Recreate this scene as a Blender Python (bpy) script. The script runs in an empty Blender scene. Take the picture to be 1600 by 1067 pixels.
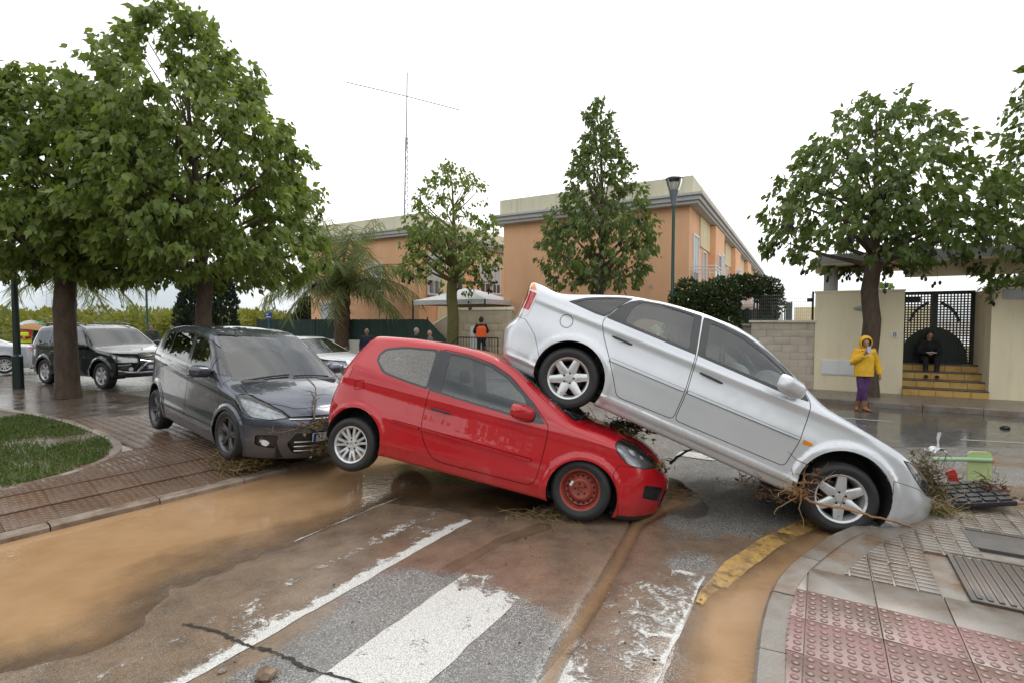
import bpy, bmesh, math, random
import numpy as np
from mathutils import Vector, Matrix, noise as mnoise
random.seed(7); RNG = np.random.default_rng(7)
SC = bpy.context.scene
COL = SC.collection
PI = math.pi

# ------------------------------------------------------------------ camera
CAM_H, FPX, PITCH = 2.0, 800.0, math.atan(33.5/800.0)
cam = bpy.data.cameras.new('camera'); cam_o = bpy.data.objects.new('camera', cam); COL.objects.link(cam_o)
cam.sensor_width = 36.0; cam.lens = 18.0; cam.clip_start = 0.05; cam.clip_end = 3000
cam_o.location = (0, 0, CAM_H); cam_o.rotation_euler = (PI/2-PITCH, 0, 0)
SC.camera = cam_o

# ------------------------------------------------------------------ sky: bright overcast with thin spots of pale blue
SUN_EL, SUN_AZ = math.radians(48), math.radians(35)
w = bpy.data.worlds.new('World'); SC.world = w; w.use_nodes = True
nt = w.node_tree; nt.nodes.clear()
def wn(t, **k):
    n = nt.nodes.new(t)
    for a, b in k.items(): setattr(n, a, b)
    return n
out = wn('ShaderNodeOutputWorld'); bg = wn('ShaderNodeBackground')
sky = wn('ShaderNodeTexSky'); sky.sky_type = 'NISHITA'; sky.sun_disc = False
sky.sun_elevation = SUN_EL; sky.sun_rotation = SUN_AZ; sky.air_density = 1.0; sky.dust_density = 2.0
skm = wn('ShaderNodeMix', data_type='RGBA', blend_type='MULTIPLY'); skm.inputs[0].default_value = 1.0
skm.inputs[7].default_value = (0.10, 0.10, 0.10, 1)
nt.links.new(sky.outputs[0], skm.inputs[6])
tc = wn('ShaderNodeTexCoord'); mp = wn('ShaderNodeMapping'); mp.inputs['Scale'].default_value = (1.0, 1.0, 2.2)
nt.links.new(tc.outputs['Generated'], mp.inputs[0])
nz = wn('ShaderNodeTexNoise'); nz.inputs['Scale'].default_value = 1.7; nz.inputs['Detail'].default_value = 5; nz.inputs['Roughness'].default_value = .5
nt.links.new(mp.outputs[0], nz.inputs[0])
rp = wn('ShaderNodeMapRange'); rp.inputs[1].default_value = .36; rp.inputs[2].default_value = .58; rp.inputs[3].default_value = .80; rp.inputs[4].default_value = 1.0
nt.links.new(nz.outputs[0], rp.inputs[0])
cl = wn('ShaderNodeValToRGB')
cl.color_ramp.elements[0].position = .38; cl.color_ramp.elements[0].color = (.46, .515, .565, 1)
cl.color_ramp.elements[1].position = .58; cl.color_ramp.elements[1].color = (1.22, 1.22, 1.20, 1)
nt.links.new(nz.outputs[0], cl.inputs[0])
mx = wn('ShaderNodeMix', data_type='RGBA')
nt.links.new(rp.outputs[0], mx.inputs[0]); nt.links.new(skm.outputs[2], mx.inputs[6]); nt.links.new(cl.outputs[0], mx.inputs[7])
nt.links.new(mx.outputs[2], bg.inputs[0]); nt.links.new(bg.outputs[0], out.inputs[0]); bg.inputs[1].default_value = 1.0

sun = bpy.data.lights.new('sun', 'SUN'); sun_o = bpy.data.objects.new('sun', sun); COL.objects.link(sun_o)
sun.energy = 0.9; sun.angle = math.radians(25); sun.color = (1, .97, .92)
# sky sun_rotation is measured from +Y towards +X; the lamp points away from it
sd = Vector((math.sin(SUN_AZ)*math.cos(SUN_EL), math.cos(SUN_AZ)*math.cos(SUN_EL), math.sin(SUN_EL)))
sun_o.rotation_euler = sd.to_track_quat('Z', 'Y').to_euler()
SC.view_settings.view_transform = 'Standard'; SC.view_settings.look = 'None'
SC.view_settings.exposure = 0.60; SC.view_settings.gamma = 1.0; SC.view_settings.use_curve_mapping = False
SC.cycles.max_bounces = 8; SC.cycles.transparent_max_bounces = 24; SC.cycles.glossy_bounces = 4
SC.cycles.use_denoising = True; SC.cycles.caustics_reflective = False; SC.cycles.caustics_refractive = False

# ------------------------------------------------------------------ helpers
def ground(x, y, z=0.0):
    dx, dy = (x-800)/FPX, -(y-533.5)/FPX; c, s = math.cos(PITCH), math.sin(PITCH)
    D = Vector((dx, c+dy*s, -s+dy*c)); return D*((z-CAM_H)/D.z) + Vector((0, 0, CAM_H))
def at(x, y, Y):
    dx, dy = (x-800)/FPX, -(y-533.5)/FPX; c, s = math.cos(PITCH), math.sin(PITCH)
    D = Vector((dx, c+dy*s, -s+dy*c)); return D*(Y/D.y) + Vector((0, 0, CAM_H))
def tag(o, label=None, cat=None, group=None, kind=None):
    if label: o['label'] = label
    if cat: o['category'] = cat
    if group: o['group'] = group
    if kind: o['kind'] = kind
    return o
def empty(name, loc=(0, 0, 0), rot=(0, 0, 0), parent=None):
    o = bpy.data.objects.new(name, None); COL.objects.link(o); o.location = loc; o.rotation_euler = rot
    o.empty_display_size = .2; o.parent = parent
    return o
def link(name, me, mat=None, parent=None):
    o = bpy.data.objects.new(name, me); COL.objects.link(o); o.parent = parent
    if mat is not None and not me.materials: me.materials.append(mat)
    return o
def copy_tree(o, parent=None):
    c = o.copy(); COL.objects.link(c); c.parent = parent
    for ch in list(o.children): copy_tree(ch, c)
    return c
def smooth_noise(P, scale, seed=0.0, octaves=3):
    """value noise on an (n,2) array, 0..1, numpy only"""
    P = np.asarray(P, float)*scale + seed*17.31
    tot = np.zeros(len(P)); amp = 1.0; norm = 0
    for o in range(octaves):
        i = np.floor(P).astype(np.int64); f = P-i; f = f*f*(3-2*f)
        def h(a, b):
            n = (a*374761393 + b*668265263 + int(seed*1000)*2147483 + o*97) & 0xffffffff
            n = ((n ^ (n >> 13))*1274126177) & 0xffffffff
            return ((n ^ (n >> 16)) & 0xffff)/65535.0
        v = (h(i[:, 0], i[:, 1])*(1-f[:, 0]) + h(i[:, 0]+1, i[:, 1])*f[:, 0])*(1-f[:, 1]) + (h(i[:, 0], i[:, 1]+1)*(1-f[:, 0]) + h(i[:, 0]+1, i[:, 1]+1)*f[:, 0])*f[:, 1]
        tot += amp*v; norm += amp; amp *= .5; P = P*2.03+7.7
    return tot/norm

class MB:
    def __init__(s): s.v = []; s.f = []; s.mi = []; s.cm = 0
    def add(s, vs, fs):
        n = len(s.v); s.v += [tuple(p) for p in vs]; s.f += [tuple(n+i for i in f) for f in fs]; s.mi += [s.cm]*len(fs)
    def box(s, c, d, rz=0, M=None):
        hx, hy, hz = d[0]/2, d[1]/2, d[2]/2
        vs = [Vector((x, y, z)) for x in (-hx, hx) for y in (-hy, hy) for z in (-hz, hz)]
        if M is None: M = Matrix.Translation(c) @ Matrix.Rotation(rz, 4, 'Z')
        s.add([M @ v for v in vs], [(0, 1, 3, 2), (4, 6, 7, 5), (0, 4, 5, 1), (2, 3, 7, 6), (0, 2, 6, 4), (1, 5, 7, 3)])
    def box2(s, a, b):
        s.box([(a[i]+b[i])/2 for i in range(3)], [abs(b[i]-a[i]) for i in range(3)])
    def bevbox(s, c, d, r, M=None):
        """box with chamfered edges"""
        hx, hy, hz = d[0]/2, d[1]/2, d[2]/2; bm = bmesh.new()
        vs = [bm.verts.new((x, y, z)) for x in (-hx, hx) for y in (-hy, hy) for z in (-hz, hz)]
        for f in [(0, 1, 3, 2), (4, 6, 7, 5), (0, 4, 5, 1), (2, 3, 7, 6), (0, 2, 6, 4), (1, 5, 7, 3)]: bm.faces.new([vs[i] for i in f])
        bmesh.ops.bevel(bm, geom=list(bm.edges), offset=r, segments=2, affect='EDGES', profile=.6)
        if M is None: M = Matrix.Translation(c)
        bm.verts.index_update()
        s.add([M @ v.co for v in bm.verts], [[v.index for v in f.verts] for f in bm.faces]); bm.free()
    def tube(s, pts, rad, n=8, cap=True, flat=1.0):
        pts = [Vector(p) for p in pts]
        rs = rad if isinstance(rad, (list, tuple)) else [rad]*len(pts)
        base = []; up = None; vs = []
        for i, p in enumerate(pts):
            t = (pts[min(i+1, len(pts)-1)]-pts[max(i-1, 0)]).normalized()
            if up is None:
                up = Vector((0, 0, 1)) if abs(t.z) < .9 else Vector((1, 0, 0))
            a = t.cross(up).normalized(); b = a.cross(t).normalized(); up = b
            vs += [p + (a*math.cos(k*2*PI/n) + b*flat*math.sin(k*2*PI/n))*rs[i] for k in range(n)]
        fs = [(i*n+k, i*n+(k+1) % n, (i+1)*n+(k+1) % n, (i+1)*n+k) for i in range(len(pts)-1) for k in range(n)]
        if cap: fs += [tuple(range(n))[::-1], tuple((len(pts)-1)*n+k for k in range(n))]
        s.add(vs, fs)
    def lathe(s, prof, n=24, M=Matrix(), closed=False, a0=0, a1=2*PI):
        """prof: (r, h) around local z"""
        full = abs(a1-a0-2*PI) < 1e-6; m = n if full else n+1
        vs = [M @ Vector((r*math.cos(a0+(a1-a0)*k/n), r*math.sin(a0+(a1-a0)*k/n), h)) for r, h in prof for k in range(m)]
        fs = []
        L = len(prof)
        for i in range(L if closed else L-1):
            j = (i+1) % L
            for k in range(n):
                k2 = (k+1) % m if full else k+1
                fs.append((i*m+k, i*m+k2, j*m+k2, j*m+k))
        s.add(vs, fs)
    def prism(s, poly, h0, h1, M=Matrix()):
        n = len(poly)
        vs = [M @ Vector((p[0], p[1], h0)) for p in poly] + [M @ Vector((p[0], p[1], h1)) for p in poly]
        s.add(vs, [tuple(range(n))[::-1], tuple(range(n, 2*n))] + [(i, (i+1) % n, n+(i+1) % n, n+i) for i in range(n)])
    def ell(s, c, r, nu=12, nv=8, M=None, p=1.0):
        vs = []; fs = []
        def sp(v): return math.copysign(abs(v)**p, v)
        for i in range(nv+1):
            th = -PI/2+PI*i/nv
            for k in range(nu):
                a = 2*PI*k/nu
                q = Vector((r[0]*sp(math.cos(th))*sp(math.cos(a)), r[1]*sp(math.cos(th))*sp(math.sin(a)), r[2]*sp(math.sin(th))))
                vs.append((M @ q) if M is not None else q+Vector(c))
        for i in range(nv):
            for k in range(nu): fs.append((i*nu+k, i*nu+(k+1) % nu, (i+1)*nu+(k+1) % nu, (i+1)*nu+k))
        s.add(vs, fs)
    def mesh(s, name, mats=None, smooth=True, angle=35):
        me = bpy.data.meshes.new(name); me.from_pydata(s.v, [], s.f); me.update()
        for m in (mats or []): me.materials.append(m)
        if any(s.mi): me.polygons.foreach_set('material_index', s.mi)
        bm = bmesh.new(); bm.from_mesh(me); bmesh.ops.remove_doubles(bm, verts=bm.verts, dist=1e-6)
        bmesh.ops.recalc_face_normals(bm, faces=bm.faces); bm.to_mesh(me); bm.free()
        if smooth:
            me.polygons.foreach_set('use_smooth', [True]*len(me.polygons))
            me.set_sharp_from_angle(angle=math.radians(angle))
        return me
    def build(s, name, mat, parent=None, smooth=True, angle=35):
        mats = mat if isinstance(mat, (list, tuple)) else [mat]
        return link(name, s.mesh(name, mats, smooth, angle), None, parent)

# ------------------------------------------------------------------ materials
MATS = {}
class NT:
    """tiny node-tree writer"""
    def __init__(s, name):
        s.m = bpy.data.materials.new(name); s.m.use_nodes = True; s.t = s.m.node_tree; s.t.nodes.clear()
        s.o = s.n('ShaderNodeOutputMaterial'); s.b = s.n('ShaderNodeBsdfPrincipled'); s.l(s.b.outputs[0], s.o.inputs[0])
        MATS[name] = s.m
    def n(s, t, ins=None, **k):
        q = s.t.nodes.new(t)
        for a, b in k.items(): setattr(q, a, b)
        for a, b in (ins or {}).items():
            if hasattr(b, 'is_output'): s.l(b, q.inputs[a])
            else: q.inputs[a].default_value = b
        return q
    def l(s, a, b): s.t.links.new(a, b)
    def co(s, kind='Object', scale=None):
        if not hasattr(s, 'tc'): s.tc = s.n('ShaderNodeTexCoord')
        if kind == 'World':
            if not hasattr(s, 'geo'): s.geo = s.n('ShaderNodeNewGeometry')
            o = s.geo.outputs['Position']
        else: o = s.tc.outputs[kind]
        if scale is not None: o = s.n('ShaderNodeMapping', {0: o, 'Scale': scale}).outputs[0]
        return o
    def noise(s, scale=5, detail=4, rough=.55, co=None, dist=0, out=0):
        return s.n('ShaderNodeTexNoise', {'Vector': co or s.co(), 'Scale': scale, 'Detail': detail, 'Roughness': rough, 'Distortion': dist}).outputs[out]
    def vor(s, scale=5, co=None, feature='F1', out=0, rnd=1.0):
        return s.n('ShaderNodeTexVoronoi', {'Vector': co or s.co(), 'Scale': scale, 'Randomness': rnd}, feature=feature).outputs[out]
    def ramp(s, v, stops):
        q = s.n('ShaderNodeValToRGB', {0: v}); e = q.color_ramp.elements
        while len(e) < len(stops): e.new(.5)
        for i, (p, c) in enumerate(stops):
            e[i].position = p; e[i].color = (c[0], c[1], c[2], 1) if isinstance(c, (tuple, list)) else (c, c, c, 1)
        return q.outputs[0]
    def rng(s, v, a, b, c=0., d=1.): return s.n('ShaderNodeMapRange', {0: v, 1: a, 2: b, 3: c, 4: d}).outputs[0]
    def mix(s, f, a, b, mode='MIX'):
        q = s.n('ShaderNodeMix', {0: f}, data_type='RGBA', blend_type=mode)
        for i, c in ((6, a), (7, b)):
            if hasattr(c, 'is_output'): s.l(c, q.inputs[i])
            else: q.inputs[i].default_value = (c[0], c[1], c[2], 1)
        return q.outputs[2]
    def math(s, op, a, b=0.0, clamp=False):
        q = s.n('ShaderNodeMath', {0: a, 1: b}, operation=op); q.use_clamp = clamp; return q.outputs[0]
    def attr(s, name, out='Fac'): return s.n('ShaderNodeAttribute', attribute_name=name).outputs[out]
    def bump(s, h, strength=.3, dist=.01, normal=None):
        ins = {'Height': h, 'Strength': strength, 'Distance': dist}
        if normal is not None: ins['Normal'] = normal
        return s.n('ShaderNodeBump', ins).outputs[0]
    def set(s, **k):
        nm = {'col': 'Base Color', 'rough': 'Roughness', 'metal': 'Metallic', 'normal': 'Normal', 'alpha': 'Alpha', 'coat': 'Coat Weight', 'coatr': 'Coat Roughness', 'spec': 'Specular IOR Level', 'trans': 'Transmission Weight', 'ior': 'IOR', 'sss': 'Subsurface Weight', 'emit': 'Emission Color', 'emits': 'Emission Strength'}
        for a, b in k.items():
            i = s.b.inputs[nm[a]]
            if hasattr(b, 'is_output'): s.l(b, i)
            elif isinstance(b, (tuple, list)): i.default_value = (b[0], b[1], b[2], 1)
            else: i.default_value = b
        return s.m
def plain(name, col, rough=.5, metal=0., var=.12, scale=6., bump=0., coat=0., spec=.5, vary_obj=False):
    """a material with slight tonal variation and optional fine relief"""
    if name in MATS: return MATS[name]
    t = NT(name); nz = t.noise(scale, 5)
    c = t.mix(t.rng(nz, .3, .7), tuple(v*(1-var) for v in col), tuple(min(1, v*(1+var)) for v in col))
    t.set(col=c, metal=metal, coat=coat, spec=spec, rough=t.rng(nz, .3, .7, max(0, rough-.06), min(1, rough+.06)))
    if bump: t.set(normal=t.bump(t.noise(scale*14, 3), bump, .004))
    return t.m
def glass_mat(name, tint=(.75, .8, .78), refl=1.0, rough=0.0, drops=False, dirt=0.0, crack=False):
    t = NT(name); t.t.nodes.remove(t.b)
    tr = t.n('ShaderNodeBsdfTransparent', {0: (*tint, 1)}); gl = t.n('ShaderNodeBsdfGlossy', {'Color': (1, 1, 1, 1), 'Roughness': rough})
    fr = t.n('ShaderNodeFresnel', {'IOR': 1.5})
    if drops:
        nb = t.bump(t.rng(t.vor(120), .0, .35, 1, 0), .25, .002); t.l(nb, gl.inputs['Normal'])
    f = t.math('MULTIPLY', t.rng(fr.outputs[0], .0, 1., .03, 1.05), refl, True)
    m = t.n('ShaderNodeMixShader', {0: f}); t.l(tr.outputs[0], m.inputs[1]); t.l(gl.outputs[0], m.inputs[2])
    o = m.outputs[0]
    if crack:
        vd = t.n('ShaderNodeTexVoronoi', {'Vector': t.co(), 'Scale': 26.}, feature='DISTANCE_TO_EDGE').outputs[0]; vb = t.n('ShaderNodeTexVoronoi', {'Vector': t.co(), 'Scale': 5.}, feature='DISTANCE_TO_EDGE').outputs[0]
        ck = t.math('MAXIMUM', t.math('MULTIPLY', t.rng(vd, .0, .06, 1, 0), t.rng(t.noise(2.2, 3), .42, .58)), t.rng(vb, .0, .012, 1, 0))
        wd = t.n('ShaderNodeBsdfDiffuse', {0: (.62, .70, .66, 1)}); m3 = t.n('ShaderNodeMixShader', {0: t.math('MULTIPLY', ck, .75)}); t.l(o, m3.inputs[1]); t.l(wd.outputs[0], m3.inputs[2]); o = m3.outputs[0]
    if dirt > 0:
        df = t.n('ShaderNodeBsdfDiffuse', {0: (.42, .40, .36, 1)})
        m2 = t.n('ShaderNodeMixShader', {0: t.math('MULTIPLY', t.rng(t.noise(110, 5, .7, co=t.co(scale=(1, 1, .30))), .25, .75), dirt)})
        t.l(o, m2.inputs[1]); t.l(df.outputs[0], m2.inputs[2]); o = m2.outputs[0]
    t.l(o, t.o.inputs[0]); return t.m
def paint(name, col, metal=0., rough=.32, flake=0., dirt=.25, dirtcol=(.19, .13, .08), splash=.35):
    t = NT(name)
    nz = t.noise(3.2, 6, .65); fine = t.noise(34, 4, .7)
    d = t.math('MULTIPLY', t.rng(t.math('ADD', t.math('MULTIPLY', nz, .65), t.math('MULTIPLY', fine, .35)), .47, .68), dirt, True)
    zz = t.n('ShaderNodeSeparateXYZ', {0: t.co()}).outputs[2]; sp_ = t.math('MULTIPLY', t.rng(t.math('ADD', t.math('ADD', t.math('MULTIPLY', fine, .9), t.math('MULTIPLY', nz, .6)), t.math('MULTIPLY', t.math('SUBTRACT', .42, zz), 1.5)), .78, 1.15), splash)
    d = t.math('MAXIMUM', d, sp_)
    base = t.mix(t.rng(t.noise(1.3, 3), .3, .7), tuple(v*.95 for v in col), tuple(min(1, v*1.04) for v in col))
    drops = t.vor(95)
    t.set(col=t.mix(d, base, dirtcol), metal=t.math('MULTIPLY', t.math('SUBTRACT', 1., d), metal), rough=t.rng(d, 0, 1, rough, .75),
          spec=.3, coat=t.rng(d, 0, .5, 1., .3), coatr=t.rng(fine, .3, .7, .0, .03))
    t.l(t.bump(t.rng(drops, .0, .22, 1, 0), .035, .0012), t.b.inputs['Coat Normal'])
    return t.m
MT = dict(
    rubber=plain('rubber', (.018, .018, .019), .62, var=.3, scale=20, bump=.15),
    black_plastic=plain('black_plastic', (.02, .02, .022), .42, var=.2, scale=18),
    trim_black=plain('trim_black', (.012, .012, .014), .22, coat=.5),
    seam=plain('seam', (.008, .008, .009), .8),
    alloy=plain('alloy', (.62, .63, .64), .30, .55, var=.07, scale=12),
    alloy_dark=plain('alloy_dark', (.12, .12, .13), .32, .6, var=.1, scale=12),
    chrome=plain('chrome', (.75, .75, .76), .12, 1., var=.03),
    chrome_dull=plain('chrome_dull', (.5, .5, .5), .3, .9, var=.1),
    brake=plain('brake', (.09, .085, .08), .55, .5, var=.3, scale=20),
    red_steel=plain('red_steel', (.26, .045, .03), .5, .0, var=.3, scale=14, bump=.1),
    interior=plain('interior', (.055, .055, .057), .75, var=.2),
    seat_cloth=plain('seat_cloth', (.075, .075, .08), .85, var=.25, scale=20, bump=.3),
    lining=plain('lining', (.11, .11, .11), .85, var=.05),
    underbody=plain('underbody', (.014, .013, .012), .8, var=.4, bump=.3),
    lens_red=plain('lens_red', (.45, .018, .022), .12, coat=1.),
    lens_amber=plain('lens_amber', (.75, .25, .02), .15, coat=1.),
    lens_white=plain('lens_white', (.75, .74, .74), .1, coat=1.),
    reflector=plain('reflector', (.36, .37, .40), .2, .6, var=.5, scale=18),
    plate_white=plain('plate_white', (.78, .78, .76), .4), plate_blue=plain('plate_blue', (.02, .09, .45), .4),
    ink=plain('ink', (.012, .012, .012), .5),
    mirror=plain('mirror_glass', (.8, .82, .82), .02, 1., var=.01),
    crazed_screen_lump=plain('crazed_screen_pale', (.72, .74, .70), .8, var=.06, scale=20, bump=.5),
)
MT['glass_side'] = glass_mat('glass_side', (.55, .63, .64), 1.3, 0, False, .01)
MT['glass_dark'] = glass_mat('glass_dark', (.20, .22, .23), 1.15, 0, False, .0)
MT['glass_misty'] = glass_mat('glass_misty', (.42, .45, .45), 1.3, .05, True, .60)
MT['glass_screen'] = glass_mat('glass_screen', (.50, .56, .56), 1.2, 0, False, 0)
MT['glass_cracked'] = glass_mat('glass_cracked', (.66, .76, .72), 1.0, 0, False, .08, True)
MT['lens_clear'] = glass_mat('lens_clear', (.9, .92, .92), 1.0, 0, False, .05)
# ================================================================== ground, road, water, pavements
S_ = Vector((.517, .856)); P_ = Vector((.856, -.517))      # along / across the side street
U_ = Vector((.872, -.49)); V_ = Vector((.49, .872))        # along / across the main road and the houses
def seg_dist(P, poly):
    """distance of (n,2) points to a polyline"""
    d = np.full(len(P), 1e9)
    for a, b in zip(poly[:-1], poly[1:]):
        a, b = np.array(a[:2], float), np.array(b[:2], float); ab = b-a
        t = np.clip(((P-a) @ ab)/(ab @ ab), 0, 1); d = np.minimum(d, np.hypot(*(P-(a+t[:, None]*ab)).T))
    return d
def sstep(a, b, x):
    t = np.clip((x-a)/(b-a), 0, 1); return t*t*(3-2*t)
def inpoly(P, poly):
    x, y = P[:, 0], P[:, 1]; r = np.zeros(len(P), bool); n = len(poly)
    for i in range(n):
        (x1, y1), (x2, y2) = poly[i-1][:2], poly[i][:2]
        c = (y1 > y) != (y2 > y); r ^= c & (x < (x2-x1)*(y-y1)/((y2-y1) if y2 != y1 else 1e-9)+x1)
    return r
def catmull(pts, k=8):
    pts = [Vector(p) for p in pts]; out = []
    for i in range(len(pts)-1):
        a, b, c, d = pts[max(i-1, 0)], pts[i], pts[i+1], pts[min(i+2, len(pts)-1)]
        for j in range(k):
            t = j/k; out.append(.5*((2*b)+(c-a)*t+(2*a-5*b+4*c-d)*t*t+(3*b-a-3*c+d)*t**3))
    out.append(pts[-1]); return out
KERB_L = catmull([Vector(p) for p in ((-8.5, -1.0), (-6.1, 2.4), (-4.57, 4.57), (-3.62, 5.82), (-3.12, 6.5), (-2.72, 7.1), (-2.45, 7.7), (-2.45, 8.5), (-3.1, 9.3))], 8)
KERB_R = catmull([Vector(p) for p in ((.35, .9), (1.31, 2.70), (1.64, 3.27), (1.97, 3.72), (2.39, 4.12), (3.05, 4.62), (3.95, 5.05), (5.1, 5.35), (7.0, 5.2), (12., 3.2), (24., -3.))], 8)
kl = [tuple(p) for p in KERB_L]; kr = [tuple(p) for p in KERB_R]
RILLS = [([(-.2, 1.6), (.25, 2.9), (.42, 3.25), (.86, 4.15), (1.25, 5.0), (1.8, 5.6)], .075, .030), ([(-.55, 4.0), (-.1, 4.6), (.3, 4.9)], .12, .016)]
def road_z(P):
    dl, dr = seg_dist(P, kl), seg_dist(P, kr)
    n1 = smooth_noise(P, 1.1, 1, 4)-.5; n2 = smooth_noise(P, 4.5, 2, 3)-.5
    fade = 1-sstep(8.5, 12, P[:, 1])
    wid = np.interp(P[:, 1], [2.0, 3.0, 4.2, 5.5, 7.0], [3.3, 3.0, 2.5, 2.0, 1.7]); z = -.088*(1-sstep(.15, 1.05, (dl+n1*.8)/wid))*(1-sstep(8.0, 9.2, P[:, 1])) - .045*(1-sstep(.05, .62, dr+n1*.25))*(1-sstep(5.4, 6.6, P[:, 1]))
    z += n1*.013*fade + n2*.005*fade
    for pl, w_, d_ in RILLS: z -= d_*np.exp(-(seg_dist(P, pl)/(w_*(1+.8*n2)))**2)
    # shallow dish under the red car where water stands
    z -= .026*np.exp(-(((P[:, 0]+.5)/1.8)**2+((P[:, 1]-6.2)/1.0)**2)) + .02*np.exp(-(((P[:, 0]-1.85)/.35)**2+((P[:, 1]-5.9)/.9)**2))
    return z
BLOBS = [(560, 800, .9, .5), (700, 800, 1.0, .5), (850, 830, .9, .5), (1000, 850, .6, .45), (950, 930, .45, .35), (480, 880, .5, .4), (350, 960, .5, .5), (900, 770, .8, .5), (1000, 1010, .5, .45), (250, 1040, .5, .5), (660, 850, .35, .3), (1040, 960, .4, .3), (740, 770, 1.2, .4), (600, 760, 1.0, .4), (330, 1020, .35, .35),
         (640, 930, .40, -.55), (600, 990, .42, -.55), (770, 980, .36, -.6), (700, 1060, .4, -.5), (1120, 800, .6, -.5), (1150, 740, 1.0, -.6), (1250, 700, 1.5, -.6), (870, 1010, .2, -.3), (1075, 880, .25, -.4), (400, 1060, .22, -.4), (520, 1040, .3, -.5), (1230, 760, .7, -.4)]
def mud_mask(P):
    n = smooth_noise(P, 2.3, 5, 5)*.9+smooth_noise(P*np.array([1, 1]), 9., 6, 3)*.3
    b = np.full(len(P), .08)
    for px, py, r, w_ in BLOBS:
        g = ground(px, py); b += w_*1.15*np.exp(-((P[:, 0]-g.x)**2+(P[:, 1]-g.y)**2)/(r*r))
    b -= .45*sstep(7.5, 10.0, P[:, 1])
    b += .45*(1-sstep(.2, 1.0, seg_dist(P, kr)))*(1-sstep(5.6, 7, P[:, 1])) + .6*(1-sstep(1.0, 2.4, seg_dist(P, kl)))*(1-sstep(8., 10, P[:, 1]))
    return np.clip((n-.12+b-.28)/.62, 0, 1)
def attr(me, name, vals):
    a = me.attributes.new(name, 'FLOAT', 'POINT'); a.data.foreach_set('value', np.asarray(vals, np.float32))
def lines(lo, flo, fhi, hi, fine, grow=1.12):
    a = list(np.arange(flo, fhi+fine/2, fine)); st = fine
    l = [a[0]]
    while l[-1] > lo: st *= grow; l.append(max(lo, l[-1]-st))
    st = fine; r = [a[-1]]
    while r[-1] < hi: st *= grow; r.append(min(hi, r[-1]+st))
    return np.array(l[:0:-1]+a+r[1:])
def sheet(name, xs, ys, zf, mat, **at_):
    X, Y = np.meshgrid(xs, ys); P = np.stack([X.ravel(), Y.ravel()], 1); z = zf(P)
    nx, ny = len(xs), len(ys); i = np.arange(nx*ny).reshape(ny, nx)
    F_ = np.stack([i[:-1, :-1], i[:-1, 1:], i[1:, 1:], i[1:, :-1]], -1).reshape(-1, 4)
    me = bpy.data.meshes.new(name); me.from_pydata(np.column_stack([P, z]).tolist(), [], F_.tolist()); me.update()
    me.polygons.foreach_set('use_smooth', [True]*len(me.polygons))
    for k, f in at_.items(): attr(me, k, f(P) if callable(f) else f)
    return link(name, me, mat)

# --- materials
def mud_col(t, W): return t.mix(t.rng(t.noise(3.5, 7, .66, W), .3, .7), (.115, .074, .048), (.245, .165, .105))
def asphalt_mat(name='asphalt'):
    t = NT(name); W = t.co('World'); mud = t.attr('mud')
    v = t.vor(115, W); v2 = t.vor(115, W, out=1); big = t.noise(1.2, 5, .6, W); fine = t.noise(60, 4, .7, W)
    stone = t.n('ShaderNodeSeparateColor', {0: v2}).outputs[0]
    col = t.ramp(stone, [(.0, (.13, .125, .118)), (.40, (.23, .224, .212)), (.75, (.33, .320, .300)), (1., (.56, .55, .52))])
    col = t.mix(t.rng(v, .30, .75, 0, .7), col, (.06, .057, .053)); col = t.mix(t.rng(big, .35, .7, 0, .35), col, (.055, .05, .046))
    mid = t.noise(7.5, 6, .72, W, .8); me_ = t.math('ADD', mud, t.math('ADD', t.math('MULTIPLY', t.math('SUBTRACT', fine, .5), .55), t.math('MULTIPLY', t.math('SUBTRACT', mid, .5), 1.15))); me_ = t.rng(me_, .26, .80)
    mc = mud_col(t, W)
    t.set(col=t.mix(t.math('MULTIPLY', me_, t.rng(mid, .3, .7, .96, .74)), col, mc))
    wet = t.rng(t.noise(.9, 4, .6, W), .38, .62)
    t.set(rough=t.mix(me_, t.rng(wet, 0, 1, .36, .16), t.rng(mid, .3, .7, .04, .22)), spec=1.0)
    h = t.math('MULTIPLY', t.rng(v, .0, .55, 1, 0), t.rng(me_, 0, 1, 1., .22))
    rip = t.n('ShaderNodeTexNoise', {'Vector': t.co('World', (3.2, 9.5, 1)) if False else W, 'Scale': 13., 'Detail': 3., 'Distortion': .6}).outputs[0]
    nb = t.bump(h, .55, .006); nb = t.bump(rip, .20, .008, nb); nb = t.bump(t.noise(85, 4, .7, W), .16, .004, nb); t.set(normal=nb); return t.m
def paint_mark_mat():
    t = NT('road_paint'); W = t.co('World'); mud = t.attr('mud'); bias = t.attr('bias')
    fine = t.noise(42, 5, .75, W); big = t.noise(6.5, 7, .72, W, .6)
    m = t.math('ADD', t.math('ADD', t.math('MULTIPLY', mud, .60), t.math('MULTIPLY', t.math('SUBTRACT', big, .5), 1.7)), t.math('MULTIPLY', t.math('SUBTRACT', fine, .5), .7))
    m = t.rng(t.math('ADD', m, bias), .14, .40)
    mc = mud_col(t, W); v = t.vor(115, W)
    white = t.mix(t.rng(fine, .3, .75, 0, .5), (.70, .69, .66), (.50, .49, .46)); white = t.mix(t.rng(v, .40, .62, 0, .55), white, (.20, .19, .18))
    t.set(alpha=t.math('SUBTRACT', 1., m), col=t.mix(t.math('MULTIPLY', m, .8), white, mc), rough=t.rng(m, 0, 1, .45, .20), normal=t.bump(t.noise(13, 3, .5, W, .6), .15, .008, t.bump(t.math('ADD', t.math('MULTIPLY', t.rng(v, 0, .5, 1, 0), .5), fine), .4, .004))); return t.m
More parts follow.
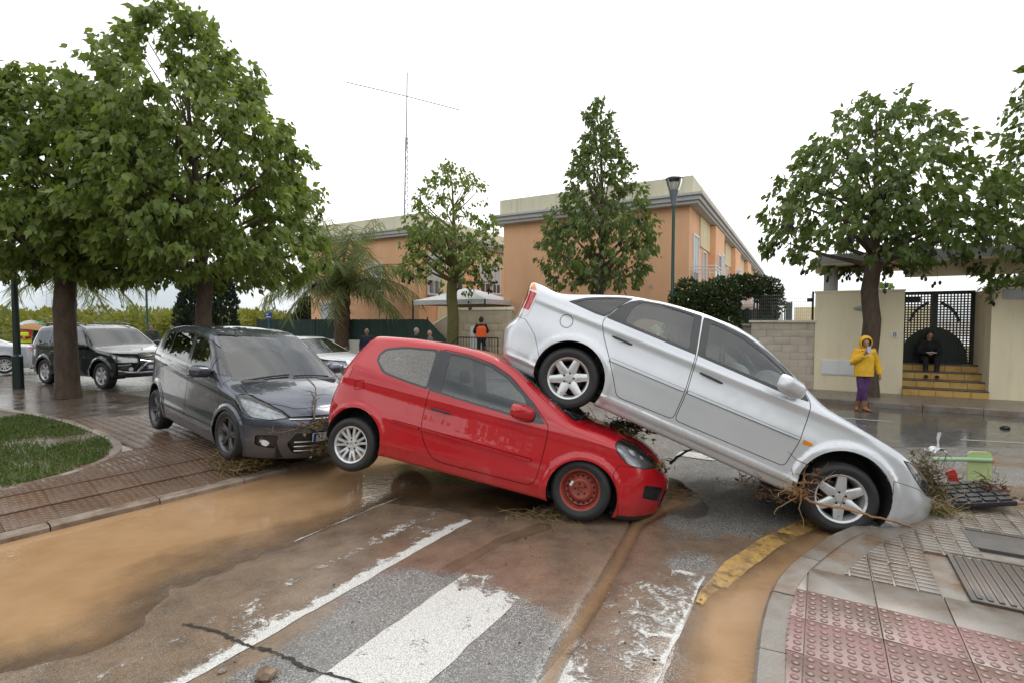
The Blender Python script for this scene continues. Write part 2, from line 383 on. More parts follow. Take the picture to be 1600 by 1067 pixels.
def water_mat():
    t = NT('muddy_water'); W = t.co('World'); d = t.attr('depth')
    n = t.noise(2.2, 5, .6, W); rp = t.noise(17, 2, .4, t.co('World', (1, 1, 1)), .5)
    col = t.mix(t.rng(n, .3, .7), (.32, .190, .095), (.39, .248, .135))
    al = t.rng(t.math('ADD', d, t.math('MULTIPLY', t.math('SUBTRACT', t.noise(9, 5, .7, W), .5), .012)), .000, .030, .0, .97)
    t.set(col=col, rough=.035, spec=.5, ior=1.33)
    dr = t.vor(5.5, W); ring = t.math('SINE', t.math('MULTIPLY', dr, 95)); ring = t.math('MULTIPLY', ring, t.rng(dr, .06, .012))
    t.set(normal=t.bump(t.math('ADD', t.math('MULTIPLY', rp, .6), t.math('MULTIPLY', ring, .22)), .16, .02))
    gl = t.n('ShaderNodeBsdfGlossy', {'Color': (1, 1, 1, 1), 'Roughness': .04}); tr = t.n('ShaderNodeBsdfTransparent')
    fr = t.n('ShaderNodeFresnel', {'IOR': 1.33}); t.l(t.b.inputs['Normal'].links[0].from_socket, gl.inputs['Normal'])
    film = t.n('ShaderNodeMixShader', {0: fr.outputs[0]}); t.l(tr.outputs[0], film.inputs[1]); t.l(gl.outputs[0], film.inputs[2])
    mx_ = t.n('ShaderNodeMixShader', {0: al}); t.l(film.outputs[0], mx_.inputs[1]); t.l(t.b.outputs[0], mx_.inputs[2]); t.l(mx_.outputs[0], t.o.inputs[0]); return t.m
def wet_stone(name, c1, c2, mudc=(.13, .075, .045), mud=.5, rough=.3, scale=3.0, bump=.3, vary=.12):
    t = NT(name); W = t.co('World'); n = t.noise(scale, 6, .65, W); f = t.noise(70, 4, .7, W); oi = t.n('ShaderNodeObjectInfo').outputs['Random']
    c = t.mix(t.rng(f, .3, .7), c1, c2); c = t.mix(t.math('MULTIPLY', t.rng(n, .52-mud*.25, .72-mud*.2), .9), c, mudc)
    hs = t.n('ShaderNodeHueSaturation', {'Value': t.rng(oi, 0, 1, 1-vary, 1+vary), 'Color': c}).outputs[0]
    t.set(col=hs, rough=t.rng(n, .3, .7, rough+.15, max(.06, rough-.12)), normal=t.bump(t.math('ADD', f, t.math('MULTIPLY', n, 2)), bump, .003)); return t.m
M_ASPH = asphalt_mat(); M_MARK = paint_mark_mat(); M_WATER = water_mat()
M_PAVB = wet_stone('brown_paver', (.11, .075, .06), (.17, .115, .09), mud=.85, rough=.24); M_PAVJ = wet_stone('paver_bed', (.07, .055, .045), (.12, .09, .07), mud=.8, rough=.3)
M_PINK = wet_stone('pink_tile', (.205, .105, .10), (.27, .145, .138), mudc=(.15, .095, .07), mud=.50, rough=.36); M_GREYT = wet_stone('grey_tile', (.135, .122, .105), (.20, .18, .155), mudc=(.13, .085, .055), mud=.50, rough=.34)
M_KERB = wet_stone('kerb_stone', (.17, .155, .135), (.26, .24, .21), mudc=(.16, .10, .06), mud=.40, rough=.36, bump=.5); M_KERBL = wet_stone('edging_stone', (.24, .19, .15), (.33, .27, .21), mudc=(.13, .08, .05), mud=.5, rough=.4)
M_CONC = wet_stone('wet_concrete', (.15, .135, .118), (.22, .20, .175), mudc=(.16, .10, .06), mud=.40, rough=.33); M_EARTH = wet_stone('wet_earth', (.075, .055, .032), (.12, .085, .05), mud=.3, rough=.55)
M_PLAZA = wet_stone('wet_plaza', (.115, .09, .075), (.16, .125, .105), mudc=(.12, .085, .06), mud=.55, rough=.16, bump=.25)

# --- far ground and the road
tag(sheet('ground', np.linspace(-900, 900, 25), np.linspace(-300, 2200, 25), lambda P: np.full(len(P), -.30), M_EARTH), kind='structure')
rx, ry = lines(-45, -6., 7.2, 60, .045), lines(-6, 1.9, 8.8, 60, .045)
tag(sheet('road', rx, ry, road_z, M_ASPH, mud=mud_mask), kind='structure')
wxs, wys = np.arange(-6.6, 3.6, .05), np.arange(-.5, 9.0, .05)
WATER_Z = -.012
def wdepth(P): return WATER_Z-road_z(P)
tag(sheet('water', wxs, wys, lambda P: np.full(len(P), WATER_Z), M_WATER, depth=wdepth), kind='structure')
# far puddle along the gate kerb
wf = sheet('water', np.arange(6.0, 15, .2), np.arange(8.0, 13.4, .2), lambda P: np.full(len(P), .006), M_WATER, depth=lambda P: .004-.9*np.abs((P[:, 0]-7.9)*V_.x+(P[:, 1]-11.3)*V_.y)*.03+.02*(smooth_noise(P, .7, 3)-.35)); tag(wf, kind='structure')

# --- crosswalk: four bars, each a sheet of its own on the road
def stripe(off_r, width, s0, s1, bias_fn):
    a = np.arange(s0, s1, .035); n = int(width/.035)+1; b = np.linspace(0, width, n)
    B, A = np.meshgrid(b, a); j = (smooth_noise(np.stack([A.ravel(), B.ravel()*0+off_r], 1), 5., 8, 4)-.5)*.035
    edge = np.where(B.ravel() < .02, j, np.where(B.ravel() > width-.02, -j, 0))
    o = off_r-B.ravel()+edge; sv = A.ravel()
    P = np.stack([P_.x*o+S_.x*sv, P_.y*o+S_.y*sv], 1); z = road_z(P)+.004
    i = np.arange(len(a)*n).reshape(len(a), n); F_ = np.stack([i[:-1, :-1], i[:-1, 1:], i[1:, 1:], i[1:, :-1]], -1).reshape(-1, 4)
    me = bpy.data.meshes.new('crosswalk_stripe'); me.from_pydata(np.column_stack([P, z]).tolist(), [], F_.tolist()); me.update()
    attr(me, 'mud', mud_mask(P)); attr(me, 'bias', bias_fn(sv, B.ravel()))
    return tag(link('crosswalk_stripe', me, M_MARK), kind='structure')
stripe(-1.81, .56, .6, 4.10, lambda s, b: -.03+.36*sstep(3.1, 4.1, s)*(1-.8*(b < .03)))
stripe(-2.95, .56, .9, 4.15, lambda s, b: .03-.75*np.exp(-(b/.11)**2)-.26*np.exp(-((b-.47)/.06)**2)-.26*np.exp(-((s-2.0)/.16)**2)*(b < .40)-.20*np.exp(-((s-3.55)/.40)**2))
stripe(-4.07, .56, 2.2, 4.35, lambda s, b: .40-1.0*np.exp(-(b/.025)**2)*(s > 2.9))
stripe(-.74, .56, 1.2, 4.15, lambda s, b: -.13-.16*np.exp(-((b-.12)/.16)**2)-.40*np.exp(-(b/.02)**2)-.10*np.sin(s*4.2))
# thin lines on the main road near the far kerb
def road_line(p0, p1, w_, name='road_line'):
    a, b = Vector(p0), Vector(p1); d = (b-a).normalized(); n = Vector((-d.y, d.x))*w_/2; k = 30
    m = MB(); 
    pts = [a+(b-a)*i/k for i in range(k+1)]
    for q in range(k): m.add([(*(pts[q]-n), .010), (*(pts[q+1]-n), .010), (*(pts[q+1]+n), .010), (*(pts[q]+n), .010)], [(0, 1, 2, 3)])
    o = m.build(name, M_MARK, None, False); attr(o.data, 'mud', [0.0]*len(o.data.vertices)); attr(o.data, 'bias', [.06]*len(o.data.vertices)); tag(o, kind='structure')
g0, g1 = ground(1290, 651), ground(1395, 659); road_line(g0.xy, g1.xy, .07)
g0, g1 = ground(1500, 687), ground(1640, 695); road_line(g0.xy, g1.xy, .05)
g0, g1 = ground(1060, 708), ground(1120, 716); road_line(g0.xy, g1.xy, .32)
# yellow kerb line under water by the right kerb
ky = catmull([p for p in KERB_R if 3.3 < p.y < 5.0 and p.x < 3.6], 4); m = MB(); nn = 6; vs = []
for i, p in enumerate(ky):
    t_ = (ky[min(i+1, len(ky)-1)]-ky[max(i-1, 0)]).normalized(); n_ = Vector((-t_.y, t_.x)); jit = .008*math.sin(i*.21)
    for k in range(nn): q = p+n_*(.27+jit+.17*k/(nn-1)); vs.append((q.x, q.y, 0.0))
zz = road_z(np.array(vs)[:, :2])+.014; m.add([(v[0], v[1], float(z)) for v, z in zip(vs, zz)], [(i*nn+k, (i+1)*nn+k, (i+1)*nn+k+1, i*nn+k+1) for i in range(len(ky)-1) for k in range(nn-1)])
t = NT('yellow_paint'); W = t.co('World'); t.set(col=t.mix(t.rng(t.noise(9, 6, .7, W), .38, .60), (.50, .32, .09), (.34, .20, .095)), rough=.25, alpha=t.rng(t.noise(5, 6, .72, W), .36, .52, .15, 1.), normal=t.bump(t.noise(60, 4, .7, W), .3, .004)); tag(m.build('kerb_line', t.m), kind='structure')
# crack across the carriageway
m = MB(); cr = catmull([ground(x, y).xy for x, y in ((285, 975), (340, 988), (372, 1003), (400, 1012), (440, 1024), (485, 1046), (545, 1062), (600, 1085))], 8); rng_ = np.random.default_rng(2); vs = []
for i, p in enumerate(cr):
    t_ = (cr[min(i+1, len(cr)-1)]-cr[max(i-1, 0)]).normalized(); n_ = Vector((-t_.y, t_.x)); c = p+n_*rng_.normal(0, .006); w_ = rng_.uniform(.004, .014); vs += [tuple(c-n_*w_), tuple(c+n_*w_)]
zz = road_z(np.array(vs))+.0075; m.add([(v[0], v[1], float(z)) for v, z in zip(vs, zz)], [(2*i, 2*i+2, 2*i+3, 2*i+1) for i in range(len(cr)-1)])
tag(m.build('road_crack', plain('crack_dark', (.02, .017, .015), .7)), kind='structure')

# --- left pavement: a sheet that climbs from the dropped kerb
NL = Vector((-.872, .49)); dl_ = [0, .15, .3, .5, .7, .9, 1.1, 1.4, 1.8, 2.4, 3.2, 4.2, 5.5, 7, 9, 12, 18, 30, 60]
def zpav(d): return .05+.13*float(sstep(0, 1.2, np.array(d)))-.07*float(sstep(4.5, 7., np.array(d)))
kl3 = [p+(0*p) for p in KERB_L]
m = MB(); n_ = len(kl3)
m.add([(*(p+NL*(d+.13)), zpav(d)-.012) for d in dl_ for p in kl3], [(i*n_+k+1, i*n_+k, (i+1)*n_+k, (i+1)*n_+k+1) for i in range(len(dl_)-1) for k in range(n_-1)])
tag(m.build('pavement', M_PLAZA), kind='structure')
def kerb_run(pts, width, z_out, z_in, n_side, mat, length=.6, depth=.25, name='kerb', lab=None, gap=.006):
    """kerb stones laid end to end along a polyline; each stone is a piece of its own"""
    P = [Vector(p) for p in pts]; L = [0]
    for a, b in zip(P[:-1], P[1:]): L.append(L[-1]+(b-a).length)
    def pos(s):
        i = max(0, min(len(L)-2, int(np.searchsorted(L, s))-1)); f = (s-L[i])/max(1e-6, L[i+1]-L[i]); t = (P[i+1]-P[i]).normalized()
        return P[i].lerp(P[i+1], f), Vector((-t.y, t.x))*n_side
    root = tag(empty(name), kind='structure')
    s = 0
    while s < L[-1]-.05:
        e = min(s+length*random.uniform(.97, 1.03), L[-1]); m = MB(); k = 4; vs = []; dz = random.uniform(-.004, .004)
        for i in range(k+1):
            c, n = pos(s+gap+(e-s-2*gap)*i/k); a = c; b = c+n*width
            vs += [(a.x, a.y, z_out-depth), (a.x, a.y, z_out-.018+dz), (a.x+n.x*.02, a.y+n.y*.02, z_out+dz), (b.x, b.y, z_in+dz), (b.x, b.y, z_in-depth)]
        m.add(vs, [(i*5+j, (i+1)*5+j, (i+1)*5+j+1, i*5+j+1) for i in range(k) for j in range(4)]+[(0, 1, 2, 3, 4), tuple(k*5+4-j for j in range(5))])
        m.build('kerb_stone', mat, root, True, 30); s = e
    return root
kerb_run(KERB_L, .14, .048, .05, 1, M_KERBL, .9)

# --- paving tiles
def tile_mesh(kind, s, name, mat):
    m = MB(); h = s/2
    m.bevbox((0, 0, -.015), (s, s, .03), .003)
    if kind == 'dots':
        k = 6; st = s/k
        for i in range(k):
            for j in range(k):
                x, y = -h+st*(i+.5), -h+st*(j+.5)
                m.lathe([(.0225, 0), (.0215, .0035), (.0165, .0062), (.0, .0066)], 10, Matrix.Translation((x, y, .0)))
    else:
        for i in range(3):
            for j in range(6): m.bevbox((-h+s/3*(i+.5), -h+s/6*(j+.5), .001), (s/3-.014, s/6-.010, .012), .003)
    return m.mesh(name, [mat], True, 30)
GRASS = [Vector(p) for p in ((-5.62, 5.2), (-5.45, 5.62), (-5.33, 6.1), (-5.42, 6.75), (-5.78, 7.35), (-6.35, 7.9), (-7.3, 8.6), (-8.4, 9.35), (-10.4, 10.35), (-14, 12.0), (-20, 9), (-16, 1), (-8.0, 2.6), (-6.3, 4.4))]
gl_ = [p[:] for p in GRASS]
AL = Vector((.61, .792)); NLT = Vector((-.792, .61))
lefttiles = tag(empty('pavement_tiles'), kind='structure')
td, tg = tile_mesh('dots', .397, 'paving_tile', M_PAVB), tile_mesh('bars', .397, 'paving_tile', M_PAVB)
cnt = 0
for j in range(0, 15):
    for i in range(-6, 13):
        c = Vector((-4.57, 4.57))+AL*(.4*i+.2)+NLT*(.4*j+.36)
        if seg_dist(np.array([c[:]]), gl_+[gl_[0]])[0] < .12 or inpoly(np.array([c[:]]), gl_)[0]: continue
        kd = seg_dist(np.array([c[:]]), kl)[0]
        # keep to the pavement side of the kerb
        q = min(range(len(kl)-1), key=lambda z: (Vector(kl[z])-c).length); tt = Vector(kl[q+1])-Vector(kl[q])
        if tt.x*(c.y-kl[q][1])-tt.y*(c.x-kl[q][0]) < 0 or kd < .30: continue
        if c.y > 9.6 or cnt >= 290: continue
        d = (c-Vector((-4.57, 4.57))).dot(NLT)
        # distance along the sweep direction gives the height of the sheet
        dd = max(0, kd*1.08-.13); z = zpav(dd)
        z2 = zpav(dd+.2); 
        o = link('paving_tile', td if j < 5 else tg, None, lefttiles); o.location = (c.x, c.y, z+.004+random.uniform(-.001, .001)); tilt = math.atan2(z2-zpav(max(0, dd-.2)), .4)
        o.rotation_euler = (Matrix.Rotation(math.atan2(AL.y, AL.x), 4, 'Z') @ Matrix.Rotation(tilt, 4, 'X')).to_euler(); cnt += 1
# --- grass bed with edging
bed = [p for p in GRASS]
m = MB(); m.add([(p.x, p.y, .165) for p in bed], [tuple(range(len(bed)))]); tag(m.build('grass_bed', M_EARTH, None, False), kind='structure')
edge = catmull(GRASS[:10], 6)
kerb_run(edge, .10, .195, .19, -1, M_KERBL, .8, .2, 'bed_edging')
def grass_blades(n, region, z, hgt, name, mat, seed=1):
    r = np.random.default_rng(seed); vs = []; fs = []
    P = np.column_stack([r.uniform(-9.5, -5.3, n*3), r.uniform(5.0, 10.2, n*3)]); P = P[inpoly(P, region)]
    den = smooth_noise(P, 1.6, 9, 4); P = P[(den+r.uniform(-.15, .15, len(P))) > .33][:n]
    for x, y in P:
        a = r.uniform(0, 2*PI); h = hgt*r.uniform(.5, 1.3); w_ = .004+.004*r.random(); lx, ly = r.normal(0, .5)*h, r.normal(0, .5)*h; k = len(vs)
        vs += [(x-w_*math.cos(a), y-w_*math.sin(a), z), (x+w_*math.cos(a), y+w_*math.sin(a), z), (x+lx*.5+w_*.7*math.cos(a), y+ly*.5+w_*.7*math.sin(a), z+h*.65), (x+lx, y+ly, z+h)]
        fs += [(k, k+1, k+2), (k, k+2, k+3)]
    me = bpy.data.meshes.new(name); me.from_pydata(vs, [], fs); return tag(link(name, me, mat), kind='stuff')
def leaf_mat(name, c1, c2, trans=.25, rough=.45, hue=.0):
    t = NT(name); W = t.co('World'); r = t.attr('leafrand'); n = t.noise(1.1, 3, .6, W)
    f = t.math('ADD', t.math('MULTIPLY', r, .65), t.math('MULTIPLY', t.rng(n, .3, .7), .35))
    c = t.mix(f, c1, c2); t.set(col=c, rough=rough, spec=.35)
    tl = t.n('ShaderNodeBsdfTranslucent'); t.l(t.mix(.5, c, (c2[0]*1.5, c2[1]*1.6, c2[2]*.8)), tl.inputs[0])
    mx_ = t.n('ShaderNodeMixShader', {0: trans}); t.l(t.b.outputs[0], mx_.inputs[1]); t.l(tl.outputs[0], mx_.inputs[2]); t.l(mx_.outputs[0], t.o.inputs[0]); return t.m
M_GRASS = leaf_mat('grass_green', (.035, .07, .012), (.11, .16, .03), .2, .5)
g = grass_blades(24000, gl_, .165, .055, 'grass', M_GRASS); attr(g.data, 'leafrand', np.repeat(np.random.default_rng(3).random(len(g.data.vertices)//4), 4))

# --- right pavement: kerb, concrete band, pink domed tiles, grey ribbed tiles, covers
kerb_run(KERB_R, .15, .105, .112, -1, M_KERB, .75)
inner = []
for i, p in enumerate(KERB_R):
    t_ = (KERB_R[min(i+1, len(KERB_R)-1)]-KERB_R[max(i-1, 0)]).normalized(); inner.append(p+Vector((t_.y, -t_.x))*.145)
m = MB(); poly = [(p.x, p.y, .100) for p in inner]+[(24, -8, .100), (.3, -3, .100)]
m.add(poly, [tuple(range(len(poly)))]); tag(m.build('pavement', M_CONC, None, False), kind='structure')
righttiles = tag(empty('pavement_tiles'), kind='structure')
tp, tr_ = tile_mesh('dots', .396, 'paving_tile', M_PINK), tile_mesh('bars', .396, 'paving_tile', M_GREYT)
sm_ = MB(); sm_.bevbox((0, 0, -.015), (.394, .394, .03), .004); ts_ = sm_.mesh('slab', [M_GREYT], True, 30)
IN = [p[:] for p in inner]; c0 = Vector((2.06, 3.50)); RT = math.atan2(P_.y, P_.x); covers = [ground(1592, 915, .12).xy, ground(1590, 852, .12).xy]
for j in range(-8, 10):
    for i in range(-5, 16):
        c = c0+P_*(.4*i+.2)+S_*(.4*j-.2)
        if c.y < 1.0 or c.x > 7.4 or any(abs((c-q).dot(P_)) < .5 and abs((c-q).dot(S_)) < .56 for q in covers[:1]) or any(abs((c-q).dot(P_)) < .42 and abs((c-q).dot(S_)) < .36 for q in covers[1:]): continue
        lim = .0 if j <= 1 else .20; base = tp if j <= 0 else ts_ if j == 1 else tr_
        cs = np.array([(c+P_*a_+S_*b_)[:] for a_ in (-.2, .2) for b_ in (-.2, .2)])
        ins = inpoly(cs, [p[:2] for p in poly]); dd_ = seg_dist(cs, IN); ok = ins & (dd_ > lim)
        if not ok.any(): continue
        me = base
        if not ok.all():
            # cut the tile along the line of the kerb
            k = min(range(len(IN)-1), key=lambda q: (Vector(IN[q]).lerp(Vector(IN[q+1]), .5)-c).length); t_ = (Vector(IN[k+1])-Vector(IN[k])).normalized(); n_ = Vector((-t_.y, t_.x)); pc = Vector(IN[k])-n_*(lim+.008)
            bm = bmesh.new(); bm.from_mesh(base); Mi = Matrix.Rotation(-RT, 3, 'Z'); lp = Mi @ Vector((pc.x-c.x, pc.y-c.y, 0)); ln = Mi @ Vector((n_.x, n_.y, 0))
            r_ = bmesh.ops.bisect_plane(bm, geom=bm.verts[:]+bm.edges[:]+bm.faces[:], plane_co=lp, plane_no=ln, clear_outer=True)
            if len(bm.faces) < 4: bm.free(); continue
            me = bpy.data.meshes.new('paving_tile'); bm.to_mesh(me); bm.free(); me.materials.append(base.materials[0]) if not me.materials else None
        o = link('paving_tile', me, None, righttiles); o.location = (c.x, c.y, (.117 if j != 1 else .115)+random.uniform(-.002, .002)); o.rotation_euler = (random.uniform(-.004, .004), random.uniform(-.004, .004), RT)
M_COVER = wet_stone('cover_iron', (.045, .04, .038), (.075, .068, .06), mudc=(.10, .07, .05), mud=.35, rough=.5)
def cover(px, py, a, b, ribs, label, name):
    c = ground(px, py, .12); e = tag(empty(name, (c.x, c.y, .112), (0, 0, math.atan2(P_.y, P_.x))), label, 'cover')
    m = MB(); m.bevbox((0, 0, 0), (a, b, .02), .004); m.build('plate', M_COVER, e)
    m = MB(); 
    for sx in (-1, 1): m.box((sx*(a/2+.012), 0, .004), (.024, b+.048, .024))
    for sy in (-1, 1): m.box((0, sy*(b/2+.012), .004), (a, .024, .024))
    m.build('frame', M_COVER, e)
    if ribs:
        k = int(a/.055)
        for i in range(k):
            m = MB(); m.bevbox((0, 0, 0), (.03, b*.94, .012), .003); o = m.build('rib', M_COVER, e); o.location = (-a/2+(i+.5)*a/k, 0, .013)
cover(1592, 915, .62, .80, True, 'ribbed dark iron inspection cover set in the grey ribbed paving', 'inspection_cover')
cover(1590, 852, .60, .42, False, 'smooth brown inspection cover with a broken corner in the grey paving', 'inspection_cover')
# --- far pavement by the gate
FK = Vector((7.4, 12.25))
def fk(t, o=0): q = FK+U_*t+V_*o; return q
kerb_run([fk(-40), fk(-20), fk(0), fk(20)], .15, .13, .13, 1, M_KERB, 1.0, .2)
m = MB(); a, b, c_, d_ = fk(-40, .14), fk(22, .14), fk(22, 26), fk(-40, 26); m.add([(*a, .122), (*b, .122), (*c_, .122), (*d_, .122)], [(0, 1, 2, 3)]); tag(m.build('pavement', M_CONC, None, False), kind='structure')
m = MB(); a, b, c_, d_ = (-60, 30), (-10, 30), (-6, 90), (-120, 90)
# low walls / verge strip in front of the orchard
# ================================================================== buildings
RZ = math.atan2(U_.y, U_.x)
def render_mat(name, col, stain=.25, bump=.25, dark=(.30, .27, .22)):
    t = NT(name); n = t.noise(1.4, 6, .6, t.co('Object', (1, 1, .35))); f = t.noise(55, 4, .7)
    st = t.noise(2.6, 6, .7, t.co('Object', (2.2, 2.2, .22)))
    c = t.mix(t.rng(n, .3, .7), tuple(v*.92 for v in col), tuple(min(1, v*1.06) for v in col))
    c = t.mix(t.math('MULTIPLY', t.rng(st, .52, .75), stain), c, dark)
    t.set(col=c, rough=.85, spec=.25, normal=t.bump(f, bump, .004)); return t.m
M_OR = render_mat('orange_render', (.82, .48, .285), .12, dark=(.50, .29, .18)); M_CR = render_mat('cream_render', (.72, .62, .40), .2); M_PAR = render_mat('parapet_cream', (.62, .58, .44), .55, dark=(.30, .29, .24))
M_CORN = render_mat('cornice_grey', (.47, .47, .47), .30, dark=(.16, .16, .16)); M_GATEW = render_mat('gate_cream', (.80, .71, .51), .22, dark=(.42, .34, .22)); M_STONE = render_mat('stone_veneer', (.52, .44, .32), .3, .6)
M_FRAME = plain('window_frame_white', (.72, .73, .74), .4, var=.05); M_SHUT = plain('shutter_white', (.60, .63, .66), .5, var=.06); M_SHUTD = plain('shutter_dark', (.035, .04, .035), .5)
M_IRON = plain('dark_green_iron', (.014, .022, .018), .45, var=.2); M_BLACKI = plain('black_iron', (.012, .012, .013), .45)
M_WGLASS = plain('window_glass', (.03, .035, .04), .06, 0, coat=.6); M_FROST = plain('frosted_panel', (.62, .70, .70), .25, var=.03)
M_YTILE = wet_stone('yellow_riser', (.50, .30, .08), (.60, .38, .12), mudc=(.40, .24, .08), mud=.1, rough=.35, vary=.06); M_SLATE = wet_stone('slate_tread', (.055, .055, .05), (.085, .083, .075), mud=.1, rough=.3)
def house_window(root, x, y, z, w_, h_, face, shutter=True, bars=False):
    """face 'x': opening in the plane x=const looking +x; 'y': plane y=const looking -y"""
    e = empty('window', (x, y, z), (0, 0, 0 if face == 'y' else PI/2), root)
    m = MB(); t = .06
    for sx in (-1, 1): m.box((sx*(w_/2-t/2), -.02, h_/2), (t, .08, h_))
    for zz in (t/2, h_-t/2): m.box((0, -.02, zz), (w_-2*t, .08, t))
    m.box((0, -.018, h_/2), (.05, .06, h_-2*t)); m.build('frame', M_FRAME, e, False)
    m = MB(); m.box((0, .01, h_/2), (w_-.02, .02, h_-.02)); m.build('pane', M_WGLASS, e, False)
    if shutter:
        m = MB(); hh = h_*(.62 if shutter is True else shutter); k = int(hh/.06)
        for i in range(k): m.box((0, -.012, h_-t-(i+.5)*hh/k), (w_-2*t-.01, .022, hh/k*.86))
        m.build('roller_shutter', M_SHUT if shutter is True else M_SHUTD, e, False)
    m = MB(); m.bevbox((0, -.08, -.03), (w_+.16, .2, .06), .01); m.build('sill', M_CORN, e, False)
    if bars:
        for i in range(int(w_/.12)+1):
            b = MB(); b.tube([(-w_/2+i*w_/int(w_/.12), -.13, .0), (-w_/2+i*w_/int(w_/.12), -.13, h_)], .009, 5); b.build('bar', M_FRAME, e)
    return e
def balcony(root, x, y, z, w_):
    """on the plane x=const, projecting +x"""
    e = empty('balcony', (x, y, z), (0, 0, 0), root)
    m = MB(); m.bevbox((.45, 0, -.10), (.9, w_, .20), .015); m.bevbox((.42, 0, -.27), (.78, w_-.16, .14), .02); m.build('slab', M_CORN, e, False)
    m = MB(); r = .022; W2 = w_/2-.04
    for zz in (.12, .93, 1.06): m.tube([(0, -W2, zz), (.86, -W2, zz), (.86, W2, zz), (0, W2, zz)], r, 6)
    for p in ((.86, -W2), (.86, W2), (.86, 0), (.43, -W2), (.43, W2)): m.tube([(p[0], p[1], 0), (p[0], p[1], 1.06)], r, 6)
    m.build('railing', M_FRAME, e)
    m = MB(); m.box((.835, 0, .52), (.012, 2*W2-.06, .78)); m.build('glass_panel', M_FROST, e, False)
def row_house(name, C_, L, gable, label, windows_long, segs, hz=6.35):
    root = tag(empty(name, (C_[0], C_[1], 0), (0, 0, RZ)), label, 'house')
    m = MB(); m.box2((-gable, 0, -.3), (0, L, hz)); m.build('wall', M_OR, root, False)
    for (y0, y1, mat, dx, zz0, zz1) in segs:
        m = MB(); m.box2((-.3, y0, zz0), (dx, y1, zz1)); m.build('facade_panel', mat, root, False)
    c = MB(); c.box2((-gable-.42, -.42, hz), (.42, L+.4, hz+.16)); c.box2((-gable-.34, -.34, hz-.12), (.34, L+.32, hz-.002)); c.box2((-gable-.5, -.5, hz+.162), (.5, L+.5, hz+.25)); c.build('cornice', M_CORN, root, False)
    p = MB()
    t = .22; p.box2((-gable-.12, -.12, hz+.252), (.12, -.12+t, hz+.95)); p.box2((.12-t, .102, hz+.252), (.118, L+.1, hz+.948)); p.box2((-gable-.12, .102, hz+.252), (-gable-.12+t, L+.1, hz+.948)); p.build('parapet', M_PAR, root, False)
    rf = MB(); rf.box2((-gable+.1, .1, hz+.26), (-.1, L, hz+.34)); rf.build('roof', M_CORN, root, False)
    for a in windows_long: house_window(root, *a)
    return root
# main row behind the silver car
segs = []; wins = []
def unit(y0):
    segs.append((y0+2.1, y0+4.6, M_CR, .06, 5.0, 6.33)); segs.append((y0+4.6, y0+7.6, M_OR, .30, -.2, 6.2)); segs.append((y0+2.1, y0+4.6, M_CR, .058, -.2, 2.6))
    wins.append((.02, y0+1.15, 3.05, 1.1, 2.25, 'x', True)); wins.append((.02, y0+3.2, 3.6, .8, 1.3, 'x', False)); wins.append((.32, y0+5.6, 3.6, .9, 1.4, 'x', .95)); wins.append((.32, y0+6.8, 3.05, .8, 2.1, 'x', True))
for k in range(5): unit(k*8.0)
H1 = row_house('orange_row_house', (6.6, 19.2), 42, 8.0, 'two-storey orange rendered row house with grey cornice and glass-fronted balcony behind the silver car', wins, segs)
for k in range(5): balcony(H1, .02 if True else 0, k*8.0+1.15, 2.95, 1.7); balcony(H1, .32, k*8.0+6.8, 2.95, 1.5)
m = MB(); m.lathe([(0, 0), (.06, 0), (.06, .02), (0, .02)], 12, Matrix.Translation((-1.4, -.021, 3.3)) @ Matrix.Rotation(PI/2, 4, 'X')); m.build('wall_bolt', M_CORN, H1)
segs2 = [(1.5, 16, M_CR, .04, 2.6, 6.33), (3.9, 5.3, M_OR, .07, 3.5, 5.3), (8.2, 9.8, M_OR, .07, 3.5, 5.3), (1.48, 16, M_CR, .038, -.2, 2.598)]
wins2 = [(.08, 3.2, 3.6, 1.1, 1.7, 'x', True), (.08, 6.1, 3.6, 1.2, 1.7, 'x', True), (.08, 7.4, 3.6, 1.0, 1.7, 'x', True), (.08, 10.6, 3.6, 1.2, 1.7, 'x', True), (-3.0, -.02, 3.5, 1.2, 1.5, 'y', True), (-6.3, -.02, 1.5, 1.6, 1.55, 'y', .95, True), (.08, 1.1, 3.3, 1.0, 2.1, 'x', True, True)]
H2 = row_house('orange_cream_house', (-4.7, 25.9), 18, 8.0, 'orange and cream two-storey house with a tall aerial on its roof, behind the palm', [], segs2)
for a in wins2:
    if len(a) == 8: house_window(H2, a[0], a[1], a[2], a[3], a[4], a[5], True, True)
    else: house_window(H2, *a)
# aerial mast on the roof (own thing)
def lattice_mast(name, loc, h, w_, label, mat, lean=0., cross=True):
    e = tag(empty(name, loc, (0, lean, 0)), label, 'aerial'); m = MB(); n = int(h*.62/.5)
    hb = h*.62
    for k in range(3):
        a = k*2*PI/3; m.tube([(w_*math.cos(a), w_*math.sin(a), 0), (w_*.5*math.cos(a), w_*.5*math.sin(a), hb)], .026, 5)
    for i in range(n):
        for k in range(3):
            a, b = k*2*PI/3, (k+1)*2*PI/3; f0, f1 = 1-.5*i/n, 1-.5*(i+1)/n
            m.tube([(w_*f0*math.cos(a), w_*f0*math.sin(a), hb*i/n), (w_*f1*math.cos(b), w_*f1*math.sin(b), hb*(i+1)/n)], .013, 4, False)
    m.build('lattice', mat, e); p = MB(); p.tube([(0, 0, hb*.9), (0, 0, h)], .040, 6); p.build('pole', mat, e)
    if cross:
        q = MB(); q.tube([(-3.6, 0, h*.86+.75), (0, 0, h*.86), (3.2, 0, h*.86-.75)], .030, 5); q.build('dipole', mat, e)
        q = MB(); q.tube([(-.55, 0, h*.64), (-.5, 0, h*.625), (0, 0, h*.63), (.5, 0, h*.66), (.55, 0, h*.70)], .014, 5); q.build('cross_arm', mat, e)
        q = MB(); q.tube([(.35, .2, 0), (.30, .2, h*.27)], .02, 5); q.build('whip_aerial', mat, e)
    return e
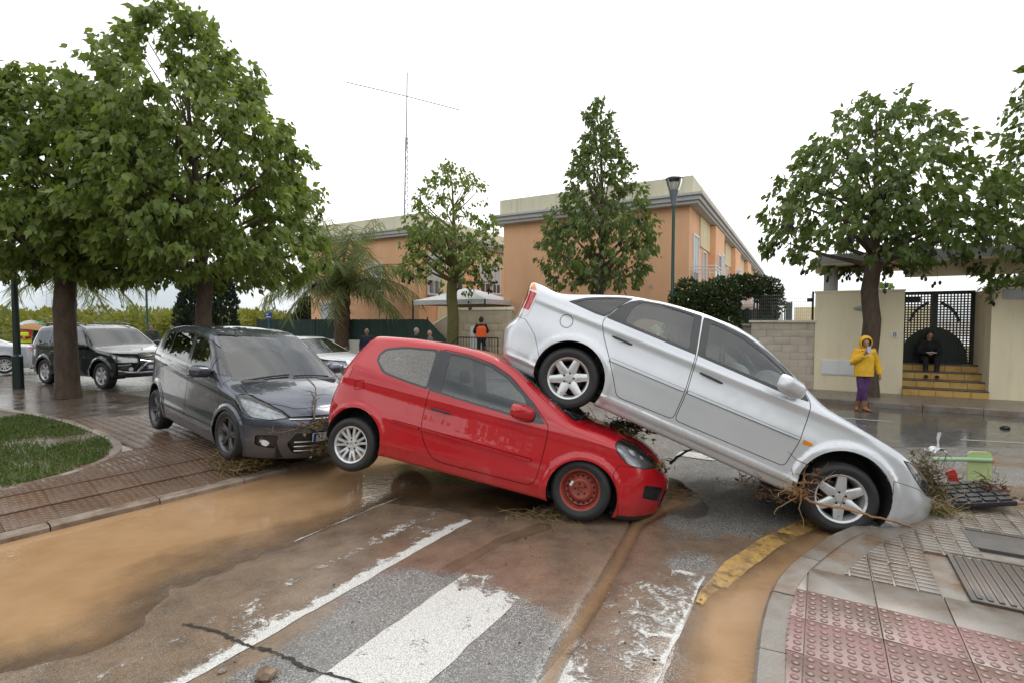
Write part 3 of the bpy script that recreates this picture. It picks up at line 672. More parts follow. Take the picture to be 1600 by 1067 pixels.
M_MAST = plain('mast_grey', (.26, .27, .29), .5, .3)
lattice_mast('radio_mast', (*(Vector((-4.7, 25.9))+U_*-3.9+V_*3.5), 6.68), 9.9, .16, 'tall thin lattice radio mast with long cross dipole on the house roof', M_MAST, .02)

# entrance terrace: gazebo canopy, stone wall with sloping coping, railing
def slab_box(name, lab, cat, c, d, mat, rz=RZ):
    m = MB(); m.bevbox((0, 0, 0), d, .012); o = m.build(name, mat, None, False); o.location = c; o.rotation_euler = (0, 0, rz); return tag(o, lab, cat)
def fr(base, a, b): q = Vector(base)+U_*a+V_*b; return q
T0 = Vector((-3.9, 22.6))
e = tag(empty('terrace_wall', (T0.x, T0.y, 0), (0, 0, RZ)), 'stone-faced terrace wall with sloping pale coping beside the house steps', 'wall')
m = MB(); m.prism([(0, 0), (4.6, 0), (4.6, 2.35), (1.9, 2.35), (.2, 1.45), (0, 1.45)], 0, .25, Matrix.Rotation(PI/2, 4, 'X')); m.build('wall_panel', M_STONE, e, False)
m = MB(); m.tube([(-.05, -.12, 1.5), (.2, -.12, 1.5), (1.9, -.12, 2.4), (4.65, -.12, 2.4)], .11, 4, True); m.build('coping', M_PAR, e, False)
for r_ in range(7):
    for c_ in range(11):
        x0 = .02+c_*.42+(.21 if r_ % 2 else 0)
        if x0 < 1.9 and r_*.3+.35 > 1.45+(x0-.2)*.53-.1: continue
        if x0+.4 > 4.6 or r_*.3+.3 > 2.3: continue
        b = MB(); b.bevbox((0, 0, 0), (.405, .03, .285), .008); o = b.build('stone', M_STONE, e); o.location = (x0+.2, -.262, .2+r_*.3)
m = MB(); m.box((2.95, -.275, 1.25), (.55, .02, 1.0)); m.build('meter_door', M_FRAME, e, False)
GZ = tag(empty('garden_gazebo', (*fr(T0, 1.3, 1.6), 1.0), (0, 0, RZ)), 'white fabric gazebo roof sagging over the raised terrace', 'gazebo')
m = MB(); n = 8
for sx, sy in ((-1, -1), (1, -1), (1, 1), (-1, 1)): pass
cs = [(-1.9, -1.6), (1.9, -1.6), (1.9, 1.6), (-1.9, 1.6)]
for i in range(4):
    a, b = Vector(cs[i]), Vector(cs[(i+1) % 4]); rows = []
    for k in range(7):
        f = k/6; row = []
        for j in range(9):
            q = a.lerp(b, j/8); sag = .10*math.sin(PI*j/8)*(1-f); row.append((q.x*(1-f), q.y*(1-f), 1.85-sag+.62*f**1.15))
        rows.append(row)
    vs = [v for r_ in rows for v in r_]; m.add(vs, [(r_*9+j, r_*9+j+1, (r_+1)*9+j+1, (r_+1)*9+j) for r_ in range(6) for j in range(8)])
    m.add([(*a, 1.85), (*b, 1.85), (*b, 1.65), (*a, 1.65)], [(0, 1, 2, 3)])
m.build('canopy', plain('canopy_white', (.62, .63, .64), .7, var=.08, scale=3), GZ)
for x, y in cs: q = MB(); q.tube([(x, y, -.9), (x, y, 1.85)], .035, 6); q.build('post', M_IRON, GZ)
RA = tag(empty('entrance_railing', (*fr(T0, 3.2, -1.9), .35), (0, 0, RZ)), 'black iron railing along the landing below the terrace', 'railing')
m = MB(); m.tube([(0, 0, 1.0), (1.75, 0, 1.0)], .022, 6); m.tube([(0, 0, .12), (1.75, 0, .12)], .018, 6); m.tube([(0, 0, 1.0), (-.7, 0, .45)], .022, 6); m.build('rail', M_BLACKI, RA)
for i in range(15): m = MB(); m.tube([(i*.125, 0, 0), (i*.125, 0, 1.0)], .011 if i % 7 else .022, 5); m.build('bar', M_BLACKI, RA)
slab_box('landing_step', 'pale stone landing behind the black railing', 'landing', (*fr(T0, 4.0, -1.2), .18), (2.4, 1.4, .40), M_CONC)
e = tag(empty('porch', (*fr(T0, -.3, 2.3), 0), (0, 0, RZ)), 'cream porch with dark barred door under the gazebo', 'porch')
m = MB(); m.box2((-.1, 0, 0), (2.6, 1.5, 3.1)); m.build('wall', M_CR, e, False)
m = MB(); m.box2((.62, -.03, 1.0), (1.42, -.005, 2.55)); m.build('door', M_SHUTD, e, False)
for i in range(5): b = MB(); b.tube([(.7+i*.16, -.05, 1.0), (.7+i*.16, -.05, 2.55)], .012, 5); b.build('bar', M_IRON, e)

# low white wall with green reed screening in front of the palm
FN0 = Vector((-3.6, 21.6)); e = tag(empty('screened_fence', (*FN0, 0), (0, 0, RZ)), 'low white wall topped with dark green reed screening behind the palm', 'fence')
m = MB(); m.box2((-11.5, -.1, -.2), (0, .1, 1.08)); m.build('wall', render_mat('white_wall', (.68, .66, .58), .5), e, False)
M_REED = NT('reed_green'); M_REED.set(col=M_REED.mix(M_REED.rng(M_REED.noise(9, 5, .7, M_REED.co('Object', (6, 6, .25))), .3, .7), (.004, .018, .013), (.018, .055, .040)), rough=.6); M_REED = M_REED.m
for k in range(5):
    m = MB(); x0 = -11.45+k*2.3; nn = 76
    for i in range(nn):
        x = x0+(i+.5)*2.26/nn; h = 2.02+random.uniform(-.015, .015); m.box2((x-.013, .0+random.uniform(-.006, .006), 1.085), (x+.013, .03, h))
    tag(m.build('reed_panel', M_REED, e, False), kind='stuff')
for k in range(6): m = MB(); m.tube([(-11.48+k*2.3, .05, 1.0), (-11.48+k*2.3, .05, 2.12)], .028, 6); m.build('post', M_IRON, e)
m = MB(); m.add([(0, .0, 1.1), (0, .03, 2.05), (1.55, .03, .72), (1.55, 0, .30)], [(0, 1, 2, 3)]); m.add([(0, .04, 1.1), (0, .04, 2.05), (1.55, .04, .72), (1.55, .04, .30)], [(0, 1, 2, 3)]); m.build('sloping_screen', M_REED, e, False)

# ------------------------------------------------------------------ gate house
G0 = Vector((8.24, 13.93)); GH = tag(empty('gate_house', (G0.x, G0.y, .12), (0, 0, RZ)), 'cream entrance wall with flat roof slab, house number plate and yellow steps', 'gatehouse')
m = MB(); m.box2((0, 0, 0), (1.94, .25, 2.60)); m.box2((1.70, .25, 0), (1.94, 1.6, 2.60)); m.build('wall', M_GATEW, GH, False)
m = MB(); m.box2((-.02, -.02, 2.602), (1.96, .27, 2.65)); m.build('coping', M_GATEW, GH, False)
m = MB(); m.box2((3.60, 0, 0), (9.5, .25, 2.60)); m.box2((3.60, .25, 0), (3.84, 1.6, 2.598)); m.build('wall', M_GATEW, GH, False)
m = MB(); m.box2((3.58, -.02, 2.602), (9.5, .27, 2.65)); m.build('coping', M_GATEW, GH, False)
m = MB(); m.box2((.05, -.25, 3.32), (9.6, 2.7, 3.36)); m.build('roof_soffit', M_GATEW, GH, False)
m = MB(); m.box2((.03, -.27, 3.362), (9.62, 2.72, 3.60)); m.build('roof_slab', M_CORN, GH, False)
m = MB(); m.box2((2.0, .35, 2.98), (9.4, .55, 3.318)); m.build('roof_beam', M_GATEW, GH, False)
m = MB(); m.lathe([(.17, 2.5), (.17, 3.32)], 20, Matrix.Translation((.36, .45, 0))); m.build('column', render_mat('column_grey', (.50, .50, .50), .2), GH)
m = MB(); m.lathe([(.16, -.1), (.16, 3.32)], 20, Matrix.Translation((1.5, 2.2, 0))); m.lathe([(.16, -.1), (.16, 3.32)], 20, Matrix.Translation((8.6, 2.2, 0))); 
m.build('column', M_GATEW, GH)
for i in range(4):
    r = MB(); y0 = -.06+i*.31; z0 = i*.185
    for k in range(5): q = MB(); q.bevbox((0, 0, 0), (1.66/5-.006, .03, .15), .004); o = q.build('riser_tile', M_YTILE, GH, False); o.location = (1.94+1.66/5*(k+.5), y0+.012, z0+.078)
    for k in range(4): q = MB(); q.bevbox((0, 0, 0), (1.66/4-.004, .34 if i < 3 else .9, .032), .006); o = q.build('tread', M_SLATE, GH, False); o.location = (1.94+1.66/4*(k+.5), y0+(.155 if i < 3 else .43), z0+.17)
m = MB()
for i in range(4): m.box2((1.945, -.02+i*.31, 0), (3.595, 1.4, .152+i*.185))
m.build('step_core', M_CONC, GH, False)
# meter cabinets, number plate, wall lamp, intercom
M_CAB = plain('cabinet_white', (.70, .71, .72), .45, var=.04)
def cabinet(x, z, w_, h_, doors):
    o = MB(); o.bevbox((x, -.012, z), (w_, .03, h_), .004); c = o.build('meter_cabinet', M_CAB, GH, False)
    for k in range(doors): q = MB(); q.bevbox((x-w_/2+w_/doors*(k+.5), -.032, z), (w_/doors-.05, .014, h_-.06), .004); q.build('cabinet_door', M_CAB, c, False)
cabinet(.58, .62, .82, .40, 2); cabinet(4.55, .62, .62, .42, 1)
o = MB(); o.bevbox((1.755, -.012, 1.50), (.17, .02, .15), .003); pl = o.build('number_plate', M_FRAME, GH, False)
cu = bpy.data.curves.new('num', 'FONT'); cu.body = '8'; cu.size = .16; cu.extrude = .001; cu.align_x = 'CENTER'; cu.align_y = 'CENTER'
t_ = bpy.data.objects.new('num', cu); COL.objects.link(t_); me = bpy.data.meshes.new_from_object(t_.evaluated_get(bpy.context.evaluated_depsgraph_get())); bpy.data.objects.remove(t_)
o = link('number_digit', me, MT['ink'], pl); o.matrix_local = Matrix.Translation((1.755, -.0235, 1.50)) @ Matrix.Rotation(PI/2, 4, 'X')
m = MB(); m.ell((1.0, -.03, 2.18), (.14, .06, .055), 16, 8); m.build('wall_lamp', plain('lamp_grey', (.35, .37, .38), .35), GH)
m = MB(); m.box((4.0, -.015, 2.48), (.42, .03, .22)); m.build('vent_panel', M_CORN, GH, False)
m = MB(); m.box((3.597, .45, 1.6), (.012, .07, .22)); m.build('intercom', M_CORN, GH, False)
# the gate itself
GT = tag(empty('metal_gate', (*(G0+U_*1.94+V_*1.35), .86), (0, 0, RZ)), 'dark green perforated metal double gate with a large ring motif', 'gate')
m = MB(); W_, H_ = 1.66, 1.90
for x in (0, W_/2-.05, W_-.06): m.box2((x, -.03, 0), (x+(.10 if x == W_/2-.05 else .06), .03, H_))
for z in (0, H_-.06): m.box2((.062, -.028, z), (W_-.062, .028, z+.06))
m.build('gate_frame', M_IRON, GT, False)
m = MB(); st = .069
for i in range(1, 24): m.box((i*st, 0, H_/2), (.030, .008, H_-.12))
for i in range(1, 27): m.box((W_/2, 0.009, i*st+.03), (W_-.12, .008, .030))
tag(m.build('perforated_sheet', M_IRON, GT, False), kind='stuff')
m = MB(); P = [(W_/2+.62*math.cos(a)*1.18, .02+.92*math.sin(a)) for a in np.linspace(0, PI, 21)]; m.prism(P, -.022, -.012, Matrix.Rotation(PI/2, 4, 'X')); m.build('arch_plate', M_IRON, GT, False)
for sg in (-1, 1):
    m = MB(); A = np.linspace(.25, 1.35, 12); P = [(W_/2+sg*.56*math.cos(a), .92+.72*math.sin(a)) for a in A]+[(W_/2+sg*.50*math.cos(a), .92+.64*math.sin(a)) for a in A[::-1]]; m.prism(P, .02, .03, Matrix.Rotation(PI/2, 4, 'X')); m.build('ring', M_IRON, GT, False)
m = MB(); m.box((.32, -.02, 1.68), (.42, .012, .13)); m.build('name_panel', M_BLACKI, GT, False)
# courtyard behind the gate: lighter wall and a house
slab_box('courtyard_house', 'small orange house end seen beside the gate under the roof slab', 'house', (*fr(G0, 11.2, 14), 1.4), (7, 5, 3.4), M_OR)
slab_box('courtyard_wall', 'pale courtyard wall behind the perforated gate', 'wall', (*fr(G0, 2.5, 7.5), .3), (7, .2, 1.6), M_CR)
# ------------------------------------------------------------------ block wall, fence panels, screens
M_BLOCK = render_mat('split_block', (.50, .44, .36), .25, .9, dark=(.36, .30, .22)); M_MORT = plain('mortar', (.40, .37, .33), .9, bump=.4)
BW = tag(empty('block_wall', (G0.x, G0.y, .12), (0, 0, RZ)), 'beige split-faced block wall with flat capping beside the cream gate house', 'wall')
m = MB(); m.box2((-1.58, .03, -.1), (-.002, .2, 1.80)); m.build('wall_core', M_MORT, BW, False)
m = MB(); m.box2((-4.2, .29, -.1), (-1.582, .45, 1.70)); m.build('wall_core', M_MORT, BW, False)
m = MB(); m.bevbox((-.81, .10, 1.835), (1.66, .30, .065), .01); m.build('capping', M_PAR, BW, False); m = MB(); m.bevbox((-2.9, .36, 1.735), (2.62, .28, .06), .01); m.build('capping', M_PAR, BW, False)
bmv = []
for v_ in range(4):
    b = MB(); b.bevbox((0, 0, 0), (.386, .10, .19), .010); me = b.mesh('block', [M_BLOCK], True, 30)
    for q in me.vertices:
        if q.co.y < -.03: q.co.y += random.uniform(-.010, .006)
    bmv.append(me)
for r_ in range(9):
    for x0, x1, yo in ((-1.58, 0, .075), (-4.0, -1.60, .335)):
        x = x0+(.0 if r_ % 2 else -.2)
        while x < x1-.05:
            a, b = max(x, x0), min(x+.4, x1)
            if b-a > .08 and r_*.2+.2 <= (1.82 if yo < .1 else 1.72):
                o = link('block', random.choice(bmv), None, BW); o.location = ((a+b)/2, yo, r_*.2+.10); o.scale = ((b-a-.014)/.386, 1, 1)
            x += .4
WF = tag(empty('wire_fence', (G0.x, G0.y, 1.99), (0, 0, RZ)), 'thin wire mesh fence on the block wall, with a dark post', 'fence')
m = MB(); m.tube([(-.06, .1, 0), (-.06, .1, .78)], .03, 6); m.build('post', M_BLACKI, WF); m = MB(); m.bevbox((-.14, .08, .55), (.12, .08, .10), .01); m.build('fence_light', M_BLACKI, WF)
m = MB()
for i in range(30): m.tube([(-1.55+i*.05, .1, 0), (-1.55+i*.05, .1, .72)], .0028, 3, False)
for i in range(8): m.tube([(-1.55, .103, .03+i*.095), (-.08, .103, .03+i*.095)], .0028, 3, False)
tag(m.build('wire_mesh', plain('wire_grey', (.16, .17, .17), .5), WF), kind='stuff')
def screen(px0, px1, Y, z0, z1, lab, name='privacy_screen'):
    a, b = at(px0, 500, Y), at(px1, 500, Y+1.2); e = tag(empty(name, (a.x, a.y, 0), (0, 0, math.atan2(b.y-a.y, b.x-a.x))), lab, 'screen'); L = (b-a).length
    k = max(2, int(L/.09)); m = MB()
    for i in range(k):
        x0, x1 = L*i/k, L*(i+1)/k; ya, yb = .03*(i % 2), .03*((i+1) % 2); m.add([(x0, ya, z0), (x1, yb, z0), (x1, yb, z1+.03*math.sin(i)), (x0, ya, z1+.03*math.sin(i-1))], [(0, 1, 2, 3)]); m.add([(x0, ya+.012, z0), (x1, yb+.012, z0), (x1, yb+.012, z1+.03*math.sin(i)), (x0, ya+.012, z1+.03*math.sin(i-1))], [(0, 1, 2, 3)])
    m.build('fabric', M_REED, e)
    for x in np.linspace(0, L, max(2, int(L/1.5)+1)): q = MB(); q.tube([(x, .06, z0-.3), (x, .06, z1+.08)], .025, 6); q.build('post', M_IRON, e)
screen(1150, 1190, 16.2, 1.2, 2.35, 'dark green privacy screen under the hedge arch'); screen(1186, 1218, 15.4, 1.2, 2.75, 'taller green privacy screen at the end of the hedge')
screen(1228, 1238, 26, 1.2, 2.9, 'far green screen down the lane between the houses')
# picket pieces of the lane
LP = tag(empty('lane_fence', (*fr(G0, -1.2, 9.0), 0), (0, 0, RZ)), 'white slatted fence running down the lane behind the wire mesh', 'fence')
for i in range(16): m = MB(); m.box((0, i*.42, 1.25), (.05, .12, 2.1)); m.build('slat', M_FRAME, LP, False)
slab_box('lane_house', 'pale far house closing the lane beyond the wire fence', 'house', (*fr(G0, 6.0, 62), 1.5), (14, 6, 4.2), M_CR)
# ================================================================== vegetation
M_LEAF = leaf_mat('bottle_tree_leaf', (.060, .100, .020), (.215, .270, .062), .38, .38); M_LEAF2 = leaf_mat('bottle_tree_leaf_light', (.085, .135, .022), (.20, .26, .06), .32, .40)
M_LEAFD = leaf_mat('bottle_tree_leaf_dark', (.040, .074, .018), (.150, .200, .050), .32, .38)
M_PALM = leaf_mat('palm_leaf', (.075, .098, .032), (.21, .24, .095), .4, .45); M_CYP = leaf_mat('cypress_leaf', (.008, .020, .010), (.022, .042, .018), .05, .6); M_ORCH = leaf_mat('orchard_leaf', (.085, .10, .014), (.25, .25, .04), .3, .5); M_HEDGE = leaf_mat('hedge_leaf', (.016, .032, .010), (.065, .095, .028), .15, .45)
def bark(name, c1, c2, sc=6):
    t = NT(name); n = t.noise(sc, 6, .7, t.co('Object', (1.2, 1.2, .5))); f = t.noise(40, 5, .7, t.co('Object', (1, 1, .3)))
    t.set(col=t.mix(t.rng(n, .35, .65), c1, c2), rough=.75, normal=t.bump(f, .6, .012)); return t.m
M_BARK = bark('wet_bark', (.045, .030, .020), (.10, .068, .044)); M_BARKG = bark('green_bark', (.085, .082, .020), (.16, .135, .045)); M_PBARK = bark('palm_bark', (.06, .035, .02), (.13, .08, .045), 12); M_POD = plain('seed_pod', (.012, .009, .008), .6, var=.3)
LEAF_LOBE = np.array([(0, 0, 0), (.20, .22, .03), (.27, .46, .0), (.13, .60, .03), (.0, 1.0, -.16), (-.13, .60, .03), (-.27, .46, .0), (-.20, .22, .03)])
LEAF_F = [(0, 1, 3), (1, 2, 3), (0, 3, 5), (3, 4, 5), (0, 5, 7), (5, 6, 7)]
LEAF_S = np.array([(0, 0, 0), (.28, .42, .03), (0, 1, -.08), (-.28, .42, .03)]); LEAF_SF = [(0, 1, 2), (0, 2, 3)]
LEAF_T = np.array([(.014, 0, 0), (-.014, 0, 0), (.017, .38, .0), (-.017, .38, .0), (.012, .72, -.10), (-.012, .72, -.10), (0, 1, -.27)]); LEAF_TF = [(0, 1, 3), (0, 3, 2), (2, 3, 5), (2, 5, 4), (4, 5, 6)]
def leaf_cloud(name, base, direc, size, mat, parent, rng, shape='lobe', rnd=None):
    """base (n,3), direc (n,3) leaf axis, size (n,) -> one mesh of leaves"""
    T, Fc = {'lobe': (LEAF_LOBE, LEAF_F), 'thin': (LEAF_T, LEAF_TF)}.get(shape, (LEAF_S, LEAF_SF))
    d = direc/np.linalg.norm(direc, axis=1, keepdims=True); r = rng.normal(size=d.shape)
    sx = np.cross(d, r); sx /= np.maximum(np.linalg.norm(sx, axis=1, keepdims=True), 1e-6); nz_ = np.cross(sx, d)
    V = base[:, None, :]+size[:, None, None]*(T[None, :, 0, None]*sx[:, None, :]+T[None, :, 1, None]*d[:, None, :]+T[None, :, 2, None]*nz_[:, None, :])
    n, k = len(base), len(T); F_ = (np.arange(n)[:, None, None]*k+np.array(Fc)[None]).reshape(-1, 3)
    me = bpy.data.meshes.new(name); nv, nf = n*k, len(F_)
    me.vertices.add(nv); me.vertices.foreach_set('co', V.reshape(-1).astype(np.float32))
    me.loops.add(nf*3); me.loops.foreach_set('vertex_index', F_.reshape(-1).astype(np.int32)); me.polygons.add(nf); me.polygons.foreach_set('loop_start', np.arange(0, nf*3, 3, dtype=np.int32)); me.update(calc_edges=True)
    attr(me, 'leafrand', np.repeat(rng.random(n) if rnd is None else rnd, k)); me.polygons.foreach_set('use_smooth', [True]*nf)
    return link(name, me, mat, parent)
def tree(name, label, loc, z_fork, z_top, prof, trunk_r, mat, bark_m, seed, clusters=700, leaf=.24, per=12, pods=0, group=None, off=(0, 0), z_low=None, gap=.0, cat='tree', shell=.55):
    """prof: list of (height fraction 0..1 from crown bottom, radius)"""
    rng = np.random.default_rng(seed); e = tag(empty(name, loc), label, cat, group); z_low = z_low or z_fork
    m = MB(); n = 9; pts = [(.05*math.sin(i*1.3+seed)*i/n, .05*math.cos(i*1.7+seed)*i/n, z_fork*1.05*i/n) for i in range(n+1)]
    m.tube(pts, [trunk_r*(1.22 if i == 0 else 1.06-.22*i/n) for i in range(n+1)], 14); m.build('trunk', bark_m, e)
    # crown lobes: uneven outline from noise on the angle / height
    H = z_top-z_low; pf = np.array(prof)
    def rad(f, a): return np.interp(f, pf[:, 0], pf[:, 1])*(.80+.36*smooth_noise(np.stack([a*1.1+seed, f*3.2+seed*.37], -1).reshape(-1, 2), 1.25, seed % 7, 2).reshape(np.shape(f))*1.15)
    f = rng.random(clusters*4); w_ = np.interp(f, pf[:, 0], pf[:, 1]); f = f[rng.random(len(f)) < w_/pf[:, 1].max()][:clusters]
    a = rng.uniform(0, 2*PI, len(f)); q = shell+(1-shell)*rng.random(len(f))**.7; inner = rng.random(len(f)) < .18; q = np.where(inner, rng.uniform(.15, .6, len(f)), q)
    R_ = rad(f, a)*q; C = np.stack([off[0]*f+R_*np.cos(a), off[1]*f+R_*np.sin(a), z_low+f*H], 1)
    if gap > 0:
        g = smooth_noise(np.stack([C[:, 0]+C[:, 1]*.7, C[:, 2]-C[:, 1]*.3], 1), .9, seed % 5, 2); C = C[g > gap]; 
    # limbs
    b = MB(); top = Vector((off[0]*.8, off[1]*.8, z_low+H*.86)); fk_ = Vector((pts[-1][0], pts[-1][1], z_fork))
    b.tube([Vector(pts[-2]), fk_, fk_.lerp(top, .5)+Vector((.06, .04, 0)), top], [trunk_r*.82, trunk_r*.66, trunk_r*.34, .02], 8)
    sel = C[rng.permutation(len(C))[:46]]
    for c in sel:
        c = Vector(c); f_ = max(0.0, min(.9, (c.z-z_fork)/max(.1, top.z-z_fork)-.28)); s = fk_.lerp(top, f_); r0 = trunk_r*.30*(1-f_)+.012
        mid = s.lerp(c, .5)+Vector((0, 0, -.10+.12*rng.random())); b.tube([s, mid, c], [r0, r0*.6, .008], 5, False)
    b.build('branches', bark_m, e)
    # leaf rosettes hanging from every cluster
    k = per; base = np.repeat(C, k, 0)+rng.normal(0, .095*leaf/.24, (len(C)*k, 3))*np.array([1, 1, .8])
    out_ = np.repeat(C-np.array([0, 0, z_low+H*.4]), k, 0); out_[:, 2] *= .3; out_ /= np.maximum(np.linalg.norm(out_, axis=1, keepdims=True), .2)
    d = out_*rng.uniform(.1, .9, (len(base), 1))+np.array([0, 0, -1.])*rng.uniform(.55, 1.3, (len(base), 1))+rng.normal(0, .36, base.shape)
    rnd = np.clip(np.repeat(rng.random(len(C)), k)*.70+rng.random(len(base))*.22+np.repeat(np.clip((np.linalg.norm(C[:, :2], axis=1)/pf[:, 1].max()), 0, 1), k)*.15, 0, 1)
    leaf_cloud('crown', base, d, leaf*rng.uniform(.40, 1.30, len(base)), mat, e, rng, 'lobe', rnd)
    if pods:
        p = MB(); rr = np.argsort(C[:, 2])[:int(len(C)*.6)]
        for i in rng.choice(rr, pods):
            c = Vector(C[i]); L = rng.uniform(.2, .75); p.tube([c, c+Vector((.02, 0, -L))], .004, 3, False)
            for _ in range(rng.integers(2, 5)): p.ell(c+Vector((rng.normal(0, .05), rng.normal(0, .05), -L-rng.uniform(0, .14))), (.038, .030, .055), 6, 4)
        tag(p.build('seed_pods', M_POD, e), kind='stuff')
    return e
G_ = 'street trees'
tree('street_tree', 'big leafy street tree with a thick brown trunk beside the dark lamp post', (-10.9, 12.5, .1), 3.1, 7.8, [(0, 1.5), (.12, 2.6), (.35, 2.9), (.6, 2.5), (.8, 1.7), (.95, .9), (1, .3)], .235, M_LEAF, M_BARK, 11, 900, .225, 21, 10, G_, z_low=2.9, gap=.22)
tree('street_tree', 'tallest dense street tree with broad crown rising behind the grey car', (-7.75, 12.9, .1), 3.0, 9.5, [(0, 1.8), (.08, 2.8), (.25, 3.3), (.42, 3.0), (.6, 2.4), (.78, 1.7), (.92, 1.0), (1, .35)], .20, M_LEAF, M_BARK, 5, 1150, .23, 21, 10, G_, z_low=2.85, off=(-.5, 0), gap=.25)
tree('street_tree', 'small yellow-green street tree hung with black pods, behind the red car', (-2.35, 20.3, .1), 3.4, 8.0, [(0, .9), (.12, 1.9), (.35, 1.9), (.55, 1.75), (.8, 1.35), (1, .4)], .24, M_LEAF2, M_BARKG, 8, 560, .19, 12, 60, G_, z_low=3.0, gap=.30)
tree('street_tree', 'pointed dark street tree standing before the plain orange gable', (2.9, 17., .1), 3.1, 9.0, [(0, 1.4), (.15, 2.05), (.35, 1.7), (.55, 1.25), (.72, .95), (.85, .45), (.93, .55), (1, .15)], .17, M_LEAFD, M_BARK, 21, 560, .21, 13, 26, G_, z_low=3.0, gap=.33)
tree('street_tree', 'round street tree with black pods growing in front of the cream gate house', (8.85, 12.65, .12), 3.2, 7.3, [(0, 1.2), (.15, 2.4), (.4, 2.55), (.6, 2.1), (.8, 1.4), (.95, .75), (1, .3)], .20, M_LEAFD, M_BARK, 33, 640, .22, 13, 55, G_, z_low=3.1, gap=.24)
tree('street_tree', 'street tree whose dark crown hangs over the right wing of the gate house', (12.9, 11.3, .12), 2.8, 8.7, [(0, 1.6), (.15, 2.2), (.4, 2.3), (.6, 1.9), (.8, 1.4), (1, .4)], .2, M_LEAFD, M_BARK, 44, 560, .22, 13, 20, G_, z_low=2.3, gap=.2)
# palm
def palm(name, label, loc, zc, n, L, seed, r0=.3):
    rng = np.random.default_rng(seed); e = tag(empty(name, loc), label, 'palm')
    m = MB(); k = 14; m.tube([(0, 0, zc*i/k) for i in range(k+1)], [r0*(1.15 if i % 2 else 1.0)*(1+.35*max(0, i/k-.6)) for i in range(k+1)], 12); m.build('trunk', M_PBARK, e)
    for i in range(n):
        a = i*2.39996+rng.uniform(-.2, .2); el = math.radians(rng.uniform(20, 84)) if i > n*.25 else math.radians(rng.uniform(-8, 28)); ll = L*rng.uniform(.8, 1.1)
        h = Vector((math.cos(a), math.sin(a), 0)); pts = []; d = h*math.cos(el)+Vector((0, 0, math.sin(el))); p = Vector((0, 0, zc)); ns = 12
        for s in range(ns+1): pts.append(p.copy()); d = (d+Vector((0, 0, -.07-.09*s/ns))).normalized(); p = p+d*ll/ns
        base, dr, sz = [], [], []
        for s in range(54):
            t = .10+.90*s/53; q = t*ns; j = min(int(q), ns-1); c = pts[j].lerp(pts[j+1], q-j); tg_ = (pts[j+1]-pts[j]).normalized(); sd_ = tg_.cross(Vector((0, 0, 1))).normalized()
            for sg in (-1, 1):
                base.append(c[:]); dr.append((sd_*sg*.62+tg_*.42+Vector((0, 0, -.30-.95*rng.random()))+Vector(rng.normal(0, .12, 3)))[:]); sz.append((.92-.50*abs(t-.45))*rng.uniform(.8, 1.15)*ll/3.2)
        base, dr, sz = np.array(base), np.array(dr), np.array(sz)
        o = leaf_cloud_thin('frond', base, dr, sz, M_PALM, e, rng)
        rm = MB(); rm.tube(pts, [.028-.022*s/ns for s in range(ns+1)], 4, False); rm.build('rachis', M_BARKG, o)
    return e
def leaf_cloud_thin(name, base, direc, size, mat, parent, rng): return leaf_cloud(name, base, direc, size, mat, parent, rng, 'thin')
palm('palm_tree', 'feathery palm with drooping fronds in front of the orange house corner', (-7.9, 23.8, 0), 3.6, 34, 3.9, 3, .34)
palm('palm_tree', 'palm fronds showing past the thick brown tree trunk, by the people with umbrellas', (-20.9, 24.2, 0), 4.2, 26, 3.6, 9, .28)
# cypresses behind the tall tree
def blob_leaves(C, R, n, rng):
    u = rng.normal(size=(n, 3)); u /= np.linalg.norm(u, axis=1, keepdims=True); r = rng.random(n)**.25; return np.array(C)+u*np.array(R)*r[:, None], u
for px, Y, h, r, s, lab in ((300, 31, 5.3, .95, 1, 'slim dark cypress left of its pair, beyond the tall tree trunk'), (345, 30, 5.2, 1.15, 2, 'fuller dark cypress right of its pair, beyond the tall tree trunk'), (480, 33, 3.3, 1.3, 3, 'rounded dark conifer beside the orange house corner')):
    rng = np.random.default_rng(s+50); g = at(px, 500, Y); e = tag(empty('cypress_tree', (g.x, g.y, 0)), lab, 'tree', 'conifers')
    m = MB(); m.tube([(0, 0, 0), (0, 0, h*.6)], [.12, .05], 8); m.build('trunk', M_BARK, e)
    f = rng.random(3800)**.8; a = rng.uniform(0, 2*PI, len(f)); rr = r*np.interp(f, [0, .15, .5, .85, 1], [.75, 1, .85, .42, .05])*(.75+.25*rng.random(len(f)))*(.85+.25*np.sin(a*3+f*9))
    base = np.stack([rr*np.cos(a), rr*np.sin(a), .3+f*(h-.3)], 1); d = np.stack([np.cos(a)*.4, np.sin(a)*.4, np.full(len(f), 1.)], 1)+rng.normal(0, .25, (len(f), 3)); leaf_cloud('crown', base, d, rng.uniform(.15, .32, len(f)), M_CYP, e, rng, 's')
# orchard band: trees one cannot tell apart
rng = np.random.default_rng(77); B_, D_ = [], []
for i in range(260):
    x = rng.uniform(-75, -13); y = 36+rng.uniform(0, 22)+(x+13)*-.06; c = (x, y, 1.3+rng.uniform(-.2, .3)); p, u = blob_leaves(c, (1.6, 1.6, 1.35*rng.uniform(.8, 1.2)), 260, rng); B_.append(p); D_.append(u+np.array([0, 0, -.2]))
B_, D_ = np.vstack(B_), np.vstack(D_); o = leaf_cloud('orchard', B_, D_, rng.uniform(.25, .5, len(B_)), M_ORCH, None, rng, 's'); tag(o, kind='stuff')
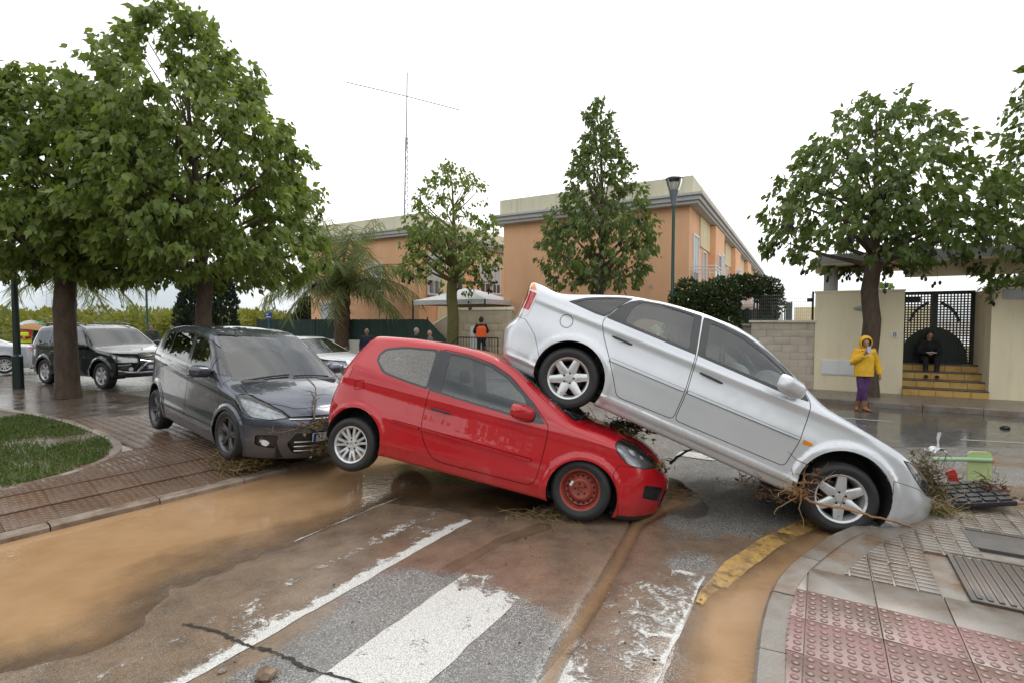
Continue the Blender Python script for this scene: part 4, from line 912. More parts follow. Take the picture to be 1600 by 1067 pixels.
# hedge arch and shrubs by the houses
def shrub(name, label, blobs, n, size, mat, seed, flowers=0, cat='hedge'):
    rng = np.random.default_rng(seed); c0 = Vector(blobs[0][0]); e = tag(empty(name, (c0.x, c0.y, 0)), label, cat); B, D = [], []
    tot = sum(b[1][0]*b[1][2] for b in blobs)
    m = MB()
    for c, r in blobs:
        k = int(n*r[0]*r[2]/tot); p, u = blob_leaves((Vector(c)-Vector((c0.x, c0.y, 0)))[:], r, k, rng); B.append(p); D.append(u*.7+rng.normal(0, .5, u.shape)+np.array([0, 0, .15]))
        q = Vector(c)-Vector((c0.x, c0.y, 0)); m.tube([(q.x, q.y, 0), (q.x+.1, q.y, q.z)], [.04, .02], 5)
    m.build('stems', M_BARK, e); B, D = np.vstack(B), np.vstack(D); leaf_cloud('foliage', B, D, size*rng.uniform(.6, 1.3, len(B)), mat, e, rng, 's')
    if flowers:
        i = rng.choice(len(B), flowers); leaf_cloud('blossom', B[i]*1.01, rng.normal(size=(flowers, 3)), np.full(flowers, .07), plain('white_blossom', (.7, .7, .66), .7), e, rng, 's')
    return e
def bl(px, py, Y, rx, rz, ry=.5): return (tuple(at(px, py, Y)), (rx, ry, rz))
shrub('hedge_arch', 'dark hedge trained into an arch over the garden entrance', [bl(1075, 475, 15.2, .55, .75), bl(1100, 490, 15.0, .6, .9), bl(1125, 465, 15.2, .6, .6), bl(1150, 450, 15.4, .6, .38), bl(1175, 446, 15.4, .55, .34), bl(1198, 455, 15.4, .40, .42), bl(1208, 476, 15.4, .22, .45), bl(1130, 500, 15.0, .5, .7), bl(1065, 500, 15.0, .5, .8)], 17000, .10, M_HEDGE, 5, 260)
shrub('garden_shrub', 'yellow-green shrub top showing above the gate wall beside the tree', [bl(1375, 452, 18, .35, .2)], 600, .1, M_LEAF2, 6, 0, 'shrub')
shrub('garden_shrub', 'light leafy shrub over the right wing wall beside the roof slab', [bl(1575, 452, 14.6, .5, .3)], 900, .1, M_LEAF2, 7, 0, 'shrub')
# distant hills, houses and pylon
def hills(name, Y, prof, col):
    t = NT(name+'_m'); t.set(col=t.mix(t.rng(t.noise(.02, 5, .6, t.co('World')), .3, .7), tuple(v*.8 for v in col), col), rough=.9); xs = np.linspace(-1.7*Y, .2*Y, 90); m = MB()
    z = np.interp(np.linspace(0, 1, 90), np.linspace(0, 1, len(prof)), prof)+Y*.004*smooth_noise(np.stack([xs*.01, xs*0], 1), 3., Y % 7, 4)
    n = len(xs); m.add([(x, Y, -2) for x in xs]+[(x, Y+40, zz) for x, zz in zip(xs, z)]+[(x, Y+400, zz*.7) for x, zz in zip(xs, z)]+[(x, Y+800, -2) for x in xs], [(r_*n+i, r_*n+i+1, (r_+1)*n+i+1, (r_+1)*n+i) for r_ in range(3) for i in range(n-1)]); tag(m.build(name, t.m), kind='structure')
hills('hills', 900, [6, 14, 10, 16, 9, 12, 6], (.10, .12, .13)); hills('terrain', 420, [3, 5, 4, 6.5, 3, 4], (.07, .09, .06))
g = at(178, 497, 260); slab_box('farm_house', 'yellow flat-roofed farmhouse far off above the orchard', 'house', (g.x, g.y, 3.2), (10, 8, 4.4), M_CR, .2)
g = at(258, 499, 330); slab_box('farm_shed', 'long low reddish shed far off beyond the orchard', 'shed', (g.x, g.y, 3.0), (16, 8, 2.6), render_mat('shed_red', (.40, .26, .22)), .1)
g = at(80, 500, 95); pe = lattice_mast('lattice_pylon', (g.x, g.y, 0), 24, .75, 'distant grey lattice pylon over the orchard', M_MAST, 0, False); pe['category'] = 'pylon'

# unseen trees added behind and left of the camera to darken reflections in the cars
rng = np.random.default_rng(78); B_, D_ = [], []
for i in range(330):
    x = rng.uniform(-45, 45); y = -13-rng.uniform(0, 8)-.1*abs(x); hh = rng.uniform(.8, 3.2); p, u = blob_leaves((x, y, hh), (2.4, 2.2, hh+.3), 170, rng); B_.append(p); D_.append(u+np.array([0, 0, -.2]))
for i in range(70):
    y = rng.uniform(-14, 17); x = -31-rng.uniform(0, 6); hh = rng.uniform(1.6, 3.4); p, u = blob_leaves((x, y, hh), (2.2, 2.2, hh), 170, rng); B_.append(p); D_.append(u+np.array([0, 0, -.2]))
B_, D_ = np.vstack(B_), np.vstack(D_); o = leaf_cloud('orchard', B_, D_, rng.uniform(.5, .9, len(B_)), M_LEAFD, None, rng, 's'); tag(o, kind='stuff')  # unseen band, apart from the visible orchard, added for the reflections
# ================================================================== cars
from mathutils.geometry import tessellate_polygon
def curve(pts, sigma=.05, lo=-3.2, hi=3.2, n=1281):
    xs = np.linspace(lo, hi, n); p = np.array(sorted(pts), float)
    y = np.interp(xs, p[:, 0], p[:, 1])
    # linear extension at both ends so that smoothing does not flatten them
    a, b = p[0], p[1]; y = np.where(xs < a[0], a[1]+(xs-a[0])*(b[1]-a[1])/(b[0]-a[0]), y)
    a, b = p[-1], p[-2]; y = np.where(xs > a[0], a[1]+(xs-a[0])*(b[1]-a[1])/(b[0]-a[0]), y)
    st = xs[1]-xs[0]; k = np.exp(-.5*(np.arange(-80, 81)*st/sigma)**2); k /= k.sum()
    y = np.convolve(np.pad(y, 80, mode='reflect', reflect_type='odd'), k, 'valid')
    dy = np.gradient(y, st)
    return (lambda q: np.interp(q, xs, y)), (lambda q: np.interp(q, xs, dy))
def smax(a, b, k):
    h = np.clip(.5+.5*(a-b)/k, 0, 1); return b+(a-b)*h+k*h*(1-h)

def convex_parts(poly):
    """triangles of a polygon merged greedily into convex pieces"""
    T = [list(t) for t in tessellate_polygon([[Vector((p.x, p.y, 0)) for p in poly]])]
    def ar(c): return sum(poly[c[i-1]].x*poly[c[i]].y-poly[c[i]].x*poly[c[i-1]].y for i in range(len(c)))
    T = [t if ar(t) > 0 else t[::-1] for t in T if abs(ar(t)) > 1e-12]
    def convex(c):
        n = len(c)
        return all((poly[c[i-1]]-poly[c[i-2]]).cross(poly[c[i]]-poly[c[i-1]]) > -1e-9 for i in range(n))
    again = True
    while again:
        again = False
        for i in range(len(T)):
            for j in range(i+1, len(T)):
                A, B = T[i], T[j]
                for k in range(len(A)):
                    a, b = A[k-1], A[k]
                    if b in B and a in B and B[(B.index(b)+1) % len(B)] == a:
                        m = B.index(a); C_ = A[k:]+A[:k]+[B[(m+1+q) % len(B)] for q in range(len(B)-2)]
                        if convex(C_): T[i] = C_; T.pop(j); again = True
                        break
                if again: break
            if again: break
    return [[poly[k] for k in c] for c in T]

class Car:
    def __init__(s, spec):
        s.sp = spec
        s.zt, s.dzt = curve(spec['top'], spec.get('top_sig', .07)); s.xf, _ = curve(spec['front'], .035); s.xr, _ = curve(spec['rear'], .035)
        s.w, _ = curve(spec['wid'], .12); s.zb, _ = curve(spec['belt'], .2)
        s.dw, _ = curve(spec.get('dw', [(.1, -.09), (.2, -.035), (.28, -.018), (.33, 0.), (.6, .006), (.9, -.012), (1.6, -.02)]), .025)
    def W(s, x, z):
        t = np.maximum(0, z-s.zb(x)); w = s.w(x)+s.dw(z)-s.sp.get('tum', .5)*t*t/(t+.05)
        for (cx, cz, r) in s.sp['arch']:
            d = np.hypot(x-cx, z-cz)-r; w = w+s.sp.get('flare', .014)/(1+np.exp(np.clip((d-s.sp.get('lip', .06))/.007, -40, 40)))*(d > -.14)
        for (za, zc, amp, sl) in s.sp.get('crease', []):
            d = (z-(za+sl*x))/zc; w = w+amp*np.exp(-d*d)
        return w
    def F(s, P):
        x, y, z = P[..., 0], np.abs(P[..., 1]), P[..., 2]; sp = s.sp
        b = sp.get('bow', .10); xs = x+b*np.tanh(x/.4)*y*y
        top = (z-s.zt(xs)+sp.get('crown', .07)*y*y)/np.sqrt(1+s.dzt(xs)**2)
        wn = np.minimum(y/np.maximum(s.w(x), .3), 1.1)
        fr = x-s.xf(z)+sp['bowf']*wn**2.6; re = s.xr(z)-x+sp.get('bowr', .2)*wn**3
        g = smax(top, fr, sp.get('kf', .07)); g = smax(g, re, sp.get('kr', .06))
        g = smax(g, y-s.W(x, z), sp.get('k', .085)); g = smax(g, sp.get('z0', .17)-z, .03)
        return g
    def grad(s, P, e=1e-3):
        P = np.asarray(P, float); n = np.stack([s.F(P+np.eye(3)[i]*e)-s.F(P-np.eye(3)[i]*e) for i in range(3)], -1)
        return n/np.maximum(np.linalg.norm(n, axis=-1, keepdims=True), 1e-9)
    def shoot(s, O, D):
        lo = np.zeros(O.shape[:-1]); hi = np.full(O.shape[:-1], 2.6)
        for _ in range(34):
            m = .5*(lo+hi); ins = s.F(O+D*m[..., None]) < 0
            lo = np.where(ins, m, lo); hi = np.where(ins, hi, m)
        return O+D*(.5*(lo+hi))[..., None]
    def shell(s):
        sp = s.sp; q = sp.get('res', 1.0); zs = sp.get('zs', .6)
        xa, xb = s.xr(np.array(.6))+sp.get('capr', .62), s.xf(np.array(.5))-sp.get('capf', .72)
        th = np.radians(np.linspace(-38, 90, 721)); m = np.array([0, 0, 0.])
        P = s.shoot(np.tile([.1, 0, zs], (721, 1)), np.stack([0*th, np.cos(th), np.sin(th)], -1))
        L = np.r_[0, np.cumsum(np.linalg.norm(np.diff(P, axis=0), axis=1))]
        nt_ = int(L[-1]/(.026/q)); T = np.interp(np.linspace(0, L[-1], nt_+1), L, th); T[-1] = PI/2
        nx = int((xb-xa)/(.035/q)); X = np.linspace(xa, xb, nx+1); nc = int(38*q)
        rows = []; D0 = []
        ph = np.linspace(PI/2, 0, nc+1)[:-1]
        for p in ph: rows.append((xa, -math.sin(p), math.cos(p)))
        for x in X: rows.append((x, 0., 1.))
        for p in ph[::-1]: rows.append((xb, math.sin(p), math.cos(p)))
        O = np.zeros((len(rows), len(T), 3)); D = np.zeros_like(O)
        for i, (x, sx, cy) in enumerate(rows):
            O[i, :, 0] = x; O[i, :, 2] = zs
            D[i, :, 0] = sx*np.cos(T); D[i, :, 1] = cy*np.cos(T); D[i, :, 2] = np.sin(T)
        P = s.shoot(O, D); P[0, :, 1] = 0; P[-1, :, 1] = 0; P[:, -1, 1] = 0
        bm = bmesh.new(); R_, C_ = P.shape[:2]
        vs = [[bm.verts.new(P[i, j]) for j in range(C_)] for i in range(R_)]
        for i in range(R_-1):
            for j in range(C_-1): bm.faces.new((vs[i][j+1], vs[i+1][j+1], vs[i+1][j], vs[i][j]))
        bmesh.ops.remove_doubles(bm, verts=bm.verts, dist=1e-5)
        bmesh.ops.dissolve_degenerate(bm, edges=bm.edges, dist=1e-6)
        s.bm = bm; s.lay = bm.faces.layers.int.new('region'); s.names = ['body', 'seam', 'void']
    # --- cookie cutters: axis 'y' = side view (x,z), 'z' = plan (x,y), 'x+' front view (y,z), 'x-' rear view
    AX = {'y': (Vector((1, 0, 0)), Vector((0, 0, 1)), Vector((0, 1, 0))), 'z': (Vector((1, 0, 0)), Vector((0, 1, 0)), Vector((0, 0, 1))),
          'x+': (Vector((0, 1, 0)), Vector((0, 0, 1)), Vector((1, 0, 0))), 'x-': (Vector((0, 1, 0)), Vector((0, 0, 1)), Vector((-1, 0, 0)))}
    def rid(s, name):
        if name not in s.names: s.names.append(name)
        return s.names.index(name)
    def cut(s, poly, axis, name, lim=.12, within=None, where=None):
        U, V, N = s.AX[axis]; rid = s.rid(name); poly = [Vector((p[0], p[1])) for p in poly]
        area = sum(poly[i-1].x*poly[i].y-poly[i].x*poly[i-1].y for i in range(len(poly)))
        if area < 0: poly.reverse()
        n = len(poly)
        convex = all((poly[i-1]-poly[i-2]).cross(poly[i]-poly[i-1]) > -1e-7 for i in range(n))
        tris = [poly] if convex else convex_parts(poly)
        wi = None if within is None else [s.names.index(k) for k in within]
        U0, U1 = min(p.x for p in poly), max(p.x for p in poly); V0, V1 = min(p.y for p in poly), max(p.y for p in poly)
        iu, iv = (0, 2) if axis == 'y' else (0, 1) if axis == 'z' else (1, 2)
        lay = s.lay; pad = .06; cand = []; cs = []
        for f in s.bm.faces:
            q = f.verts[0].co
            if q[iu] < U0-pad or q[iu] > U1+pad or q[iv] < V0-pad or q[iv] > V1+pad: continue
            if wi is not None and f[lay] not in wi: continue
            c = f.calc_center_median()
            if where is not None and not where(c): continue
            cand.append(f); cs.append(c[:])
        if not cand: return
        nn = s.grad(np.array(cs)) @ np.array(N)
        cand = set(f for f, d in zip(cand, nn) if d >= lim); inside = []
        for T in tris:
            T = list(T)
            if sum(T[i-1].x*T[i].y-T[i].x*T[i-1].y for i in range(len(T))) < 0: T.reverse()
            u0, u1 = min(p.x for p in T)-pad, max(p.x for p in T)+pad; v0, v1 = min(p.y for p in T)-pad, max(p.y for p in T)+pad
            fs = [f for f in cand if u0 < f.verts[0].co[iu] < u1 and v0 < f.verts[0].co[iv] < v1]
            for i in range(len(T)):
                a, b = T[i-1], T[i]; d = b-a
                if d.length < 1e-6 or not fs: continue
                no = (U*d.y - V*d.x).normalized(); co = U*a.x+V*a.y
                crossing = []; keep = []
                for f in fs:
                    ds = [(v.co-co).dot(no) for v in f.verts]
                    mn, mxx = min(ds), max(ds)
                    if mxx <= 1e-5: keep.append(f)
                    elif mn < -1e-5: crossing.append(f)
                if crossing:
                    es = {e for f in crossing for e in f.edges}; vs = {v for f in crossing for v in f.verts}
                    r = bmesh.ops.bisect_plane(s.bm, geom=list(vs)+list(es)+crossing, plane_co=co, plane_no=no, dist=1e-5)
                    nf = [f for f in r['geom'] if isinstance(f, bmesh.types.BMFace)]
                    cand.update(nf)
                    keep += [f for f in nf if (f.calc_center_median()-co).dot(no) < 0]
                fs = keep
            inside += fs; cand.difference_update(fs)
        for f in inside: f[lay] = rid
    @staticmethod
    def fillet(P, r=.03, n=3):
        out = []; P = [Vector(p[:2]) for p in P]
        for i in range(len(P)):
            a, b, c = P[i-1], P[i], P[(i+1) % len(P)]
            d1, d2 = a-b, c-b; q = min(r, d1.length*.45, d2.length*.45)
            p1, p2 = b+d1.normalized()*q, b+d2.normalized()*q
            for k in range(n+1):
                t = k/n; out.append(p1*(1-t)**2+b*2*t*(1-t)+p2*t*t)
        return out
    @staticmethod
    def inset(P, d):
        P = [Vector(p[:2]) for p in P]
        if sum(P[i-1].x*P[i].y-P[i].x*P[i-1].y for i in range(len(P))) < 0: P.reverse()
        out = []
        for i in range(len(P)):
            a, b, c = P[i-1], P[i], P[(i+1) % len(P)]
            e1, e2 = (b-a).normalized(), (c-b).normalized(); n1, n2 = Vector((-e1.y, e1.x)), Vector((-e2.y, e2.x))
            m = n1+n2; m = m/max(m.length_squared, .3)*2 if m.length > 1e-6 else n1
            out.append(b+m*d)
        return out
    def panel(s, poly, axis, name, gap=.007, r=.03, **k):
        P = s.fillet(poly, r) if r > 0 else poly
        s.cut(P, axis, 'seam', **k)
        if k.get('within'): k = dict(k, within=['seam'])
        s.cut(s.inset(P, gap), axis, name, **k)
    def circle(s, cx, cz, r, n=28): return [(cx+r*math.cos(2*PI*i/n), cz+r*math.sin(2*PI*i/n)) for i in range(n)]
    def take(s, name, mat, parent, side=0, off=0.0, skirt=False, obj_name=None, deform=None):
        """mesh object from one region. side 0: both halves welded, +1/-1: one half"""
        rid = s.names.index(name)
        fs = [f for f in s.bm.faces if f[s.lay] == rid]
        if not fs: return None
        idx = {}; co = []
        for f in fs:
            for v in f.verts:
                if v not in idx: idx[v] = len(co); co.append(v.co[:])
        co = np.array(co); nr = s.grad(co); faces = [[idx[v] for v in f.verts] for f in fs]
        bnd = {}
        if skirt and off:
            for f in faces:
                for i in range(len(f)):
                    a, b = f[i-1], f[i]; bnd[(a, b)] = 1
            bnd = [(a, b) for (a, b) in bnd if (b, a) not in bnd]
        base = co.copy(); co = co+nr*off
        base_n = len(co)
        if skirt and off:
            ii = {}
            extra = []; en = []
            for a, b in bnd:
                for q in (a, b):
                    if q not in ii: ii[q] = base_n+len(extra); extra.append(base[q]); en.append(nr[q])
            sk = [[b, a, ii[a], ii[b]] for a, b in bnd]
            if extra: co = np.vstack([co, extra]); nr = np.vstack([nr, en])
            faces = faces+sk
        V_, N_, Fs = [], [], []
        for sg in ((1, -1) if side == 0 else (side,)):
            n0 = len(V_); m = np.array([1, sg, 1])
            V_ += list(co*m); N_ += list(nr*m); Fs += [[n0+i for i in (f if sg > 0 else f[::-1])] for f in faces]
        V_ = np.array(V_); N_ = np.array(N_)
        if deform is not None: V_ = deform(V_)
        me = bpy.data.meshes.new(obj_name or name); me.from_pydata(V_.tolist(), [], Fs); me.update()
        me.polygons.foreach_set('use_smooth', [True]*len(me.polygons))
        if not (skirt and off) and deform is None:
            N_[np.abs(V_[:, 1]) < 1e-6, 1] = 0
            me.normals_split_custom_set_from_vertices(N_.tolist())
        else:
            me.set_sharp_from_angle(angle=math.radians(40))
        return tag(link(obj_name or name, me, mat, parent), kind='stuff' if name == 'seam' else None)
    def lining(s, parent, skip, zlo, zhi, xlo, xhi, off, mat, name):
        bad = [s.names.index(k) for k in skip if k in s.names]
        s.names.append('_tmp'); old = {}
        for f in s.bm.faces:
            c = f.calc_center_median()
            if f[s.lay] not in bad and zlo < c.z < zhi and xlo < c.x < xhi: old[f] = f[s.lay]; f[s.lay] = len(s.names)-1
        o = s.take('_tmp', mat, parent, 0, -off, False, name)
        for f, v in old.items(): f[s.lay] = v
        s.names.pop(); return o

# ---- wheels (local axis z points outwards)
def wheel_mesh_tyre(R_, rim, w):
    m = MB(); h = w/2
    prof = [(rim-.008, -h*.80), (rim+.012, -h*.92), (rim+.45*(R_-rim), -h*1.02), (R_-.022, -h*.93), (R_-.004, -h*.72)]
    for g in (-.45, -.15, .15, .45):
        prof += [(R_, h*(g-.11)), (R_, h*(g-.02)), (R_-.008, h*(g-.015)), (R_-.008, h*(g+.015)), (R_, h*(g+.02)), (R_, h*(g+.11))]
    prof += [(R_-.004, h*.72), (R_-.022, h*.93), (rim+.62*(R_-rim), h*1.0), (rim+.5*(R_-rim), h*1.03), (rim+.40*(R_-rim), h*1.0), (rim+.012, h*.92), (rim-.008, h*.80)]
    m.lathe(prof, 56); return m.mesh('tyre', [MT['rubber']], True, 30)
def spoke_solid(m, a, r0, r1, w0, w1, z0, z1, th=.03, lean=0.0):
    ca, sa = math.cos(a), math.sin(a)
    def pt(r, t, z, ln): 
        aa = ln; x, y = r, t+aa
        return (x*ca-y*sa, x*sa+y*ca, z)
    vs = []
    for (r, w_, z, ln) in ((r0, w0, z0, 0), ((r0+r1)/2, (w0+w1)/2*.94, (z0+z1)/2+.006, lean*.5), (r1, w1, z1, lean)):
        vs += [pt(r, -w_*.5, z-th, ln), pt(r, -w_*.5, z-.006, ln), pt(r, -w_*.36, z, ln), pt(r, w_*.36, z, ln), pt(r, w_*.5, z-.006, ln), pt(r, w_*.5, z-th, ln)]
    fs = [(i*6+k, i*6+(k+1) % 6, (i+1)*6+(k+1) % 6, (i+1)*6+k) for i in range(2) for k in range(6)]
    m.add(vs, fs+[(5, 4, 3, 2, 1, 0), tuple(range(12, 18))])
def rim_mesh(kind, rim, w, mat):
    m = MB(); h = w/2
    m.lathe([(rim-.03, -h*.8), (rim-.03, h*.25), (rim-.018, h*.55), (rim-.012, h*.78), (rim+.004, h*.90), (rim+.010, h*.86), (rim+.004, h*.74), (rim-.004, h*.5)], 48)
    zf = h*.62
    if kind == 'six':
        for i in range(6): spoke_solid(m, i*PI/3+.35, .045, rim-.008, .105, .072, zf-.004, h*.76, .035)
        m.lathe([(.0, zf+.004), (.034, zf+.004), (.036, zf-.002), (.082, zf-.004), (.088, zf-.03)], 24)
    elif kind == 'twin':
        for i in range(7):
            a = i*2*PI/7+.2
            spoke_solid(m, a-.13, .05, rim-.008, .034, .030, zf-.006, h*.74, .03, -.012); spoke_solid(m, a+.13, .05, rim-.008, .034, .030, zf-.006, h*.74, .03, .012)
        m.lathe([(.0, zf-.012), (.026, zf-.012), (.028, zf), (.070, zf-.002), (.082, zf-.03)], 24)
    elif kind == 'five':
        for i in range(5):
            a = i*2*PI/5+.5
            spoke_solid(m, a-.17, .04, rim-.008, .040, .030, zf-.006, h*.72, .03, .008); spoke_solid(m, a+.17, .04, rim-.008, .040, .030, zf-.006, h*.72, .03, -.008)
        m.lathe([(.0, zf+.002), (.03, zf+.002), (.032, zf-.004), (.062, zf-.006), (.07, zf-.03)], 24)
    else:
        m.lathe([(.0, zf-.035), (.028, zf-.035), (.03, zf-.02), (.062, zf-.02), (.085, zf-.008), (.105, zf-.012), (.12, zf-.034), (.135, zf-.040), (rim-.045, zf-.030), (rim-.03, zf-.045), (rim-.016, zf-.03)], 48)
    return m.mesh('rim', [mat], True, 38)
WHEEL_CACHE = {}
def add_wheel(parent, loc, side, R_, rim, w, kind, mat, steer=0.0, spin=0.0):
    key = (R_, rim, w, kind)
    if key not in WHEEL_CACHE:
        d = MB(); zf = w/2*.62
        d.lathe([(.0, -.02), (rim-.075, -.02), (rim-.075, -.035), (.0, -.035)], 36)
        dm = d.mesh('brake_disc', [MT['brake']], True)
        b = MB()
        if kind == 'steel':
            for i in range(16):
                a = i*2*PI/16; b.lathe([(.0, zf-.0330), (.0125, zf-.0330)], 10, Matrix.Translation((.131*math.cos(a)*rim/.19, .131*math.sin(a)*rim/.19, .0005)))
        br = .034 if kind == 'five' else .054
        for i in range(5):
            a = i*2*PI/5+.3; z_ = zf-(.002 if kind != 'steel' else .018)
            b.lathe([(.0, z_+.0035), (.0105, z_+.0035), (.0115, z_-.004)], 8, Matrix.Translation((br*math.cos(a), br*math.sin(a), 0)))
        bmesh_ = b.mesh('wheel_bolts', [MT['seam'] if kind != 'five' else MT['brake']], True)
        WHEEL_CACHE[key] = (wheel_mesh_tyre(R_, rim, w), rim_mesh(kind, rim, w, mat), dm, bmesh_)
    e = empty('wheel', loc, (PI/2 if side < 0 else -PI/2, 0, steer), parent)
    e.rotation_mode = 'XYZ'
    M_ = Matrix.Rotation(steer, 4, 'Z') @ Matrix.Rotation(PI/2 if side < 0 else -PI/2, 4, 'X') @ Matrix.Rotation(spin, 4, 'Z')
    e.rotation_euler = M_.to_euler()
    for nm, me in zip(('tyre', 'rim', 'brake_disc', 'wheel_bolts'), WHEEL_CACHE[key]): tag(link(nm, me, None, e), kind='stuff' if nm == 'wheel_bolts' else None)
    if kind == 'steel':
        g = MB()
        for a in (2.25, 2.5): g.lathe([(0, .022), (.013, .022), (.015, .016), (.015, .01)], 12, Matrix.Translation((.105*math.cos(a), .105*math.sin(a), w/2*.62-.03)))
        g.build('balance_weight', MT['plate_white'], e)
    return e
def add_well(parent, cx, cz, r, side, y_out, depth=.36, z0=.25):
    m = MB(); n = 20; P = []
    for i in range(n+1):
        a = -.55+(PI+1.1)*i/n; P.append((cx+r*math.cos(a), max(cz+r*math.sin(a), z0-.02)))
    y0, y1 = side*y_out, side*(y_out-depth)
    m.add([(x, y0, z) for x, z in P]+[(x, y1, z) for x, z in P], [(i, i+1, n+2+i, n+1+i) for i in range(n)])
    m.add([(x, y1, z) for x, z in P], [tuple(range(n+1))])
    return m.build('wheel_well', MT['underbody'], parent)
def seat(parent, x, y, w=.5, z=.30, h=.62, name='front_seat', head=True, lean=.32):
    m = MB()
    m.bevbox((0, 0, 0), (.50, w, .15), .05, Matrix.Translation((x+.06, y, z+.10)) @ Matrix.Rotation(-.12, 4, 'Y'))
    m.bevbox((0, 0, 0), (.13, w*.96, h), .05, Matrix.Translation((x-.27-.13, y, z+.16+h*.45)) @ Matrix.Rotation(-lean, 4, 'Y'))
    o = m.build(name, MT['seat_cloth'], parent)
    if head:
        hm = MB()
        for k in ((0,) if w < .7 else (-.36, .36)):
            hm.bevbox((0, 0, 0), (.09, .25, .17), .04, Matrix.Translation((x-.27-.13-math.sin(lean)*(h*.5+.10)-.02, y+k, z+.16+h*.45+math.cos(lean)*(h*.5+.13))) @ Matrix.Rotation(-lean*.6, 4, 'Y'))
        hm.build('headrest', MT['seat_cloth'], o)
    return o
def steering(parent, x, y, z, r=.185):
    m = MB(); M_ = Matrix.Translation((x, y, z)) @ Matrix.Rotation(-1.12, 4, 'Y')
    m.tube([M_ @ Vector((r*math.cos(a), r*math.sin(a), 0)) for a in np.linspace(0, 2*PI, 33)], .016, 8)
    m.lathe([(0, .03), (.07, .02), (.085, -.02), (.04, -.16), (.04, -.3)], 16, M_)
    for a in (.2, PI-.2, -PI/2): m.tube([M_ @ Vector((.06*math.cos(a), .06*math.sin(a), 0)), M_ @ Vector((r*math.cos(a), r*math.sin(a), 0))], .018, 6, flat=.5)
    return m.build('steering_wheel', MT['interior'], parent)
def door_mirror(parent, x, y, z, side, paintm, sz=(.085, .115, .075), fold=-.22):
    """housing with its flat glass facing backwards"""
    m = MB(); M_ = Matrix.Translation((x, side*(y+sz[1]*.9), z)) @ Matrix.Rotation(side*fold, 4, 'Z')
    bm = bmesh.new(); bmesh.ops.create_uvsphere(bm, u_segments=20, v_segments=14, radius=1)
    vs = []
    for v in bm.verts:
        c = v.co; q = Vector([math.copysign(abs(t)**.62, t) for t in c])
        if q.x < -.28: q.x = -.28
        vs.append(M_ @ Vector((q.x*sz[0], q.y*sz[1]*(1-.10*q.x), q.z*sz[2]*(1-.12*q.x)+.01*q.y*side)))
    bm.verts.index_update(); m.add(vs, [[v.index for v in f.verts] for f in bm.faces]); bm.free()
    o = m.build('wing_mirror', paintm, parent, True, 50)
    g = MB(); g.add([M_ @ Vector((-.285*sz[0], sy*sz[1]*.82, sz_*sz[2]*.78)) for sy, sz_ in ((-1, -1), (1, -1), (1, 1), (-1, 1))], [(0, 1, 2, 3)]); g.build('mirror_glass', MT['mirror'], o)
    st = MB(); st.tube([(x+.01, side*(y-.045), z-.07), (x+.0, side*(y+.02), z-.045), (x, side*(y+.07), z-.02)], [.04, .032, .03], 8, flat=.6); st.build('mirror_stalk', MT['black_plastic'], o)
    return o
def handle_bar(parent, C, x0, x1, z, side, mat, rise=0.0):
    m = MB(); n = 6; pts = []
    for i in range(n+1):
        t = i/n; x = x0+(x1-x0)*t; zz = z+rise*t; y = float(C.W(np.array(x), np.array(zz)))
        pts.append((x, side*(y+(.006+.026*math.sin(PI*t)**.5)), zz))
    m.tube(pts, [.010]+[.0135]*(n-1)+[.010], 8, flat=.8); o = m.build('door_handle', mat, parent)
    return o
def wipers(parent, C, x0, ys, L, mat):
    for y0, sg in ys:
        m = MB(); pts = []
        for i in range(9):
            t = i/8; y = y0+sg*L*t; x = x0-.10*abs(y)**2-.03*t
            pts.append((x, y, 0))
        O = np.array([[p[0], p[1], .7] for p in pts]); D = np.tile([0, 0, 1.], (9, 1)); Q = C.shoot(O, D)
        m.tube([(q[0], q[1], q[2]+.018) for q in Q], .009, 6, flat=1.4); m.build('wiper', mat, parent)
def glaze(C, root, sides, screen, rearw=None, sw_x=.1):
    pass
